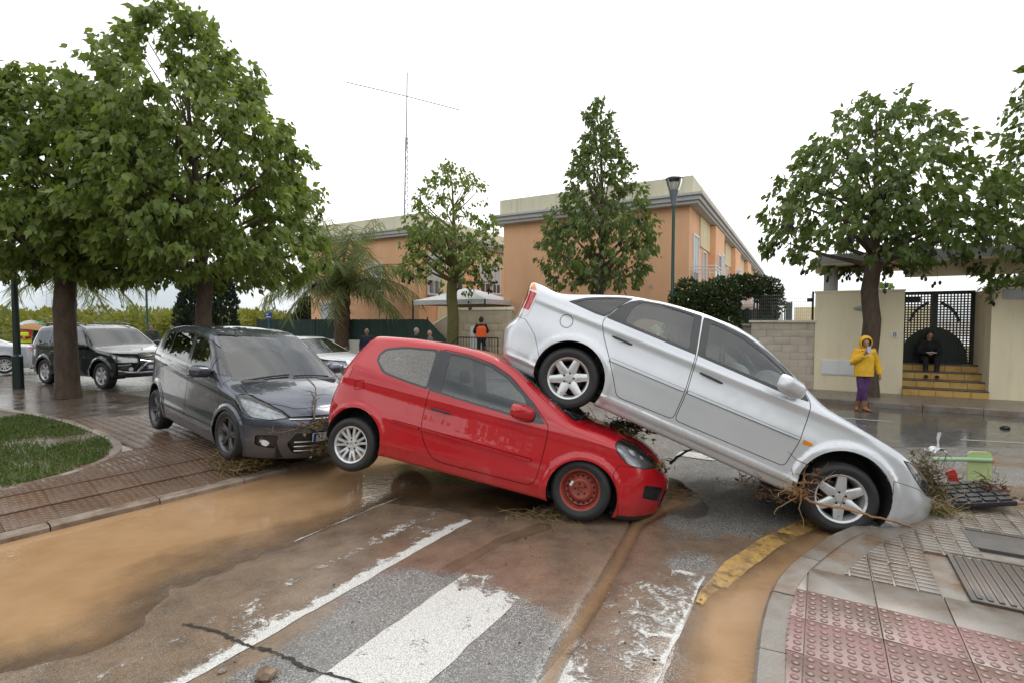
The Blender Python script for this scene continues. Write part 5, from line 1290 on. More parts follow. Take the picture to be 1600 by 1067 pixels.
def car_core(spec, root, paintm, hero=True):
    C = Car(spec); C.shell(); s = spec
    if 'hood' in s: C.panel(s['hood'], 'z', 'bonnet', r=.06, lim=.25, where=lambda c: c.z > .5)
    for nm, poly in s.get('doors', []): C.panel(poly, 'y', nm, r=s.get('door_r', .05))
    if 'fbump' in s: C.panel(s['fbump'], 'y', 'front_bumper', r=.02, lim=-.5, gap=.005, where=lambda c: c.x > 1.2 and c.z < .98, within=['body'])
    if 'rbump' in s: C.panel(s['rbump'], 'y', 'rear_bumper', r=.02, lim=-.5, gap=.005, where=lambda c: c.x < -1.2, within=['body'])
    for nm, poly, r in s.get('trim', []): C.cut(C.fillet(poly, r), 'y', nm)
    for nm, poly, r in s.get('glass', []): C.cut(C.fillet(poly, r), 'y', nm)
    sc = s['screen']  # (base x, base y, top x, top y)
    b = s.get('bow', .1)*1.6
    def scr(bx, by, tx, ty, e=0):
        P = [(tx-e, -.05), (tx-e-b*ty*ty*.25, ty*.5), (tx-e-b*ty*ty, ty+e), (bx+e-b*by*by, by+e), (bx+e-b*by*by*.25, by*.5), (bx+e, -.05)]
        return C.fillet(P, .03)
    C.cut(scr(*sc, .018), 'z', 'screen_seal', lim=.1, where=lambda c: c.z > .8); C.cut(scr(*sc), 'z', 'windscreen', lim=.1, where=lambda c: c.z > .8)
    if 'rscreen' in s:
        ax, P = s['rscreen']; C.cut(C.fillet(P, .05), ax, 'rear_window', lim=.1, where=lambda c: c.x < -.8 and c.z > .8)
    for nm, ax, poly, r, wh in s.get('marks', []):
        if nm == 'headlight' or nm.startswith('side_moulding'): C.panel(poly, ax, nm, gap=.008 if nm == 'headlight' else .005, r=r, where=wh, lim=.02)
        else: C.cut(C.fillet(poly, r) if r else poly, ax, nm, where=wh)
    for nm, ax, poly, r, wh in s.get('panels', []): C.panel(poly, ax, nm, r=r, where=wh)
    for (cx, cz, r) in s['arch']: C.cut(C.circle(cx, cz, r, 40), 'y', 'void', lim=-.9, where=lambda c, cx=cx: abs(c.y) > .35)
    return C
def car_finish(C, root, paintm, table):
    """table: region -> (material, sides, offset, skirt)"""
    for nm in list(C.names):
        if nm == 'void': continue
        mat, sides, off, sk = table.get(nm, (paintm, 0, 0, False))
        base = nm.split('-')[0]
        for sd in ((0,) if sides == 0 else (1, -1)): C.take(nm, mat, root, sd, off, sk, base)
    C.bm.free()
def car_under(root, x0, x1, w, z=.22, xe=None):
    m = MB(); m.box2((x0, -w, z-.03), (x1, w, z+.05))
    m.tube([(x0-.2, .3, z+.02), (x0+1.2, .3, z-.03), (x1-.6, .1, z-.02)], .04, 8)
    m.box2((x0-.35, -w*.7, z), (x0, w*.7, z+.12)); m.box2((x1, -w*.75, z), (x1+.45, w*.75, z+.18))
    m.build('underbody', MT['underbody'], root)
def car_cabin(C, root, x_dash, z_dash, xs_front, x_rear, steer_y=.36, half=.72, zfl=.30, seats=True):
    m = MB(); m.box2((x_dash-2.6 if x_rear is None else x_rear-.45, -half+.06, zfl-.02), (x_dash+.1, half-.06, zfl+.03)); m.build('cabin_floor', MT['interior'], root)
    d = MB(); d.bevbox((x_dash+.12, 0, z_dash-.12), (.46, half*1.8, .28), .07); d.box2((x_dash-.04, -half+.08, zfl), (x_dash+.26, half-.08, z_dash-.2)); d.build('dashboard', MT['interior'], root)
    steering(root, x_dash-.20, steer_y, z_dash-.02)
    for y in (-.37, .37): seat(root, xs_front, y, .50, zfl+.02)
    if x_rear is not None: seat(root, x_rear, 0, 1.22, zfl+.02, .58, 'rear_seat')
def number_plate(root, x, z, text, w=.52, h=.11, rx=0, face=1):
    """plate in the y-z plane looking along +x (face 1) or -x"""
    p = MB(); p.bevbox((0, 0, 0), (.012, w, h), .004); o = p.build('number_plate', MT['plate_white'], root); o.location = (x, 0, z)
    if face < 0: o.rotation_euler = (0, 0, PI)
    q = MB(); q.box2((.0065, -w/2+.004, -h/2+.004), (.0075, -w/2+.044, h/2-.004)); q.build('country_band', MT['plate_blue'], o)
    if text:
        cu = bpy.data.curves.new('plate_text', 'FONT'); cu.body = text; cu.size = .105; cu.extrude = .0008; cu.align_y = 'CENTER'; cu.space_character = 1.05
        t = bpy.data.objects.new('plate_number', cu); COL.objects.link(t)
        me = bpy.data.meshes.new_from_object(t.evaluated_get(bpy.context.evaluated_depsgraph_get())); bpy.data.objects.remove(t)
        me.materials.clear(); tt = link('plate_number', me, MT['ink'], o)
        tt.matrix_local = Matrix.Translation((.0072, -w/2+.055, .002)) @ Matrix.Rotation(PI/2, 4, 'Z') @ Matrix.Rotation(PI/2, 4, 'X') @ Matrix.Diagonal((.80, 1, 1, 1))
    return o

# ------------------------------------------------------------------ silver hatchback, nose down on the kerb, tail on the red car
PAINT_S = paint('paint_silver', (.64, .66, .695), .50, .34, dirt=.10, dirtcol=(.33, .29, .24))
PAINT_R = paint('paint_red', (.46, .006, .014), .0, .35, dirt=.10, dirtcol=(.35, .09, .06))
PAINT_G = paint('paint_grey', (.075, .082, .108), .60, .26, dirt=.08, dirtcol=(.10, .085, .065))
def build_silver():
    root = empty('silver_hatchback', (1.865*1.03, 5.784*1.03, 2.0-(2.0-.504)*1.03), (-.115, .386, -.284)); root.scale = (1.03,)*3
    tag(root, 'silver five-door hatchback tipped nose down, its tail up on the red car', 'car')
    rd = [(-1.262, 1.0), (-1.19, .86), (-1.08, .72), (-.92, .49), (-.83, .345), (-.245, .365), (-.245, .66), (-.285, 1.03), (-.36, 1.425), (-.67, 1.45), (-.96, 1.395), (-1.10, 1.29), (-1.19, 1.17)]
    fd = [(-.235, .365), (.82, .38), (.85, .65), (.84, .88), (.815, 1.03), (.70, 1.15), (.54, 1.255), (.31, 1.355), (.09, 1.42), (-.14, 1.445), (-.35, 1.445), (-.275, 1.03), (-.235, .66)]
    spec = dict(
        top=[(-2.4, 1.12), (-2.22, 1.155), (-2.08, 1.155), (-1.95, 1.13), (-1.8, 1.165), (-1.55, 1.265), (-1.2, 1.39), (-.8, 1.47), (-.4, 1.505), (0, 1.50), (.25, 1.45), (.6, 1.30), (1.06, 1.075), (1.4, 1.02), (1.75, .955), (2.0, .875), (2.18, .78), (2.35, .64)], top_sig=.05,
        front=[(.10, 2.15), (.25, 2.29), (.42, 2.36), (.58, 2.36), (.64, 2.31), (.80, 2.25), (1.0, 1.95)], rear=[(.15, -2.12), (.3, -2.27), (.5, -2.34), (.60, -2.32), (.66, -2.26), (.9, -2.24), (1.2, -2.27)],
        wid=[(-2.3, .78), (-2.0, .845), (-1.6, .885), (-1.0, .90), (0, .905), (1.2, .895), (1.6, .88), (1.9, .84), (2.2, .76)], belt=[(-2, 1.0), (1.2, .97)],
        bowf=.44, bowr=.17, bow=.16, crown=.06, tum=.56, k=.075, flare=.020, arch=[(-1.35, .335, .375), (1.35, .365, .395)],
        crease=[(.29, .022, .022, 0.0), (.675, .10, .006, 0.0), (.95, .035, .010, 0.0)],
        hood=[(1.13, -.05), (1.12, .35), (1.04, .70), (1.45, .72), (1.85, .60), (2.05, .38), (2.13, -.05)],
        doors=[('rear_door', rd), ('front_door', fd)],
        fbump=[(1.735, .30), (1.70, .55), (1.66, .655), (1.80, .67), (1.92, .675), (2.05, .65), (2.5, .65), (2.5, .0), (1.7, .0)],
        rbump=[(-1.71, .26), (-1.71, .40), (-1.86, .60), (-2.02, .71), (-2.5, .70), (-2.5, .0), (-1.7, .0)],
        trim=[('window_trim', [(-1.67, 1.055), (-1.52, 1.165), (-1.33, 1.265), (-1.14, 1.35), (-1.06, 1.36), (-1.16, 1.21), (-1.25, 1.045), (-1.36, 1.04)], .02),
              ('window_trim', [(-1.235, 1.045), (-1.16, 1.20), (-1.09, 1.30), (-.96, 1.385), (-.67, 1.44), (-.365, 1.443), (-.287, 1.035)], .02),
              ('window_trim', [(-.272, 1.035), (-.345, 1.44), (-.14, 1.435), (.09, 1.41), (.31, 1.345), (.54, 1.245), (.70, 1.14), (.80, 1.025), (.60, 1.01)], .02)],
        glass=[('quarter_window', [(-1.60, 1.072), (-1.50, 1.15), (-1.33, 1.235), (-1.16, 1.315), (-1.10, 1.325), (-1.19, 1.19), (-1.265, 1.066)], .02),
               ('rear_side_window', [(-1.04, 1.075), (-1.04, 1.17), (-1.02, 1.28), (-.95, 1.355), (-.79, 1.395), (-.435, 1.41), (-.37, 1.065)], .03),
               ('front_side_window', [(-.205, 1.062), (-.265, 1.40), (-.12, 1.395), (.08, 1.37), (.30, 1.305), (.50, 1.22), (.59, 1.155), (.60, 1.045)], .03)],
        screen=(1.08, .70, .26, .55), rscreen=('z', [(-1.18, -.05), (-1.16, .52), (-1.82, .60), (-1.86, -.05)]),
        marks=[('side_moulding-a', 'y', [(-1.03, .648), (-1.03, .69), (-.255, .688), (-.255, .652)], .01, None), ('side_moulding-b', 'y', [(-.228, .652), (-.228, .688), (.835, .692), (.835, .66)], .01, None),
               ('sill_trim', 'y', [(-.975, .245), (-.975, .325), (.965, .352), (.965, .275)], .01, None),
               ('tail_light', 'y', [(-2.5, 1.14), (-2.09, 1.115), (-2.00, 1.00), (-2.02, .74), (-2.5, .735)], .02, lambda c: c.y > .40),
               ('tail_lens', 'y', [(-2.5, 1.03), (-2.02, 1.01), (-2.03, .81), (-2.5, .81)], .01, lambda c: c.y > .42), ('tail_amber', 'y', [(-2.5, 1.13), (-2.10, 1.105), (-2.035, 1.035), (-2.5, 1.045)], .01, lambda c: c.y > .42),
               ('side_indicator', 'y', [(.875, .645), (.87, .685), (.955, .68), (.955, .65)], .008, None),
               ('headlight', 'y', [(1.68, .86), (1.80, .868), (1.97, .83), (2.12, .76), (2.24, .66), (2.08, .65), (1.94, .685), (1.82, .75), (1.73, .82)], .02, lambda c: c.y > .40),
               ('grille', 'x+', [(-.05, .66), (.34, .66), (.38, .74), (-.05, .75)], .02, None), ('air_intake', 'x+', [(-.05, .26), (.60, .26), (.56, .40), (-.05, .42)], .04, None)],
        panels=[('fuel_flap', 'y', Car.circle(None, -1.60, .855, .072, 24), 0, None)])
    C = car_core(spec, root, PAINT_S)
    tb = {'body': (PAINT_S, 0, 0, 0), 'seam': (MT['seam'], 0, -.008, 0), 'window_trim': (MT['trim_black'], 2, .001, 0), 'screen_seal': (MT['trim_black'], 0, 0, 0),
          'quarter_window': (MT['glass_dark'], 2, -.003, 0), 'rear_side_window': (MT['glass_side'], 2, -.003, 0), 'front_side_window': (MT['glass_side'], 2, -.003, 0), 'windscreen': (MT['glass_screen'], 0, -.003, 0), 'rear_window': (MT['glass_dark'], 0, -.003, 0),
          'side_moulding-a': (PAINT_S, 2, .022, 1), 'side_moulding-b': (PAINT_S, 2, .022, 1), 'sill_trim': (PAINT_S, 2, .016, 1), 'tail_light': (MT['lens_white'], 2, .004, 1), 'tail_lens': (MT['lens_red'], 2, .006, 1), 'tail_amber': (MT['lens_amber'], 2, .006, 1),
          'side_indicator': (MT['lens_amber'], 2, .006, 1), 'headlight': (MT['lens_clear'], 2, .002, 0), 'grille': (MT['trim_black'], 0, -.02, 1), 'air_intake': (MT['black_plastic'], 0, -.03, 1), 'rear_door': (PAINT_S, 2, 0, 0), 'front_door': (PAINT_S, 2, 0, 0), 'fuel_flap': (PAINT_S, 2, 0, 0)}
    gl = ['quarter_window', 'rear_side_window', 'front_side_window', 'windscreen', 'rear_window', 'void', 'headlight']
    C.lining(root, gl, .98, 1.6, -1.9, .95, .035, MT['lining'], 'headliner'); C.lining(root, gl, .30, .98, -.95, .95, .06, MT['interior'], 'door_card')
    # reflectors behind the clear headlight lens
    r = C.names.index('headlight'); C.take('headlight', MT['reflector'], root, 1, -.045, False, 'headlight_reflector'); C.take('headlight', MT['reflector'], root, -1, -.045, False, 'headlight_reflector')
    for sd in (1, -1):
        m = MB(); m.ell((1.90, sd*.64, .74), (.045, .06, .045), 16, 10); m.build('headlight_bulb', MT['lens_white'], root)
    # door handles with recess, mirrors, wheels
    for sd in (1, -1):
        handle_bar(root, C, -1.10, -.89, .892, sd, MT['black_plastic'], -.004); handle_bar(root, C, -.19, .035, .890, sd, MT['black_plastic'], -.012)
        door_mirror(root, .58, .845, 1.085, sd, PAINT_S, (.085, .145, .085), 1.0 if sd < 0 else -.22)
    car_finish(C, root, PAINT_S, tb)
    for sd in (1, -1):
        for (cx, cz, rr) in spec['arch']: add_well(root, cx, cz, rr-.004, sd, .885)
        add_wheel(root, (-1.35, sd*.795, .32), sd, .322, .212, .205, 'six', MT['alloy'], 0, .1)
        add_wheel(root, (1.35, sd*.795, .32), sd, .322, .212, .205, 'six', MT['alloy'], .03, .45)
    car_under(root, -1.75, 1.6, .78, .215); car_cabin(C, root, .78, .96, .02, -.78, .37, .76)
    m = MB(); m.ell((.30, .36, 1.06), (.16, .22, .17), 14, 10, p=.8); m.ell((.52, -.36, 1.05), (.15, .24, .17), 14, 10, p=.8); m.build('crazed_screen_lump', MT['crazed_screen_lump'], root)  # added pale lumps stand in for the crazed windscreen seen through the window
    st = MB(); st.box(None, (.11, .003, .08), 0, Matrix.Translation((-.72, -.812, 1.125)) @ Matrix.Rotation(-.50, 4, 'X') @ Matrix.Rotation(.5, 4, 'Y')); st.build('window_sticker', plain('sticker', (.62, .66, .45), .5, var=.4, scale=30), root, False)
    m = MB(); m.tube([(-1.15, 0, 1.40), (-1.20, 0, 1.44), (-1.42, 0, 1.66)], [.016, .009, .003], 6); m.build('roof_aerial', MT['black_plastic'], root)
    number_plate(root, -2.27, .86, '', face=-1)
    return root

def build_red():
    root = empty('red_hatchback', (-.40, 6.085, .066), (-.136, .171, -.269))
    tag(root, 'red three-door hatchback pinned under the silver car, tail resting on the grey one', 'car')
    fd = [(-.515, 1.0), (-.525, .75), (-.515, .58), (-.43, .42), (-.32, .305), (-.19, .285), (.76, .295), (.815, .36), (.84, .60), (.845, .86), (.83, .93), (.64, 1.10), (.30, 1.335), (.08, 1.42), (-.2, 1.465), (-.555, 1.47)]
    spec = dict(
        top=[(-1.9, 1.33), (-1.65, 1.445), (-1.4, 1.495), (-1.0, 1.54), (-.55, 1.56), (-.15, 1.55), (.1, 1.515), (.35, 1.44), (.7, 1.265), (1.16, 1.03), (1.5, .985), (1.78, .91), (1.98, .80), (2.14, .64)], top_sig=.05,
        front=[(.10, 1.96), (.22, 2.07), (.45, 2.13), (.60, 2.12), (.74, 2.06), (.92, 1.88)], rear=[(.15, -1.70), (.32, -1.85), (.55, -1.89), (.72, -1.87), (.85, -1.83), (1.0, -1.79), (1.2, -1.68), (1.45, -1.50)],
        wid=[(-1.9, .72), (-1.65, .79), (-1.3, .84), (-.8, .855), (0, .86), (1.0, .86), (1.4, .85), (1.7, .81), (2.05, .70)], belt=[(-1.5, 1.04), (-.5, .98), (1, .93)],
        bowf=.33, bowr=.18, bow=.18, crown=.07, tum=.46, k=.08, flare=.018, lip=.05, arch=[(-1.29, .30, .345), (1.28, .325, .35)], z0=.18,
        crease=[(.57, .05, .004, -.03), (.90, .05, .012, -.03)],
        hood=[(1.22, -.05), (1.20, .35), (1.13, .66), (1.50, .67), (1.75, .52), (1.93, .30), (1.97, -.05)],
        doors=[('door', fd)], door_r=.07,
        fbump=[(1.66, .20), (1.625, .42), (1.54, .60), (1.58, .70), (1.72, .705), (1.92, .72), (2.3, .70), (2.3, .0), (1.6, .0)],
        rbump=[(-1.62, .26), (-1.615, .44), (-1.60, .62), (-2.1, .78), (-2.1, .0), (-1.6, .0)],
        trim=[('window_trim', [(-1.25, 1.20), (-1.255, 1.27), (-1.20, 1.35), (-.99, 1.41), (-.575, 1.455), (-.525, 1.005), (-.82, 1.035), (-1.12, 1.075)], .05),
              ('window_trim', [(-.525, 1.0), (-.575, 1.455), (-.22, 1.452), (.08, 1.41), (.30, 1.325), (.60, 1.125), (.80, .93), (.70, .915), (.45, .935), (0, .965)], .015)],
        glass=[('quarter_window', [(-1.23, 1.205), (-1.235, 1.265), (-1.185, 1.33), (-.98, 1.39), (-.60, 1.432), (-.555, 1.028), (-.82, 1.055), (-1.10, 1.095)], .05),
               ('door_window', [(-.375, 1.01), (-.43, 1.425), (-.20, 1.42), (.06, 1.38), (.27, 1.30), (.50, 1.155), (.56, 1.08), (.585, .955), (.45, .96), (0, .985)], .02)],
        screen=(1.17, .66, .30, .54), rscreen=('x-', [(-.05, 1.06), (.56, 1.08), (.50, 1.34), (-.05, 1.37)]),
        marks=[('side_moulding-a', 'y', [(-.87, .582), (-.87, .612), (-.53, .605), (-.53, .570)], .01, None), ('side_moulding-b', 'y', [(-.50, .568), (-.50, .605), (.73, .562), (.735, .528)], .012, None),
               ('headlight', 'y', [(1.50, .90), (1.56, .935), (1.72, .90), (1.88, .81), (1.99, .72), (1.83, .695), (1.66, .72), (1.55, .80)], .03, lambda c: c.y > .30),
               ('tail_light', 'y', [(-1.50, 1.07), (-1.95, 1.02), (-1.95, .82), (-1.62, .85), (-1.52, .95)], .03, lambda c: c.y > .45),
               ('grille', 'x+', [(-.05, .655), (.40, .655), (.50, .72), (.40, .745), (-.05, .75)], .02, None),
               ('fog_surround', 'x+', [(.42, .38), (.70, .42), (.70, .55), (.40, .52)], .03, None), ('air_intake', 'x+', [(-.05, .30), (.36, .30), (.36, .48), (-.05, .50)], .03, None),
               ('bumper_lip', 'y', [(1.63, .18), (1.65, .222), (2.3, .25), (2.3, .1)], .01, lambda c: c.x > 1.5)],
        panels=[('fuel_flap', 'y', [(-1.42, .82), (-1.42, .93), (-1.31, .96), (-1.29, .86)], .03, None)])
    C = car_core(spec, root, PAINT_R)
    tb = {'body': (PAINT_R, 0, 0, 0), 'seam': (MT['seam'], 0, -.008, 0), 'window_trim': (MT['trim_black'], 2, .001, 0), 'screen_seal': (MT['trim_black'], 0, 0, 0),
          'quarter_window': (MT['glass_misty'], 2, -.003, 0), 'door_window': (MT['glass_side'], 2, -.003, 0), 'windscreen': (MT['glass_cracked'], 0, -.003, 0), 'rear_window': (MT['glass_dark'], 0, -.003, 0),
          'side_moulding-a': (PAINT_R, 2, .018, 1), 'side_moulding-b': (PAINT_R, 2, .018, 1), 'headlight': (MT['lens_clear'], 2, .002, 0), 'tail_light': (MT['lens_red'], 2, .004, 1), 'grille': (MT['trim_black'], 0, -.02, 1),
          'fog_surround': (MT['black_plastic'], 2, -.02, 1), 'air_intake': (MT['black_plastic'], 0, -.03, 1), 'bumper_lip': (MT['black_plastic'], 0, .006, 1), 'door': (PAINT_R, 2, 0, 0), 'fuel_flap': (PAINT_R, 2, 0, 0)}
    gl = ['quarter_window', 'door_window', 'windscreen', 'rear_window', 'void', 'headlight']
    C.lining(root, gl, .98, 1.6, -1.6, .95, .03, MT['lining'], 'headliner'); C.lining(root, gl, .28, .98, -1.0, .9, .055, MT['interior'], 'door_card')
    for sd in (1, -1):
        C.take('headlight', MT['reflector'], root, sd, -.05, False, 'headlight_reflector')
        m = MB(); m.ell((1.66, sd*.62, .80), (.06, .055, .05), 16, 10); m.ell((1.76, sd*.53, .765), (.045, .045, .04), 16, 10); m.build('headlight_bulb', MT['lens_white'], root)
        m = MB(); m.lathe([(0, .02), (.05, .012), (.055, 0)], 16, Matrix.Translation((1.83, sd*.57, .47)) @ Matrix.Rotation(PI/2, 4, 'Y') @ Matrix.Rotation(sd*.5, 4, 'X')); m.build('fog_lamp', MT['lens_white'], root)
        handle_bar(root, C, -.455, -.22, .828, sd, MT['black_plastic'], -.014)
        door_mirror(root, .56, .80, 1.0, sd, PAINT_R, (.075, .135, .078), .80 if sd < 0 else -.22)
    wipers(root, C, 1.13, [(-.55, 1), (.05, 1)], .48, MT['black_plastic'])
    car_finish(C, root, PAINT_R, tb)
    for sd in (1, -1):
        for (cx, cz, rr) in spec['arch']: add_well(root, cx, cz, rr-.004, sd, .835, .32)
        add_wheel(root, (-1.31, sd*.745, .222), sd, .300, .198, .185, 'twin', MT['alloy'], 0, .3)
    add_wheel(root, (1.262, -.745, .372), -1, .300, .198, .185, 'steel', MT['red_steel'], -.06, .4); add_wheel(root, (1.262, .745, .372), 1, .300, .198, .185, 'twin', MT['alloy'], -.06, .7)
    car_under(root, -1.55, 1.4, .74, .225); car_cabin(C, root, .78, .93, -.02, -.72, .36, .72)
    m = MB(); m.tube([(-.02, 0, 1.487), (-.10, 0, 1.505), (-.30, 0, 1.60)], [.018, .012, .003], 6); m.build('roof_aerial', MT['black_plastic'], root)
    return root

def build_grey():
    root = empty('grey_people_carrier', (-4.16, 8.04, .175), (-.053, .056, -.694))
    tag(root, 'dark grey five-door people carrier with debris across its nose, up on the brown pavement', 'car')
    rd = [(-1.385, 1.16), (-1.19, 1.0), (-1.10, .80), (-1.06, .60), (-1.02, .345), (-.10, .325), (-.09, .80), (-.13, 1.16), (-.36, 1.565), (-.8, 1.575), (-1.14, 1.55), (-1.32, 1.40)]
    fd = [(-.09, .325), (.82, .31), (.90, .45), (1.06, .70), (1.10, .90), (1.09, 1.09), (.62, 1.37), (.26, 1.50), (0, 1.55), (-.345, 1.567), (-.115, 1.16), (-.075, .80)]
    spec = dict(
        top=[(-2.2, 1.36), (-1.95, 1.53), (-1.7, 1.61), (-1.3, 1.665), (-.6, 1.69), (-.1, 1.675), (.2, 1.61), (.6, 1.43), (1.28, 1.065), (1.6, 1.0), (1.92, .91), (2.15, .80), (2.3, .66)],
        front=[(.10, 2.10), (.22, 2.23), (.40, 2.30), (.58, 2.31), (.70, 2.27), (.82, 2.17), (1.0, 1.9)], rear=[(.2, -2.05), (.4, -2.12), (.7, -2.13), (.95, -2.09), (1.2, -2.02), (1.5, -1.87)],
        wid=[(-2.1, .78), (-1.7, .87), (-1.2, .895), (0, .90), (1.2, .895), (1.6, .875), (1.95, .80), (2.25, .68)], belt=[(-1.6, 1.15), (0, 1.09), (1.2, 1.02)],
        bowf=.52, bowr=.2, bow=.20, crown=.08, tum=.44, k=.09, flare=.018, arch=[(-1.43, .31, .375), (1.35, .34, .375)], z0=.17,
        crease=[(.42, .06, .010, .0), (.98, .05, .012, -.05)],
        hood=[(1.34, -.05), (1.32, .35), (1.22, .70), (1.55, .74), (1.85, .62), (2.08, .36), (2.14, -.05)],
        doors=[('rear_door', rd), ('front_door', fd)],
        fbump=[(1.73, .20), (1.71, .45), (1.64, .62), (1.70, .655), (1.95, .66), (2.12, .70), (2.5, .70), (2.5, .0), (1.7, .0)],
        rbump=[(-1.80, .2), (-1.81, .45), (-1.76, .66), (-1.9, .72), (-2.5, .72), (-2.5, .0), (-1.75, .0)],
        trim=[('window_trim', [(-1.37, 1.19), (-1.52, 1.48), (-1.48, 1.525), (-1.12, 1.555), (-.42, 1.575), (0, 1.545), (.25, 1.495), (.62, 1.365), (1.10, 1.095), (.80, 1.105), (-.1, 1.145), (-.8, 1.185)], .03)],
        glass=[('quarter_window', [(-1.33, 1.21), (-1.46, 1.485), (-1.175, 1.53), (-1.03, 1.205)], .03), ('rear_side_window', [(-.98, 1.205), (-1.115, 1.53), (-.44, 1.555), (-.20, 1.165)], .03),
               ('front_side_window', [(-.06, 1.16), (-.29, 1.55), (0, 1.52), (.22, 1.475), (.50, 1.375), (.60, 1.135)], .03), ('vent_window', [(.68, 1.13), (.62, 1.315), (.98, 1.115)], .02)],
        screen=(1.28, .74, .25, .60), rscreen=('x-', [(-.05, 1.10), (.62, 1.12), (.55, 1.46), (-.05, 1.48)]),
        marks=[('headlight', 'y', [(1.48, .935), (1.60, .935), (1.85, .86), (2.02, .785), (2.12, .71), (1.98, .665), (1.76, .69), (1.56, .80)], .03, lambda c: c.y > .34),
               ('tail_light', 'y', [(-1.75, 1.15), (-2.2, 1.15), (-2.2, .85), (-1.85, .88)], .03, lambda c: c.y > .5),
               ('upper_grille', 'x+', [(-.05, .665), (.36, .675), (.50, .71), (.36, .725), (-.05, .73)], .01, None), ('lower_grille', 'x+', [(-.05, .255), (.40, .255), (.48, .38), (.40, .52), (-.05, .53)], .03, None),
               ('fog_surround', 'x+', [(.575, .31), (.755, .35), (.76, .48), (.56, .49)], .03, None)])
    C = car_core(spec, root, PAINT_G)
    tb = {'body': (PAINT_G, 0, 0, 0), 'seam': (MT['seam'], 0, -.008, 0), 'window_trim': (MT['trim_black'], 2, .001, 0), 'screen_seal': (MT['trim_black'], 0, 0, 0),
          'quarter_window': (MT['glass_dark'], 2, -.003, 0), 'rear_side_window': (MT['glass_dark'], 2, -.003, 0), 'front_side_window': (MT['glass_side'], 2, -.003, 0), 'vent_window': (MT['glass_side'], 2, -.003, 0), 'windscreen': (MT['glass_screen'], 0, -.003, 0), 'rear_window': (MT['glass_dark'], 0, -.003, 0),
          'headlight': (MT['lens_clear'], 2, .002, 0), 'tail_light': (MT['lens_red'], 2, .004, 1), 'upper_grille': (MT['trim_black'], 0, -.02, 1), 'lower_grille': (MT['black_plastic'], 0, -.05, 1), 'fog_surround': (MT['black_plastic'], 2, -.03, 1), 'rear_door': (PAINT_G, 2, 0, 0), 'front_door': (PAINT_G, 2, 0, 0)}
    gl = ['quarter_window', 'rear_side_window', 'front_side_window', 'vent_window', 'windscreen', 'rear_window', 'void', 'headlight']
    C.lining(root, gl, 1.1, 1.8, -1.9, 1.1, .03, MT['lining'], 'headliner'); C.lining(root, gl, .28, 1.1, -1.0, .95, .06, MT['interior'], 'door_card')
    for sd in (1, -1):
        C.take('headlight', MT['reflector'], root, sd, -.05, False, 'headlight_reflector')
        m = MB(); m.ell((1.70, sd*.66, .80), (.055, .05, .045), 16, 10); m.build('headlight_bulb', MT['lens_white'], root)
        m = MB(); m.ell((1.86, sd*.55, .745), (.06, .055, .033), 16, 10); m.build('headlight_bulb', MT['chrome'], root)
        M_ = Matrix.Translation((1.925, sd*.655, .40)) @ Matrix.Rotation(sd*.75, 4, 'Z') @ Matrix.Rotation(PI/2, 4, 'Y')
        m = MB(); m.lathe([(.052, .0), (.06, .012), (.066, .0)], 20, M_); fo = m.build('fog_lamp', MT['chrome'], root)
        m = MB(); m.lathe([(0, .004), (.035, .003), (.053, 0)], 20, M_); m.build('fog_lens', MT['lens_white'], fo)
        handle_bar(root, C, -1.16, -.98, 1.035, sd, PAINT_G, -.01); handle_bar(root, C, -.06, .12, .985, sd, PAINT_G, -.01)
        door_mirror(root, .70, .88, 1.13, sd, PAINT_G, (.09, .135, .08))
    # grille bars
    for z in (.30, .355, .41):
        m = MB(); m.tube([(2.27-.50*(abs(y)/.85)**2.6, y, z) for y in np.linspace(-.42, .42, 13)], .009, 6); m.build('grille_bar', MT['chrome_dull'], root)
    m = MB(); m.tube([(2.275-.50*(abs(y)/.83)**2.6, y, .70) for y in np.linspace(-.48, .48, 15)], .012, 6, flat=.6); m.build('chrome_strip', MT['chrome'], root)
    wipers(root, C, 1.24, [(-.62, 1), (.02, 1)], .58, MT['black_plastic'])
    car_finish(C, root, PAINT_G, tb)
    for sd in (1, -1):
        for (cx, cz, rr) in spec['arch']: add_well(root, cx, cz, rr-.004, sd, .88)
        add_wheel(root, (-1.44, sd*.79, .252), sd, .328, .218, .21, 'five', MT['alloy_dark'], 0, .3); add_wheel(root, (1.34, sd*.79, .392), sd, .328, .218, .21, 'five', MT['alloy_dark'], .06, .9)
    car_under(root, -1.8, 1.6, .76, .20); car_cabin(C, root, .95, 1.05, .15, -.70, .38, .76, .34)
    number_plate(root, 2.325, .475, '92', .50)
    return root
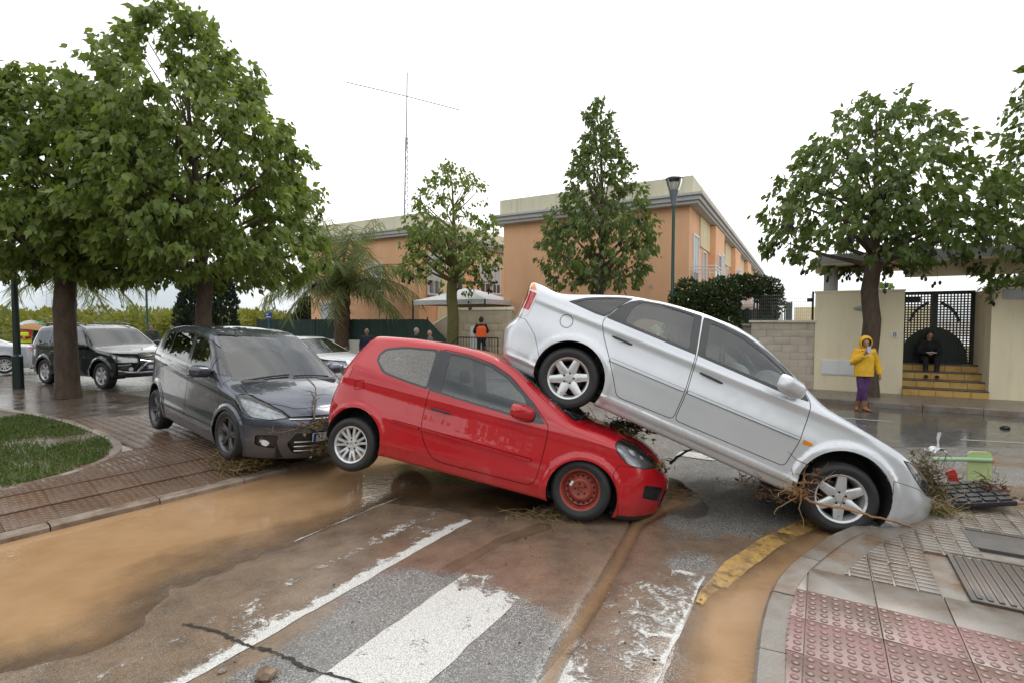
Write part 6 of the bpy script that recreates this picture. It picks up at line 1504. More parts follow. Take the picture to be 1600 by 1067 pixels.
# ------------------------------------------------------------------ cars further back
def spare_wheels(root, xs, y, z, R_, rim, w_, kind, mat):
    for x in xs:
        for sd in (1, -1): add_wheel(root, (x, sd*y, z), sd, R_, rim, w_, kind, mat, 0, x)
def build_suv():
    root = empty('dark_suv', (-12.25, 15.45, .10), (0, 0, -.415)); tag(root, 'black off-road car with chrome bull bar and roof rails, parked behind the thick trunk', 'car')
    pm = paint('paint_navy', (.006, .007, .012), .0, .25, dirt=.03, dirtcol=(.03, .028, .025))
    rd = [(-1.02, .62), (-1.0, .40), (-.10, .40), (-.10, 1.10), (-.14, 1.60), (-.9, 1.62), (-1.15, 1.56), (-1.2, 1.1)]; fd = [(-.085, .40), (.92, .40), (.98, .62), (1.0, 1.10), (.62, 1.34), (.38, 1.55), (-.12, 1.60), (-.085, 1.10)]
    spec = dict(res=.62, top=[(-2.45, 1.60), (-2.25, 1.70), (-1.6, 1.745), (-.6, 1.755), (0, 1.735), (.35, 1.65), (.7, 1.42), (1.08, 1.17), (1.5, 1.11), (1.95, 1.05), (2.2, .97), (2.35, .85)],
        front=[(.2, 2.18), (.4, 2.27), (.7, 2.29), (.9, 2.26), (1.05, 2.18)], rear=[(.3, -2.32), (.6, -2.42), (1.0, -2.40), (1.2, -2.36), (1.7, -2.16)],
        wid=[(-2.4, .83), (-2.0, .90), (-1.0, .93), (1.3, .93), (1.8, .90), (2.2, .80)], belt=[(-2, 1.14), (1, 1.08)], bowf=.30, bowr=.15, bow=.12, crown=.05, tum=.36, k=.09, flare=.035, lip=.075, arch=[(-1.42, .38, .42), (1.42, .38, .42)], z0=.32, zs=.8,
        dw=[(.2, -.06), (.35, -.02), (.5, 0), (.8, .005), (1.05, -.02), (1.8, -.02)],
        hood=[(1.14, -.05), (1.12, .4), (1.02, .74), (1.6, .76), (2.0, .62), (2.15, -.05)], doors=[('rear_door', rd), ('front_door', fd)], fbump=[(1.86, .2), (1.86, .60), (2.0, .70), (2.6, .70), (2.6, 0), (1.8, 0)],
        trim=[('window_trim', [(-2.1, 1.16), (-2.0, 1.56), (-1.2, 1.60), (-.14, 1.585), (.36, 1.535), (.62, 1.33), (.96, 1.11), (-.1, 1.12)], .04)],
        glass=[('quarter_window', [(-2.04, 1.19), (-1.96, 1.53), (-1.30, 1.57), (-1.22, 1.17)], .04), ('rear_side_window', [(-1.14, 1.17), (-1.18, 1.57), (-.22, 1.555), (-.16, 1.15)], .04), ('front_side_window', [(-.06, 1.15), (-.09, 1.55), (.32, 1.50), (.58, 1.30), (.72, 1.14)], .04)],
        screen=(1.08, .76, .36, .62), rscreen=('x-', [(-.05, 1.2), (.66, 1.2), (.6, 1.58), (-.05, 1.6)]),
        marks=[('headlight', 'y', [(1.78, 1.0), (2.5, .93), (2.5, .73), (1.95, .73)], .04, lambda c: c.y > .42), ('grille', 'x+', [(-.05, .72), (.36, .74), (.40, .97), (-.05, 1.0)], .03, None), ('side_cladding', 'y', [(-.98, .36), (-.98, .56), (.98, .56), (.98, .36)], .02, None)])
    C = car_core(spec, root, pm)
    tb = {'seam': (MT['seam'], 0, -.006, 0), 'window_trim': (MT['trim_black'], 2, .001, 0), 'screen_seal': (MT['trim_black'], 0, 0, 0), 'quarter_window': (MT['glass_dark'], 2, -.003, 0), 'rear_side_window': (MT['glass_dark'], 2, -.003, 0), 'front_side_window': (MT['glass_dark'], 2, -.003, 0), 'windscreen': (MT['glass_screen'], 0, -.003, 0), 'rear_window': (MT['glass_dark'], 0, -.003, 0),
          'headlight': (MT['lens_clear'], 2, .002, 0), 'grille': (MT['trim_black'], 0, -.02, 1), 'side_cladding': (pm, 2, .012, 1), 'rear_door': (pm, 2, 0, 0), 'front_door': (pm, 2, 0, 0)}
    C.lining(root, ['quarter_window', 'rear_side_window', 'front_side_window', 'windscreen', 'rear_window', 'void'], 1.12, 1.9, -2, .8, .03, MT['interior'], 'headliner')
    for sd in (1, -1):
        C.take('headlight', MT['reflector'], root, sd, -.04, False, 'headlight_reflector'); door_mirror(root, .70, .92, 1.17, sd, MT['black_plastic'], (.09, .13, .09)); handle_bar(root, C, -.95, -.78, 1.0, sd, pm); handle_bar(root, C, .0, .18, 1.0, sd, pm)
        m = MB(); m.tube([(-1.9, sd*.60, 1.72), (-1.8, sd*.60, 1.80), (-.3, sd*.61, 1.81), (.15, sd*.60, 1.75)], .022, 6); m.build('roof_rail', MT['alloy_dark'], root)
        m = MB(); m.lathe([(0, .01), (.055, .006), (.06, 0)], 14, Matrix.Translation((2.20, sd*.58, .56)) @ Matrix.Rotation(PI/2, 4, 'Y')); m.build('fog_lamp', MT['lens_white'], root)
    car_finish(C, root, pm, tb)
    for z in (.78, .84, .90, .955): m = MB(); m.tube([(2.275-.03*abs(y), y, z) for y in np.linspace(-.36, .36, 9)], .011, 5); m.build('grille_bar', MT['chrome'], root)
    m = MB(); m.tube([(2.27, 0, .75), (2.285, 0, .98)], .014, 5); m.tube([(2.27, y, .735 if abs(y) < .37 else .8) for y in (-.38, 0, .38)], .014, 5); m.tube([(2.25, -.40, .985), (2.28, 0, 1.0), (2.25, .40, .985)], .016, 5); m.build('grille_surround', MT['chrome'], root)
    m = MB(); m.tube([(2.05, -.80, .52), (2.30, -.66, .48), (2.40, -.45, .47), (2.42, 0, .47), (2.40, .45, .47), (2.30, .66, .48), (2.05, .80, .52)], .028, 8); m.tube([(2.34, -.50, .48), (2.42, -.42, .62), (2.44, -.3, .74), (2.44, .3, .74), (2.42, .42, .62), (2.34, .50, .48)], .030, 8); m.tube([(2.02, -.80, .66), (2.28, -.62, .68)], .02, 6); m.tube([(2.02, .80, .66), (2.28, .62, .68)], .02, 6); m.build('bull_bar', MT['chrome_dull'], root)
    number_plate(root, 2.33, .60, '', .50)
    for sd in (1, -1):
        for (cx, cz, rr) in spec['arch']: add_well(root, cx, cz, rr-.004, sd, .92, .4, .3)
    spare_wheels(root, (-1.42, 1.42), .80, .372, .375, .24, .24, 'six', MT['alloy']); car_under(root, -1.9, 1.7, .8, .36); car_cabin(C, root, .70, 1.10, 0, -.9, .38, .78, .5)
def build_white():
    root = empty('white_hatchback', (-6.75, 16.95, 0), (0, 0, -.50)); tag(root, 'white hatchback parked across the road, between the grey and the red car', 'car')
    pm = paint('paint_white', (.78, .79, .81), 0, .3, dirt=.05)
    rd = [(-1.0, .5), (-.8, .33), (-.10, .33), (-.12, .95), (-.2, 1.38), (-.9, 1.38), (-1.15, 1.25), (-1.2, .9)]; fd = [(-.085, .33), (.85, .33), (.92, .6), (.9, .93), (.45, 1.22), (.2, 1.33), (-.19, 1.375), (-.105, .95)]
    spec = dict(res=.55, top=[(-2.0, 1.22), (-1.8, 1.33), (-1.2, 1.42), (-.6, 1.46), (0, 1.45), (.3, 1.38), (.75, 1.18), (1.25, .98), (1.6, .93), (1.9, .84), (2.1, .72)], front=[(.15, 2.08), (.35, 2.18), (.6, 2.17), (.8, 2.05)], rear=[(.2, -1.9), (.5, -2.0), (.9, -1.95), (1.3, -1.7)], wid=[(-1.9, .75), (-1.4, .87), (0, .89), (1.3, .88), (1.8, .80), (2.1, .70)], belt=[(-1.5, 1.0), (1.2, .93)], bowf=.36, bowr=.2, bow=.18, crown=.07, tum=.48, k=.08, flare=.015, arch=[(-1.3, .33, .36), (1.32, .33, .36)],
        hood=[(1.30, -.05), (1.2, .68), (1.7, .66), (1.98, .35), (2.05, -.05)], doors=[('rear_door', rd), ('front_door', fd)],
        trim=[('window_trim', [(-1.5, 1.02), (-1.35, 1.24), (-.9, 1.36), (-.2, 1.37), (.18, 1.325), (.45, 1.21), (.86, .96), (-.1, .97)], .04)], glass=[('rear_side_window', [(-1.15, 1.02), (-1.1, 1.24), (-.86, 1.34), (-.24, 1.35), (-.17, .99)], .04), ('front_side_window', [(-.07, .985), (-.13, 1.345), (.16, 1.305), (.42, 1.19), (.58, .975)], .04)],
        screen=(1.27, .72, .28, .56), rscreen=('x-', [(-.05, 1.0), (.6, 1.0), (.5, 1.28), (-.05, 1.3)]), marks=[('headlight', 'y', [(1.52, .84), (1.9, .78), (2.2, .70), (2.2, .62), (1.75, .64)], .03, lambda c: c.y > .3), ('grille', 'x+', [(-.05, .36), (.5, .36), (.5, .55), (-.05, .56)], .03, None)])
    C = car_core(spec, root, pm); C.lining(root, ['rear_side_window', 'front_side_window', 'windscreen', 'rear_window', 'void'], .98, 1.6, -1.7, .95, .03, MT['interior'], 'headliner')
    for sd in (1, -1): C.take('headlight', MT['reflector'], root, sd, -.04, False, 'headlight_reflector'); door_mirror(root, .66, .87, 1.0, sd, MT['black_plastic'])
    car_finish(C, root, pm, {'seam': (MT['seam'], 0, -.006, 0), 'window_trim': (MT['trim_black'], 2, .001, 0), 'screen_seal': (MT['trim_black'], 0, 0, 0), 'rear_side_window': (MT['glass_side'], 2, -.003, 0), 'front_side_window': (MT['glass_side'], 2, -.003, 0), 'windscreen': (MT['glass_screen'], 0, -.003, 0), 'rear_window': (MT['glass_dark'], 0, -.003, 0), 'headlight': (MT['lens_clear'], 2, .002, 0), 'grille': (MT['trim_black'], 0, -.02, 1), 'rear_door': (pm, 2, 0, 0), 'front_door': (pm, 2, 0, 0)})
    for sd in (1, -1):
        for (cx, cz, rr) in spec['arch']: add_well(root, cx, cz, rr-.004, sd, .87)
    spare_wheels(root, (-1.3, 1.32), .78, .31, .31, .2, .2, 'five', MT['alloy']); car_under(root, -1.6, 1.5, .75); car_cabin(C, root, .8, .92, 0, -.75)
def build_sedan():
    root = empty('pale_saloon', (-19.65, 18.0, .10), (0, 0, -2.42)); tag(root, 'pale silver saloon whose boot end shows beside the dark lamp post', 'car')
    pm = paint('paint_pale', (.52, .55, .60), .4, .3, dirt=.05)
    rd = [(-1.05, .5), (-.85, .33), (-.10, .33), (-.12, .92), (-.2, 1.34), (-.7, 1.32), (-1.1, 1.1), (-1.15, .9)]; fd = [(-.085, .33), (.85, .33), (.92, .6), (.9, .9), (.45, 1.18), (.2, 1.3), (-.19, 1.335), (-.105, .92)]
    spec = dict(res=.5, top=[(-2.3, .93), (-2.1, 1.0), (-1.6, 1.03), (-1.35, 1.10), (-.95, 1.30), (-.5, 1.41), (0, 1.42), (.3, 1.36), (.75, 1.15), (1.2, .95), (1.7, .88), (2.1, .74)], front=[(.15, 2.08), (.35, 2.2), (.6, 2.18), (.8, 2.05)], rear=[(.2, -2.08), (.5, -2.2), (.9, -2.14), (1.1, -2.12)], wid=[(-2.1, .76), (-1.5, .85), (0, .87), (1.3, .86), (2.1, .70)], belt=[(-1.5, .96), (1.2, .9)], bowf=.36, bowr=.2, bow=.16, crown=.06, tum=.5, k=.08, flare=.012, arch=[(-1.3, .32, .35), (1.3, .32, .35)],
        doors=[('rear_door', rd), ('front_door', fd)], trim=[('window_trim', [(-1.2, .98), (-.7, 1.30), (-.2, 1.33), (.18, 1.28), (.45, 1.17), (.86, .93), (-.1, .95)], .04)], glass=[('rear_side_window', [(-1.0, 1.0), (-.68, 1.27), (-.24, 1.31), (-.17, .97)], .04), ('front_side_window', [(-.07, .965), (-.13, 1.305), (.16, 1.265), (.42, 1.15), (.58, .95)], .04)],
        screen=(1.22, .70, .28, .55), rscreen=('z', [(-.95, -.05), (-.9, .5), (-1.4, .6), (-1.45, -.05)]), marks=[('tail_light', 'y', [(-1.98, .92), (-2.4, .92), (-2.4, .72), (-2.02, .72)], .02, lambda c: c.y > .4)])
    C = car_core(spec, root, pm)
    car_finish(C, root, pm, {'seam': (MT['seam'], 0, -.006, 0), 'window_trim': (MT['trim_black'], 2, .001, 0), 'screen_seal': (MT['trim_black'], 0, 0, 0), 'rear_side_window': (MT['glass_dark'], 2, -.003, 0), 'front_side_window': (MT['glass_dark'], 2, -.003, 0), 'windscreen': (MT['glass_screen'], 0, -.003, 0), 'rear_window': (MT['glass_dark'], 0, -.003, 0), 'tail_light': (MT['lens_red'], 2, .003, 1), 'rear_door': (pm, 2, 0, 0), 'front_door': (pm, 2, 0, 0)})
    for sd in (1, -1):
        for (cx, cz, rr) in spec['arch']: add_well(root, cx, cz, rr-.004, sd, .85)
    spare_wheels(root, (-1.3, 1.3), .77, .305, .305, .2, .19, 'twin', MT['alloy']); car_under(root, -1.6, 1.5, .74)
build_silver(); build_red(); build_grey(); build_suv(); build_white(); build_sedan()
# ================================================================== people
def skin_mod(verts, edges, radii, sub=2, root=0):
    """surface grown over a joint graph with the Skin modifier"""
    me = bpy.data.meshes.new('s'); me.from_pydata(verts, edges, []); me.update(); o = bpy.data.objects.new('s', me); COL.objects.link(o)
    me.attributes  # ensure data
    md = o.modifiers.new('skin', 'SKIN'); md.use_smooth_shade = True
    if not me.skin_vertices: pass
    for i, r in enumerate(radii):
        sv = me.skin_vertices[0].data[i]; sv.radius = (r, r) if not isinstance(r, tuple) else r; sv.use_root = (i == root)
    s = o.modifiers.new('sub', 'SUBSURF'); s.levels = sub; s.render_levels = sub
    dg = bpy.context.evaluated_depsgraph_get(); dg.update(); ev = o.evaluated_get(dg); out = bpy.data.meshes.new_from_object(ev); bpy.data.objects.remove(o); return out
def remesh(meshes, voxel):
    bm = bmesh.new()
    for m_ in meshes: bm.from_mesh(m_)
    me = bpy.data.meshes.new('r'); bm.to_mesh(me); bm.free(); o = bpy.data.objects.new('r', me); COL.objects.link(o)
    md = o.modifiers.new('r', 'REMESH'); md.mode = 'VOXEL'; md.voxel_size = voxel; md.use_smooth_shade = True
    sm = o.modifiers.new('s', 'SMOOTH'); sm.factor = .5; sm.iterations = 2
    dg = bpy.context.evaluated_depsgraph_get(); dg.update(); out = bpy.data.meshes.new_from_object(o.evaluated_get(dg)); bpy.data.objects.remove(o)
    out.polygons.foreach_set('use_smooth', [True]*len(out.polygons)); out.materials.clear(); return out
def lerp3(a, b, t): return tuple(a[i]+(b[i]-a[i])*t for i in range(3))
def cloth(name, col, rough=.8, var=.15):
    if name in MATS: return MATS[name]
    t = NT(name); n = t.noise(9, 5, .6); wr = t.noise(14, 3, .5, t.co('Object', (1, 1, .5)), 1.2)
    t.set(col=t.mix(t.rng(n, .3, .7), tuple(v*(1-var) for v in col), tuple(min(1, v*(1+var)) for v in col)), rough=rough, spec=.25, normal=t.bump(wr, .55, .02)); return t.m
M_SKIN = plain('skin', (.42, .24, .165), .5, var=.06); M_HAIRD = plain('dark_hair', (.02, .014, .01), .6, var=.3, scale=40); M_HAIRG = plain('grey_hair', (.30, .29, .28), .7, var=.3, scale=40); M_EYE = plain('eye_dark', (.02, .015, .012), .3); M_LIP = plain('lips', (.34, .13, .11), .5)
def head_mesh(c, r=.1, tilt=0., turn=0.):
    m = MB(); M0 = Matrix.Translation(c) @ Matrix.Rotation(turn, 4, 'Z') @ Matrix.Rotation(tilt, 4, 'X'); bm = bmesh.new(); bmesh.ops.create_uvsphere(bm, u_segments=20, v_segments=16, radius=1); vs = []
    for v in bm.verts:
        x, y, z = v.co; jaw = max(0, -z); x *= .78-.20*jaw*jaw; yy = y*(.95-.10*jaw)
        if y < 0: yy += -.12*math.exp(-((x/.14)**2+((z+.12)/.17)**2))*1.0 + .05*math.exp(-(((abs(x)-.33)/.16)**2+((z-.06)/.11)**2)) - .05*math.exp(-((x/.25)**2+((z+.52)/.10)**2)) - .05*math.exp(-((x/.2)**2+((z+.86)/.14)**2))
        vs.append(M0 @ Vector((x*r*1.02, yy*r*1.0, z*r*1.28)))
    bm.verts.index_update(); m.add(vs, [[v.index for v in f.verts] for f in bm.faces]); bm.free()
    for sx in (-1, 1): m.ell(None, (1, 1, 1), 8, 6, M0 @ Matrix.Translation((sx*.80*r, .05*r, .0)) @ Matrix.Diagonal((.10*r, .20*r, .30*r, 1)))
    return m.mesh('head', None), M0
def hand_mesh(wrist, direc, palm_n, size=.18, curl=.6):
    """palm and five fingers; direc: towards the fingertips, palm_n: palm normal"""
    d = Vector(direc).normalized(); n = Vector(palm_n).normalized(); s = d.cross(n).normalized(); w0 = Vector(wrist); m = MB(); L = size
    m.tube([w0-d*.02, w0+d*L*.22, w0+d*L*.48], [.024, .036, .038], 8, flat=.45)
    for k, (off, ln) in enumerate(((-.030, .40), (-.010, .46), (.011, .43), (.030, .34))):
        p = w0+d*L*.46+s*off; q = p+(d*math.cos(curl*.5)+n*math.sin(curl*.5))*L*ln*.42; r_ = q+(d*math.cos(curl*1.3)+n*math.sin(curl*1.3))*L*ln*.33; t = r_+(d*math.cos(curl*1.9)+n*math.sin(curl*1.9))*L*ln*.25
        m.tube([p-d*.02, p, q, r_, t], [.010, .0105, .0095, .009, .007], 6)
    p = w0+d*L*.16-s*.030; q = p+(d*.7-s*.6+n*.35).normalized()*L*.24; t = q+(d*.85-s*.2+n*.4).normalized()*L*.18; m.tube([p+s*.02, p, q, t], [.013, .013, .011, .008], 6)
    return m.mesh('hand', None)
def person(label, loc, rz, J, cloth_top, cloth_leg, shoe, skin=M_SKIN, hair='short', hairm=None, jacket_r=1.0, hood=None, head_tilt=0., head_turn=0., skirt=False, vest=None, voxel=.010, hands=((0, 0, -1), (0, 0, -1)), scale=1.0, group='people', bald=False):
    """J: joint positions: hip, chest, neck, head, shR elR wrR shL elL wrL, hpR knR anR toR, hpL knL anL toL  (faces -y; R is at -x)"""
    e = tag(empty('person', loc, (0, 0, rz)), label, 'person', group); e.scale = (scale,)*3
    mid = lerp3(J['hip'], J['chest'], .5)
    def graph(keys, extra=()):
        idx = {k: i for i, k in enumerate(keys)}; return idx
    # --- body
    names = ['hip', 'mid', 'chest', 'neck', 'shR', 'elR', 'wrR', 'shL', 'elL', 'wrL', 'hpR', 'knR', 'anR', 'toR', 'hpL', 'knL', 'anL', 'toL']
    P = dict(J, mid=mid); V = [P[k] for k in names]; ix = {k: i for i, k in enumerate(names)}
    E = [('hip', 'mid'), ('mid', 'chest'), ('chest', 'neck'), ('chest', 'shR'), ('shR', 'elR'), ('elR', 'wrR'), ('chest', 'shL'), ('shL', 'elL'), ('elL', 'wrL'), ('hip', 'hpR'), ('hpR', 'knR'), ('knR', 'anR'), ('anR', 'toR'), ('hip', 'hpL'), ('hpL', 'knL'), ('knL', 'anL'), ('anL', 'toL')]
    R0 = dict(hip=.115, mid=.105, chest=.125, neck=.048, shR=.052, elR=.040, wrR=.026, shL=.052, elL=.040, wrL=.026, hpR=.082, knR=.052, anR=.034, toR=.03, hpL=.082, knL=.052, anL=.034, toL=.03)
    b = skin_mod(V, [(ix[a], ix[c]) for a, c in E], [R0[k] for k in names], 1); hm, M0 = head_mesh(J['head'], .098, head_tilt, head_turn)
    nk = MB(); nk.tube([J['chest'], J['neck'], J['head']], [.07, .052, .05], 8)
    hs = [hand_mesh(J['wrR'], hands[0], (1, -.2, 0) if hands[0][2] < -.5 else (.2, .9, .3)), hand_mesh(J['wrL'], hands[1], (-1, -.2, 0))]
    me = remesh([b, hm, nk.mesh('n', None)]+hs, voxel); link('body', me, skin, e)
    # --- clothes grown over the same joints
    j = jacket_r; low = lerp3(J['hip'], J['chest'], -.34 if not skirt else -.1); m = MB()
    m.tube([low, J['hip'], mid, J['chest'], lerp3(J['chest'], J['neck'], .55), lerp3(J['chest'], J['neck'], .95)], [.138*j, .140*j, .132*j, .132*j, .098*j, .062*j], 16, flat=1.32)
    for s_ in 'RL':
        sh, el, wr = J['sh'+s_], J['el'+s_], lerp3(J['el'+s_], J['wr'+s_], .96)
        m.tube([lerp3(J['chest'], sh, .45), sh, lerp3(sh, el, .5), el, lerp3(el, wr, .5), wr], [.095*j, .080*j, .072*j, .066*j, .060*j, .054*j], 12)
    link('jacket', remesh([m.mesh('b', None)], voxel*1.2), cloth_top, e)
    if vest is not None:
        v = MB(); v.tube([lerp3(J['hip'], J['chest'], -.05), mid, J['chest'], lerp3(J['chest'], J['neck'], .50)], [.158*j, .152*j, .152*j, .122*j], 16, flat=1.34); link('vest', remesh([v.mesh('v', None)], voxel*1.2), vest, e)
    V3 = [lerp3(J['hip'], J['chest'], .05), J['hip'], J['hpR'], J['knR'], lerp3(J['knR'], J['anR'], .93), J['hpL'], J['knL'], lerp3(J['knL'], J['anL'], .93)]
    t = skin_mod(V3, [(0, 1), (1, 2), (2, 3), (3, 4), (1, 5), (5, 6), (6, 7)], [.12, .13, .098, .070, .052, .098, .070, .052], 2); link('trousers', remesh([t], voxel*1.2), cloth_leg, e)
    for s_ in 'RL':
        an, to = Vector(J['an'+s_]), Vector(J['to'+s_]); m = MB(); kn = Vector(J['kn'+s_]); up = (kn-an).normalized(); d = (to-an); d.z = 0; d = d.normalized() if d.length > .01 else Vector((0, -1, 0)); base = Vector((an.x, an.y, to.z))
        m.tube([an+up*.16, an+up*.02, an-up*.03], [.058, .052, .054], 10); m.tube([base-d*.06+Vector((0, 0, .012)), base+Vector((0, 0, .022)), base+d*.08+Vector((0, 0, .012)), base+d*.15, base+d*.175-Vector((0, 0, .006))], [.036, .048, .046, .038, .018], 10, flat=.85)
        link('shoe', remesh([m.mesh('b', None)], voxel*.9), shoe, e)
    # --- head dress
    if hood is not None:
        m = MB(); vs = []; nu, nv = 22, 14
        for i in range(nv+1):
            f = i/nv; th = PI*(.10+.90*f)
            for k in range(nu):
                a = 2*PI*k/nu; ny = math.cos(th); rr = math.sin(th)
                vs.append(M0 @ Vector((.135*rr*math.cos(a), -.135*ny*(-1)*-1*1.0+.015, .160*rr*math.sin(a)*(1.0 if math.sin(a) > 0 else 1.05)+.012)))
        # open towards the face (-y)
        m.add(vs, [(i*nu+k, i*nu+(k+1) % nu, (i+1)*nu+(k+1) % nu, (i+1)*nu+k) for i in range(3, nv) for k in range(nu)]); 
        ring = [vs[3*nu+k] for k in range(nu)]; m.tube(ring+[ring[0]], .014, 6, False)
        m.tube([Vector(J['head'])+Vector((0, .03, -.12)), Vector(J['neck'])+Vector((0, .02, .0)), lerp3(J['neck'], J['chest'], .45)], [.105, .115, .135], 12); m.build('hood', hood, e)
        h = MB(); h.ell(None, (1, 1, 1), 16, 10, M0 @ Matrix.Translation((0, .028, .012)) @ Matrix.Diagonal((.098, .105, .132, 1))); h.build('hair', M_HAIRD, e)
    elif not bald:
        h = MB(); h.ell(None, (1, 1, 1), 18, 12, M0 @ Matrix.Translation((0, .022, .030)) @ Matrix.Diagonal((.096, .100, .118, 1)))
        if hair == 'long': h.ell(None, (1, 1, 1), 14, 10, M0 @ Matrix.Translation((0, .045, -.07)) @ Matrix.Diagonal((.095, .07, .17, 1)))
        if hair == 'cap': h.lathe([(.10, 0), (.10, .012)], 14, M0 @ Matrix.Translation((0, -.07, .055)))
        h.build('hair', hairm or M_HAIRD, e)
    f = MB()
    for sx in (-1, 1): f.ell(None, (1, 1, 1), 8, 6, M0 @ Matrix.Translation((sx*.033, -.080, .010)) @ Matrix.Diagonal((.013, .008, .007, 1)))
    for sx in (-1, 1): f.ell(None, (1, 1, 1), 8, 4, M0 @ Matrix.Translation((sx*.034, -.083, .030)) @ Matrix.Diagonal((.019, .006, .0045, 1)))
    f.build('eyes', M_EYE, e); f = MB(); f.ell(None, (1, 1, 1), 10, 6, M0 @ Matrix.Translation((0, -.088, -.060)) @ Matrix.Diagonal((.024, .008, .008, 1))); f.build('mouth', M_LIP, e)
    return e
def stand(h=1.0, stride=.0, armR=None, armL=None, lean=0.):
    J = dict(hip=(0, 0, .94), chest=(0, lean*.5, 1.30), neck=(0, lean*.8-.005, 1.47), head=(0, lean-.02, 1.60), shR=(-.165, lean*.6, 1.40), elR=(-.225, lean*.4+.02, 1.12), wrR=(-.23, -.04+lean*.2, .88), shL=(.165, lean*.6, 1.40), elL=(.225, lean*.4+.02, 1.12), wrL=(.23, -.04+lean*.2, .88),
             hpR=(-.09, 0, .88), knR=(-.10, -.03-stride*.5, .48), anR=(-.10, .02-stride, .085), toR=(-.12, -.10-stride, .035), hpL=(.09, 0, .88), knL=(.10, -.02+stride*.4, .48), anL=(.10, .03+stride, .085), toL=(.12, -.09+stride, .035))
    if armR: J.update(elR=armR[0], wrR=armR[1])
    if armL: J.update(elL=armL[0], wrL=armL[1])
    return J
M_YEL = cloth('yellow_rain_jacket', (.72, .42, .035), .55); M_PUR = cloth('purple_leggings', (.085, .038, .125), .75, .35); M_TAN = plain('tan_leather', (.24, .115, .045), .55, var=.2); M_BLK = cloth('black_cloth', (.018, .019, .022), .8); M_NAVY = cloth('navy_cloth', (.02, .026, .045), .8); M_HIV = cloth('hi_vis_yellow', (.62, .80, .04), .6, .05); M_REDC = cloth('red_cloth', (.40, .03, .025), .8); M_ORV = cloth('orange_vest', (.85, .13, .03), .6, .05); M_GRYC = cloth('grey_cloth', (.14, .14, .15), .8); M_OLV = cloth('camouflage_cloth', (.05, .055, .045), .8, .5); M_SHOE = plain('dark_shoe', (.02, .018, .016), .5)
# woman in the yellow jacket, phone in her raised hand
J = stand(1, .0, ((-.24, -.05, 1.13), (-.06, -.24, 1.33)), ((.27, .05, 1.12), (.33, .02, .86)))
J.update(knR=(-.06, -.05, .48), anR=(-.10, .06, .085), toR=(-.14, -.05, .035), knL=(.02, -.02, .48), anL=(.02, -.04, .085), toL=(.09, -.15, .035), head=(.01, -.045, 1.595))
g = ground(1348, 641); yw = person('woman in a hooded yellow jacket and purple leggings looking at her phone', (g.x, g.y, 0), -.35, J, M_YEL, M_PUR, M_TAN, hood=M_YEL, jacket_r=1.12, head_tilt=.28, voxel=.009, hands=((.35, -.35, .85), (.1, 0, -1)), scale=.94)
# her phone, held in the right hand
ph = MB(); ph.bevbox((0, 0, 0), (.075, .010, .150), .004); po = ph.build('phone', plain('phone_back', (.30, .36, .46), .25), None); tag(po, 'pale blue phone held up by the woman in yellow', 'phone')
po.matrix_world = Matrix.Translation((g.x, g.y, 0)) @ Matrix.Rotation(-.35, 4, 'Z') @ Matrix.Scale(.94, 4) @ Matrix.Translation((.005, -.335, 1.455)) @ Matrix.Rotation(-.35, 4, 'X')
# seated woman on the gate steps
J = dict(hip=(0, .05, .10), chest=(0, -.03, .44), neck=(0, -.07, .60), head=(0, -.11, .725), shR=(-.16, -.04, .54), elR=(-.21, -.12, .28), wrR=(-.07, -.30, .26), shL=(.16, -.04, .54), elL=(.21, -.12, .28), wrL=(.07, -.30, .26),
         hpR=(-.09, .0, .10), knR=(-.12, -.40, .13), anR=(-.11, -.40, -.28), toR=(-.11, -.52, -.335), hpL=(.09, 0, .10), knL=(.12, -.40, .13), anL=(.11, -.40, -.28), toL=(.11, -.52, -.335))
q = fr(G0, 2.62, 1.02); person('woman in black sitting on the yellow steps with her hands in her lap', (q.x, q.y, .88), RZ, J, M_BLK, M_BLK, M_SHOE, head_tilt=.5, hair='long', voxel=.012, hands=((.6, -.6, 0), (-.6, -.6, 0)))
o = slab_box('book', 'thin pale notebook in the lap of the woman on the steps', 'book', (*(q+U_*.0-V_*.36), 1.165), (.20, .14, .012), M_FRAME)
# bystanders beyond the cars
def by(px, py_head, Y, zg, label, top, leg, rz=0., J=None, **k):
    g = at(px, 500, Y); return person(label, (g.x, g.y, zg), rz, J or stand(), top, leg, M_SHOE, voxel=.014, **k)
by(573, 517, 18.6, 0, 'bald man in a dark jacket with a pale scarf standing behind the white car', M_NAVY, M_BLK, .2, bald=True, skin=plain('skin_tan', (.27, .15, .10), .5), scale=.98)
by(645, 518, 19.4, 0, 'stooping person in a dark coat with grey hair behind the red car', M_NAVY, M_BLK, 1.2, stand(1, 0, None, None, -.16), hairm=M_HAIRG, scale=.98)
by(672, 520, 19.0, 0, 'balding man whose head shows over the red car roof by the railing', M_GRYC, M_BLK, -1.2, bald=True, scale=.94)
g = at(752, 500, 19.9); person('worker in an orange vest seen from behind on the landing', (g.x, g.y, .38), PI+.2, stand(1, .05, ((-.26, -.10, 1.16), (-.20, -.30, 1.10)), ((.26, -.10, 1.16), (.20, -.30, 1.10))), M_BLK, M_BLK, M_SHOE, vest=M_ORV, voxel=.014, hairm=M_HAIRD)
g1 = ground(41, 567, .1); person('man in a yellow high-visibility vest over a red jacket', (g1.x, g1.y, .1), .5, stand(1, .10, ((-.24, -.10, 1.16), (-.02, -.26, 1.18)), ((.24, -.10, 1.16), (.05, -.28, 1.15))), M_REDC, M_BLK, M_SHOE, vest=M_HIV, voxel=.014, hairm=M_HAIRG, hair='cap', scale=.98)
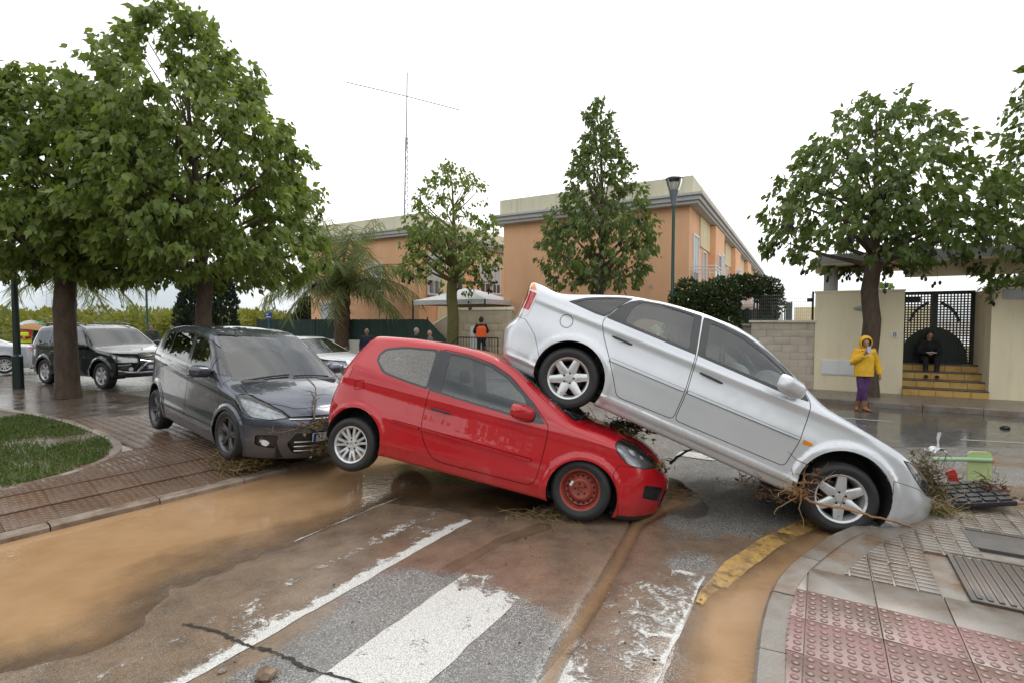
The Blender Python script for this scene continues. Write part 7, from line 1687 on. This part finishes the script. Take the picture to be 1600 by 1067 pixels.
g2 = ground(62, 576, .1); person('person in a dark coat under the brown umbrella', (g2.x, g2.y, .1), -1.3, stand(1, .22, ((-.22, -.14, 1.18), (-.05, -.22, 1.32))), M_NAVY, M_GRYC, M_SHOE, voxel=.014, hair='short', scale=1.0)
g3 = at(237, 500, 22.); person('person in a camouflage jacket standing by the far lamp post', (g3.x, g3.y, .1), .3, stand(), M_OLV, M_BLK, M_SHOE, voxel=.014, hair='cap', hairm=M_OLV)
def umbrella(label, hand, tip, cols, r=.56):
    a, b = Vector(hand), Vector(tip); d = (b-a).normalized(); e = tag(empty('umbrella', b, d.to_track_quat('Z', 'Y').to_euler()), label, 'umbrella'); L = (b-a).length
    for k in range(8):
        m = MB(); vs = []
        for i in range(6):
            f = i/5
            for j in range(4):
                an = (k+j/3)*2*PI/8; sag = 1-.06*math.sin(PI*j/3)*f; vs.append((r*f*sag*math.cos(an), r*f*sag*math.sin(an), -.26*f*f-.02*f))
        m.add(vs, [(i*4+j, i*4+j+1, (i+1)*4+j+1, (i+1)*4+j) for i in range(5) for j in range(3)]); m.build('panel', cols[k % len(cols)], e)
    m = MB(); m.tube([(0, 0, .06), (0, 0, -L)], .009, 6); m.build('shaft', M_BLACKI, e)
umbrella('brown umbrella held over the person in the dark coat', (g2.x-.1, g2.y-.15, 1.15), (g2.x-.05, g2.y-.05, 1.86), [cloth('brown_umbrella', (.32, .17, .06), .6)])
umbrella('white and green umbrella behind the man in the yellow vest', (g1.x-.1, g1.y+.45, 1.2), (g1.x-.25, g1.y+.5, 1.98), [cloth('white_umbrella', (.65, .68, .70), .6), cloth('white_umbrella', (.65, .68, .70), .6), cloth('green_umbrella', (.10, .45, .30), .6)])
umbrella('dark umbrella low behind the brown one', (g2.x+.6, g2.y+.9, 1.15), (g2.x+.75, g2.y+.9, 1.9), [cloth('maroon_umbrella', (.07, .04, .04), .6)])
# ================================================================== street furniture and flood debris
M_LPOST = plain('lamp_post_green', (.012, .060, .042), .4, var=.15); M_DPOST = plain('lamp_post_dark', (.008, .022, .018), .4, var=.2); M_GALV = plain('lamp_head_grey', (.16, .19, .21), .4, .4)
def lamp_post(label, loc, h, r, mat):
    e = tag(empty('lamp_post', loc), label, 'lamp post', 'lamp posts')
    m = MB(); m.tube([(0, 0, -.1), (0, 0, .02), (0, 0, .9), (0, 0, .95), (0, 0, h-.75)], [r*1.5, r*1.5, r*1.45, r, r*.8], 12); m.build('post', mat, e)
    m = MB(); m.lathe([(r*.85, h-.80), (r*1.1, h-.76), (r*1.2, h-.70), (.13, h-.38), (.135, h-.34)], 16); m.build('collar', M_GALV, e)
    m = MB(); m.lathe([(.13, h-.36), (.19, h-.20), (.235, h-.02)], 20); m.build('lamp_glass', glass_mat('lamp_glass', (.85, .86, .85), 1.0), e) if 'lamp_glass' not in MATS else m.build('lamp_glass', MATS['lamp_glass'], e)
    m = MB(); m.lathe([(.0, h-.33), (.07, h-.33), (.10, h-.22), (.10, h-.10), (.0, h-.08)], 14); m.build('lamp_bulb', plain('lamp_bulb', (.62, .62, .56), .4), e)
    m = MB(); m.lathe([(.24, h-.03), (.25, h), (.20, h+.035), (.0, h+.055)], 20); m.build('lamp_cap', M_GALV, e)
    for k in range(4):
        a = k*PI/2+.4; m = MB(); m.tube([(.135*math.cos(a), .135*math.sin(a), h-.36), (.20*math.cos(a), .20*math.sin(a), h-.20), (.245*math.cos(a), .245*math.sin(a), h-.02)], .009, 5); m.build('lamp_rib', M_GALV, e)
    return e
lamp_post('slim green lamp post with a glass bowl head before the orange house', (4.72, 15.1, .1), 6.0, .055, M_LPOST)
lamp_post('dark green lamp post beside the thick brown tree trunk', (-13.75, 14.2, .1), 4.9, .085, M_DPOST)
g = at(230, 500, 23); lamp_post('thin far lamp post near the person in camouflage', (g.x, g.y, .1), 5.2, .05, M_LPOST)
g = at(420, 494, 24); e = tag(empty('parking_sign', (g.x, g.y, 0), (0, 0, .1)), 'small blue sign on a blue pole before the reed fence', 'sign')
m = MB(); m.tube([(0, 0, 0), (0, 0, 2.3)], .03, 6); m.build('pole', plain('sign_blue_pole', (.03, .13, .40), .4), e); m = MB(); m.bevbox((0, -.04, 2.2), (.30, .02, .30), .004); sp_ = m.build('panel', plain('sign_blue', (.02, .08, .36), .4), e)
m = MB(); m.box((0, -.053, 2.13), (.22, .004, .05)); m.box((-.06, -.053, 2.25), (.10, .004, .05)); m.build('print', M_FRAME, sp_, False)
# --- sticks, reeds and mats of plants left by the flood
M_TWIG = plain('wet_twig', (.11, .065, .032), .6, var=.4, scale=20); M_REEDS = plain('dead_reed', (.24, .17, .07), .6, var=.35, scale=15); M_CANE = plain('cane', (.34, .18, .07), .45, var=.3, scale=12); M_WEED = leaf_mat('wet_weed', (.04, .055, .012), (.16, .15, .05), .15, .5); M_BRN = leaf_mat('brown_leaf', (.07, .035, .018), (.17, .085, .045), .1, .6)
def stick(name, label, pts, r, mat=M_CANE, twigs=0, seed=0):
    rng = np.random.default_rng(seed); e = tag(empty(name, pts[0]), label, 'branch'); P = [Vector(p)-Vector(pts[0]) for p in pts]; P = [p+Vector(rng.normal(0, .006, 3)) for p in catmull(P, 5)]; n = len(P)
    m = MB(); m.tube(P, [r*(1-.55*i/n) for i in range(n)], 7); m.build('stem', mat, e)
    for k in range(twigs):
        i = rng.integers(1, n); a = P[i]; d = Vector(rng.normal(size=3)); d.z = abs(d.z)*.4; d.normalize(); L = rng.uniform(.06, .22); t = MB(); t.tube([a, a+d*L*.5+Vector((0, 0, .01)), a+d*L], [r*.4, r*.3, r*.12], 4); t.build('twig', mat, e)
    return e
def debris(name, c, ext, n, mat, seed, L=(.08, .35), r=.0035, leaves=0, lmat=None, flat=.25, lab=None):
    """tangle nobody could count: thin stalks and leaves"""
    rng = np.random.default_rng(seed); m = MB(); c = Vector(c)
    for i in range(n):
        p = c+Vector((rng.normal(0, ext[0]), rng.normal(0, ext[1]), abs(rng.normal(0, ext[2])))); d = Vector(rng.normal(size=3)); d.z *= flat; d.normalize(); l = rng.uniform(*L); b = Vector(rng.normal(0, .03, 3))
        q = p+d*l; z0 = c.z; m.tube([(p.x, p.y, max(p.z, z0)), (*(p+d*l*.5+b).xy, max((p+d*l*.5+b).z, z0)), (q.x, q.y, max(q.z, z0))], [r, r*.8, r*.4], 3, False)
    o = m.build(name, mat); tag(o, kind='stuff')
    if leaves:
        B = np.array(c)+rng.normal(0, 1, (leaves, 3))*np.array(ext)*.9; B[:, 2] = np.maximum(B[:, 2], c.z); lo = leaf_cloud(name, B, rng.normal(size=(leaves, 3))*np.array([1, 1, .6]), rng.uniform(.03, .075, leaves), lmat or M_WEED, None, rng, 's'); tag(lo, kind='stuff')
    return o
def cp(root, x, y, z): return root.matrix_world @ Vector((x, y, z))
bpy.context.view_layer.update()
sv, rd_, gr = bpy.data.objects['silver_hatchback'], bpy.data.objects['red_hatchback'], bpy.data.objects['grey_people_carrier']
w0 = cp(sv, 1.35, -.93, .32)
stick('cane_stalk', 'long brown cane lying across the silver front wheel onto the kerb', [at(1238, 768, w0.y-.02), at(1275, 785, w0.y-.06), at(1340, 800, w0.y-.10), at(1400, 815, w0.y-.06), at(1443, 829, w0.y-.02)], .014, M_CANE, 4, 3)
debris('flood_debris', at(1248, 772, w0.y-.02), (.06, .05, .07), 46, M_CANE, 5, (.08, .26), .0035, 40, M_BRN, .8); debris('flood_debris', at(1268, 750, w0.y+.05), (.04, .04, .06), 18, M_TWIG, 6, (.08, .22), .005, 20, M_BRN, .8)
for k, (a, b) in enumerate((((1251, 775), (1257, 826)), ((1245, 778), (1208, 802)), ((1240, 760), (1215, 775)))): stick('reed_stalk', ('thin pale reed hanging straight down beside the silver front wheel', 'bent thin reed reaching toward the road from the silver front wheel', 'short reed splayed level from the debris at the silver front wheel')[k], [at(*a, w0.y-.05), at((a[0]+b[0])/2-3, (a[1]+b[1])/2-2, w0.y-.05), at(*b, w0.y-.08)], .006, M_REEDS, 0, k)
for x in (.55, .75, .86): p = cp(sv, x, -.80, .14); debris('flood_debris', p-Vector((0, 0, .10)), (.06, .05, .05), 16, M_TWIG, int(x*100), (.05, .2), .005, 10, M_BRN, 1.2)
# plants caught between the silver nose and the mat
pn = at(1445, 735, 5.35); debris('flood_debris', pn-Vector((0, 0, .22)), (.09, .10, .17), 420, M_TWIG, 12, (.06, .24), .0035, 700, M_WEED, .9); debris('flood_debris', ground(1462, 798, .12), (.10, .07, .05), 160, M_REEDS, 13, (.06, .25), .003, 150, M_WEED, .5)
debris('flood_debris', ground(1545, 785, .12)+Vector((0, 0, .06)), (.09, .09, .10), 70, M_TWIG, 14, (.05, .18), .004, 330, M_BRN, .9)
# under the red bonnet edge, the crushed roots; grey car nose and wheel
p = cp(rd_, 1.58, .0, .99); debris('flood_debris', p, (.16, .22, .05), 160, M_TWIG, 15, (.05, .22), .004, 260, M_WEED, .5)
p = cp(rd_, 1.95, -.45, .72); debris('flood_debris', p, (.05, .12, .03), 40, M_REEDS, 16, (.04, .14), .003, 40, M_WEED, .6)
debris('flood_debris', ground(905, 806, .0)-Vector((.25, .0, 0)), (.25, .06, .015), 60, M_REEDS, 17, (.08, .4), .0035, 60, M_WEED, .12)
p = ground(375, 728, .10); debris('flood_debris', p, (.16, .11, .07), 330, M_REEDS, 18, (.08, .35), .0035, 200, M_WEED, .5)
p = cp(gr, 2.25, -.02, .64); debris('flood_debris', p, (.08, .30, .03), 150, M_TWIG, 19, (.05, .26), .004, 320, M_WEED, .5); p = cp(gr, 2.30, .05, .36); debris('flood_debris', p, (.05, .26, .05), 120, M_TWIG, 20, (.05, .2), .0035, 220, M_WEED, .6)
stick('bare_branch', 'bare branch lying up over the bonnet of the grey car', [cp(gr, 2.28, -.22, .70), cp(gr, 2.10, -.12, .90), cp(gr, 1.85, .02, 1.0), cp(gr, 1.62, .10, 1.06)], .013, M_TWIG, 7, 4); stick('bare_branch', 'forked twig drooping over the front bumper of the grey car', [cp(gr, 2.20, -.30, .66), cp(gr, 2.27, -.50, .58), cp(gr, 2.15, -.72, .56)], .008, M_TWIG, 5, 8)
stick('bare_branch', 'crooked dark root sticking out from the red bonnet towards the road', [at(1048, 722, 5.9), at(1062, 712, 6.0), at(1080, 700, 6.1), at(1094, 686, 6.2)], .017, M_TWIG, 4, 9)
# --- wreckage on the corner: rubber mat, pale green panel on a pipe, red panel, ribbon
MATP = ground(1508, 782, .13); e = tag(empty('rubber_mat', (MATP.x, MATP.y, .20), (.10, -.16, math.atan2(P_.y, P_.x)+.25)), 'black rubber mat with raised bars, tilted on the corner by the silver nose', 'mat')
m = MB(); m.bevbox((0, 0, 0), (.60, .52, .05), .012); m.build('base', MT['rubber'], e)
for i in range(5):
    for j in range(5): b = MB(); b.bevbox((0, 0, 0), (.098, .07, .02), .005); o = b.build('raised_bar', MT['rubber'], e); o.location = (-.24+i*.12+(.03 if j % 2 else 0)-.015, -.20+j*.10, .032)
PB = at(1529, 752, 6.0); M_PGRN = plain('pale_green_paint', (.42, .52, .24), .45, var=.08); M_PIPE = plain('pipe_green', (.26, .42, .25), .45, var=.1)
e = tag(empty('broken_seat', (PB.x, PB.y, PB.z-.1), (0, 0, -.15)), 'upended pale green panel fixed to a green pipe beyond the rubber mat', 'wreckage')
m = MB(); P = Car.fillet([(-.125, 0), (.125, 0), (.125, .46), (-.125, .46)], .05); m.prism(P, -.012, .012, Matrix.Rotation(PI/2, 4, 'X')); m.build('panel', M_PGRN, e); m = MB(); m.tube([(-.52, -.035, .36), (-.1, -.035, .372), (.10, -.035, .372)], .024, 10); m.build('pipe', M_PIPE, e); m = MB(); m.bevbox((.128, .0, .36), (.03, .06, .05), .008); m.build('end_cap', plain('rust', (.42, .19, .08), .7), e)
RP = at(1489, 747, 5.85); m = MB(); m.bevbox((0, 0, 0), (.10, .03, .22), .012); o = m.build('plastic_scrap', plain('red_plastic', (.42, .02, .02), .4), None); o.location = (RP.x, RP.y, RP.z); o.rotation_euler = (.1, -.4, -.2); tag(o, 'small red plastic panel wedged in the plants by the mat', 'wreckage')
c = at(1462, 694, 5.5); rng = np.random.default_rng(4); m = MB(); nx, ny = 9, 7
vs = [(c.x+(i/(nx-1)-.5)*.20*(1-.25*abs(j-3)/3)+rng.normal(0, .008), c.y+(j/(ny-1)-.5)*.12+rng.normal(0, .008), c.z-.085+.045*math.exp(-((i-5)/2.2)**2)+abs(rng.normal(0, .014))) for j in range(ny) for i in range(nx)]
m.add(vs, [(j*nx+i, j*nx+i+1, (j+1)*nx+i+1, (j+1)*nx+i) for j in range(ny-1) for i in range(nx-1)])
st_ = [(.020, -.05, .016), (.022, -.01, .011), (.026, .03, .012), (.024, .07, .015), (.032, .11, .017), (.036, .135, .012)]
vs = [(c.x+dx+sg*w_, c.y+rng.normal(0, .006), c.z+dz+sg*.006) for dx, dz, w_ in st_ for sg in (-1, 0, 1)]
m.add(vs, [(i*3+j, i*3+j+1, (i+1)*3+j+1, (i+1)*3+j) for i in range(len(st_)-1) for j in range(2)])
o = m.build('torn_rag', plain('white_cloth', (.58, .58, .60), .8, var=.12)); sd_ = o.modifiers.new('thick', 'SOLIDIFY'); sd_.thickness = .004; tag(o, 'torn white rag caught on top of the plants at the silver nose', 'rag')
# broken glass-like film on the red windscreen: bits on bonnet
# loose stones and litter on the road
def stone(px, py, r, label, mat, sq=.6):
    g = ground(px, py); rng = np.random.default_rng(px); bm = bmesh.new(); bmesh.ops.create_icosphere(bm, subdivisions=2, radius=r)
    for v in bm.verts: v.co *= 1+rng.normal(0, .10); v.co.z *= sq
    me = bpy.data.meshes.new('stone'); bm.to_mesh(me); bm.free(); o = link('stone', me, mat); o.location = (g.x, g.y, r*sq*.6+float(road_z(np.array([[g.x, g.y]]))[0])); tag(o, label, 'stone')
M_ROCK = wet_stone('rock', (.22, .16, .10), (.32, .24, .16), mud=.2, rough=.5)
stone(415, 1058, .055, 'fist-sized ochre stone on the road by the crossing bars', M_ROCK); stone(347, 1050, .022, 'small grey stone near the white edge of the crossing', M_KERB)
stone(1570, 670, .07, 'dark lump lying on the far wet road lane', MT['rubber'])
# a leaf scatter on road and pavements
rng = np.random.default_rng(31); n = 420; B = np.column_stack([rng.uniform(-4, 6, n), rng.uniform(2.4, 9.5, n), np.zeros(n)]); B[:, 2] = road_z(B[:, :2])+.012+.11*(seg_dist(B[:, :2], kr) < 0); D = rng.normal(size=(n, 3)); D[:, 2] *= .12
tag(leaf_cloud('leaf_litter', B, D, rng.uniform(.012, .035, n), M_BRN, None, rng, 's'), kind='stuff')
# plants sprouting at the right kerb foot
for px, py, s in ((1330, 935, 1), (1290, 1000, 2), (1135, 1015, 3), (1125, 1050, 4)): pass
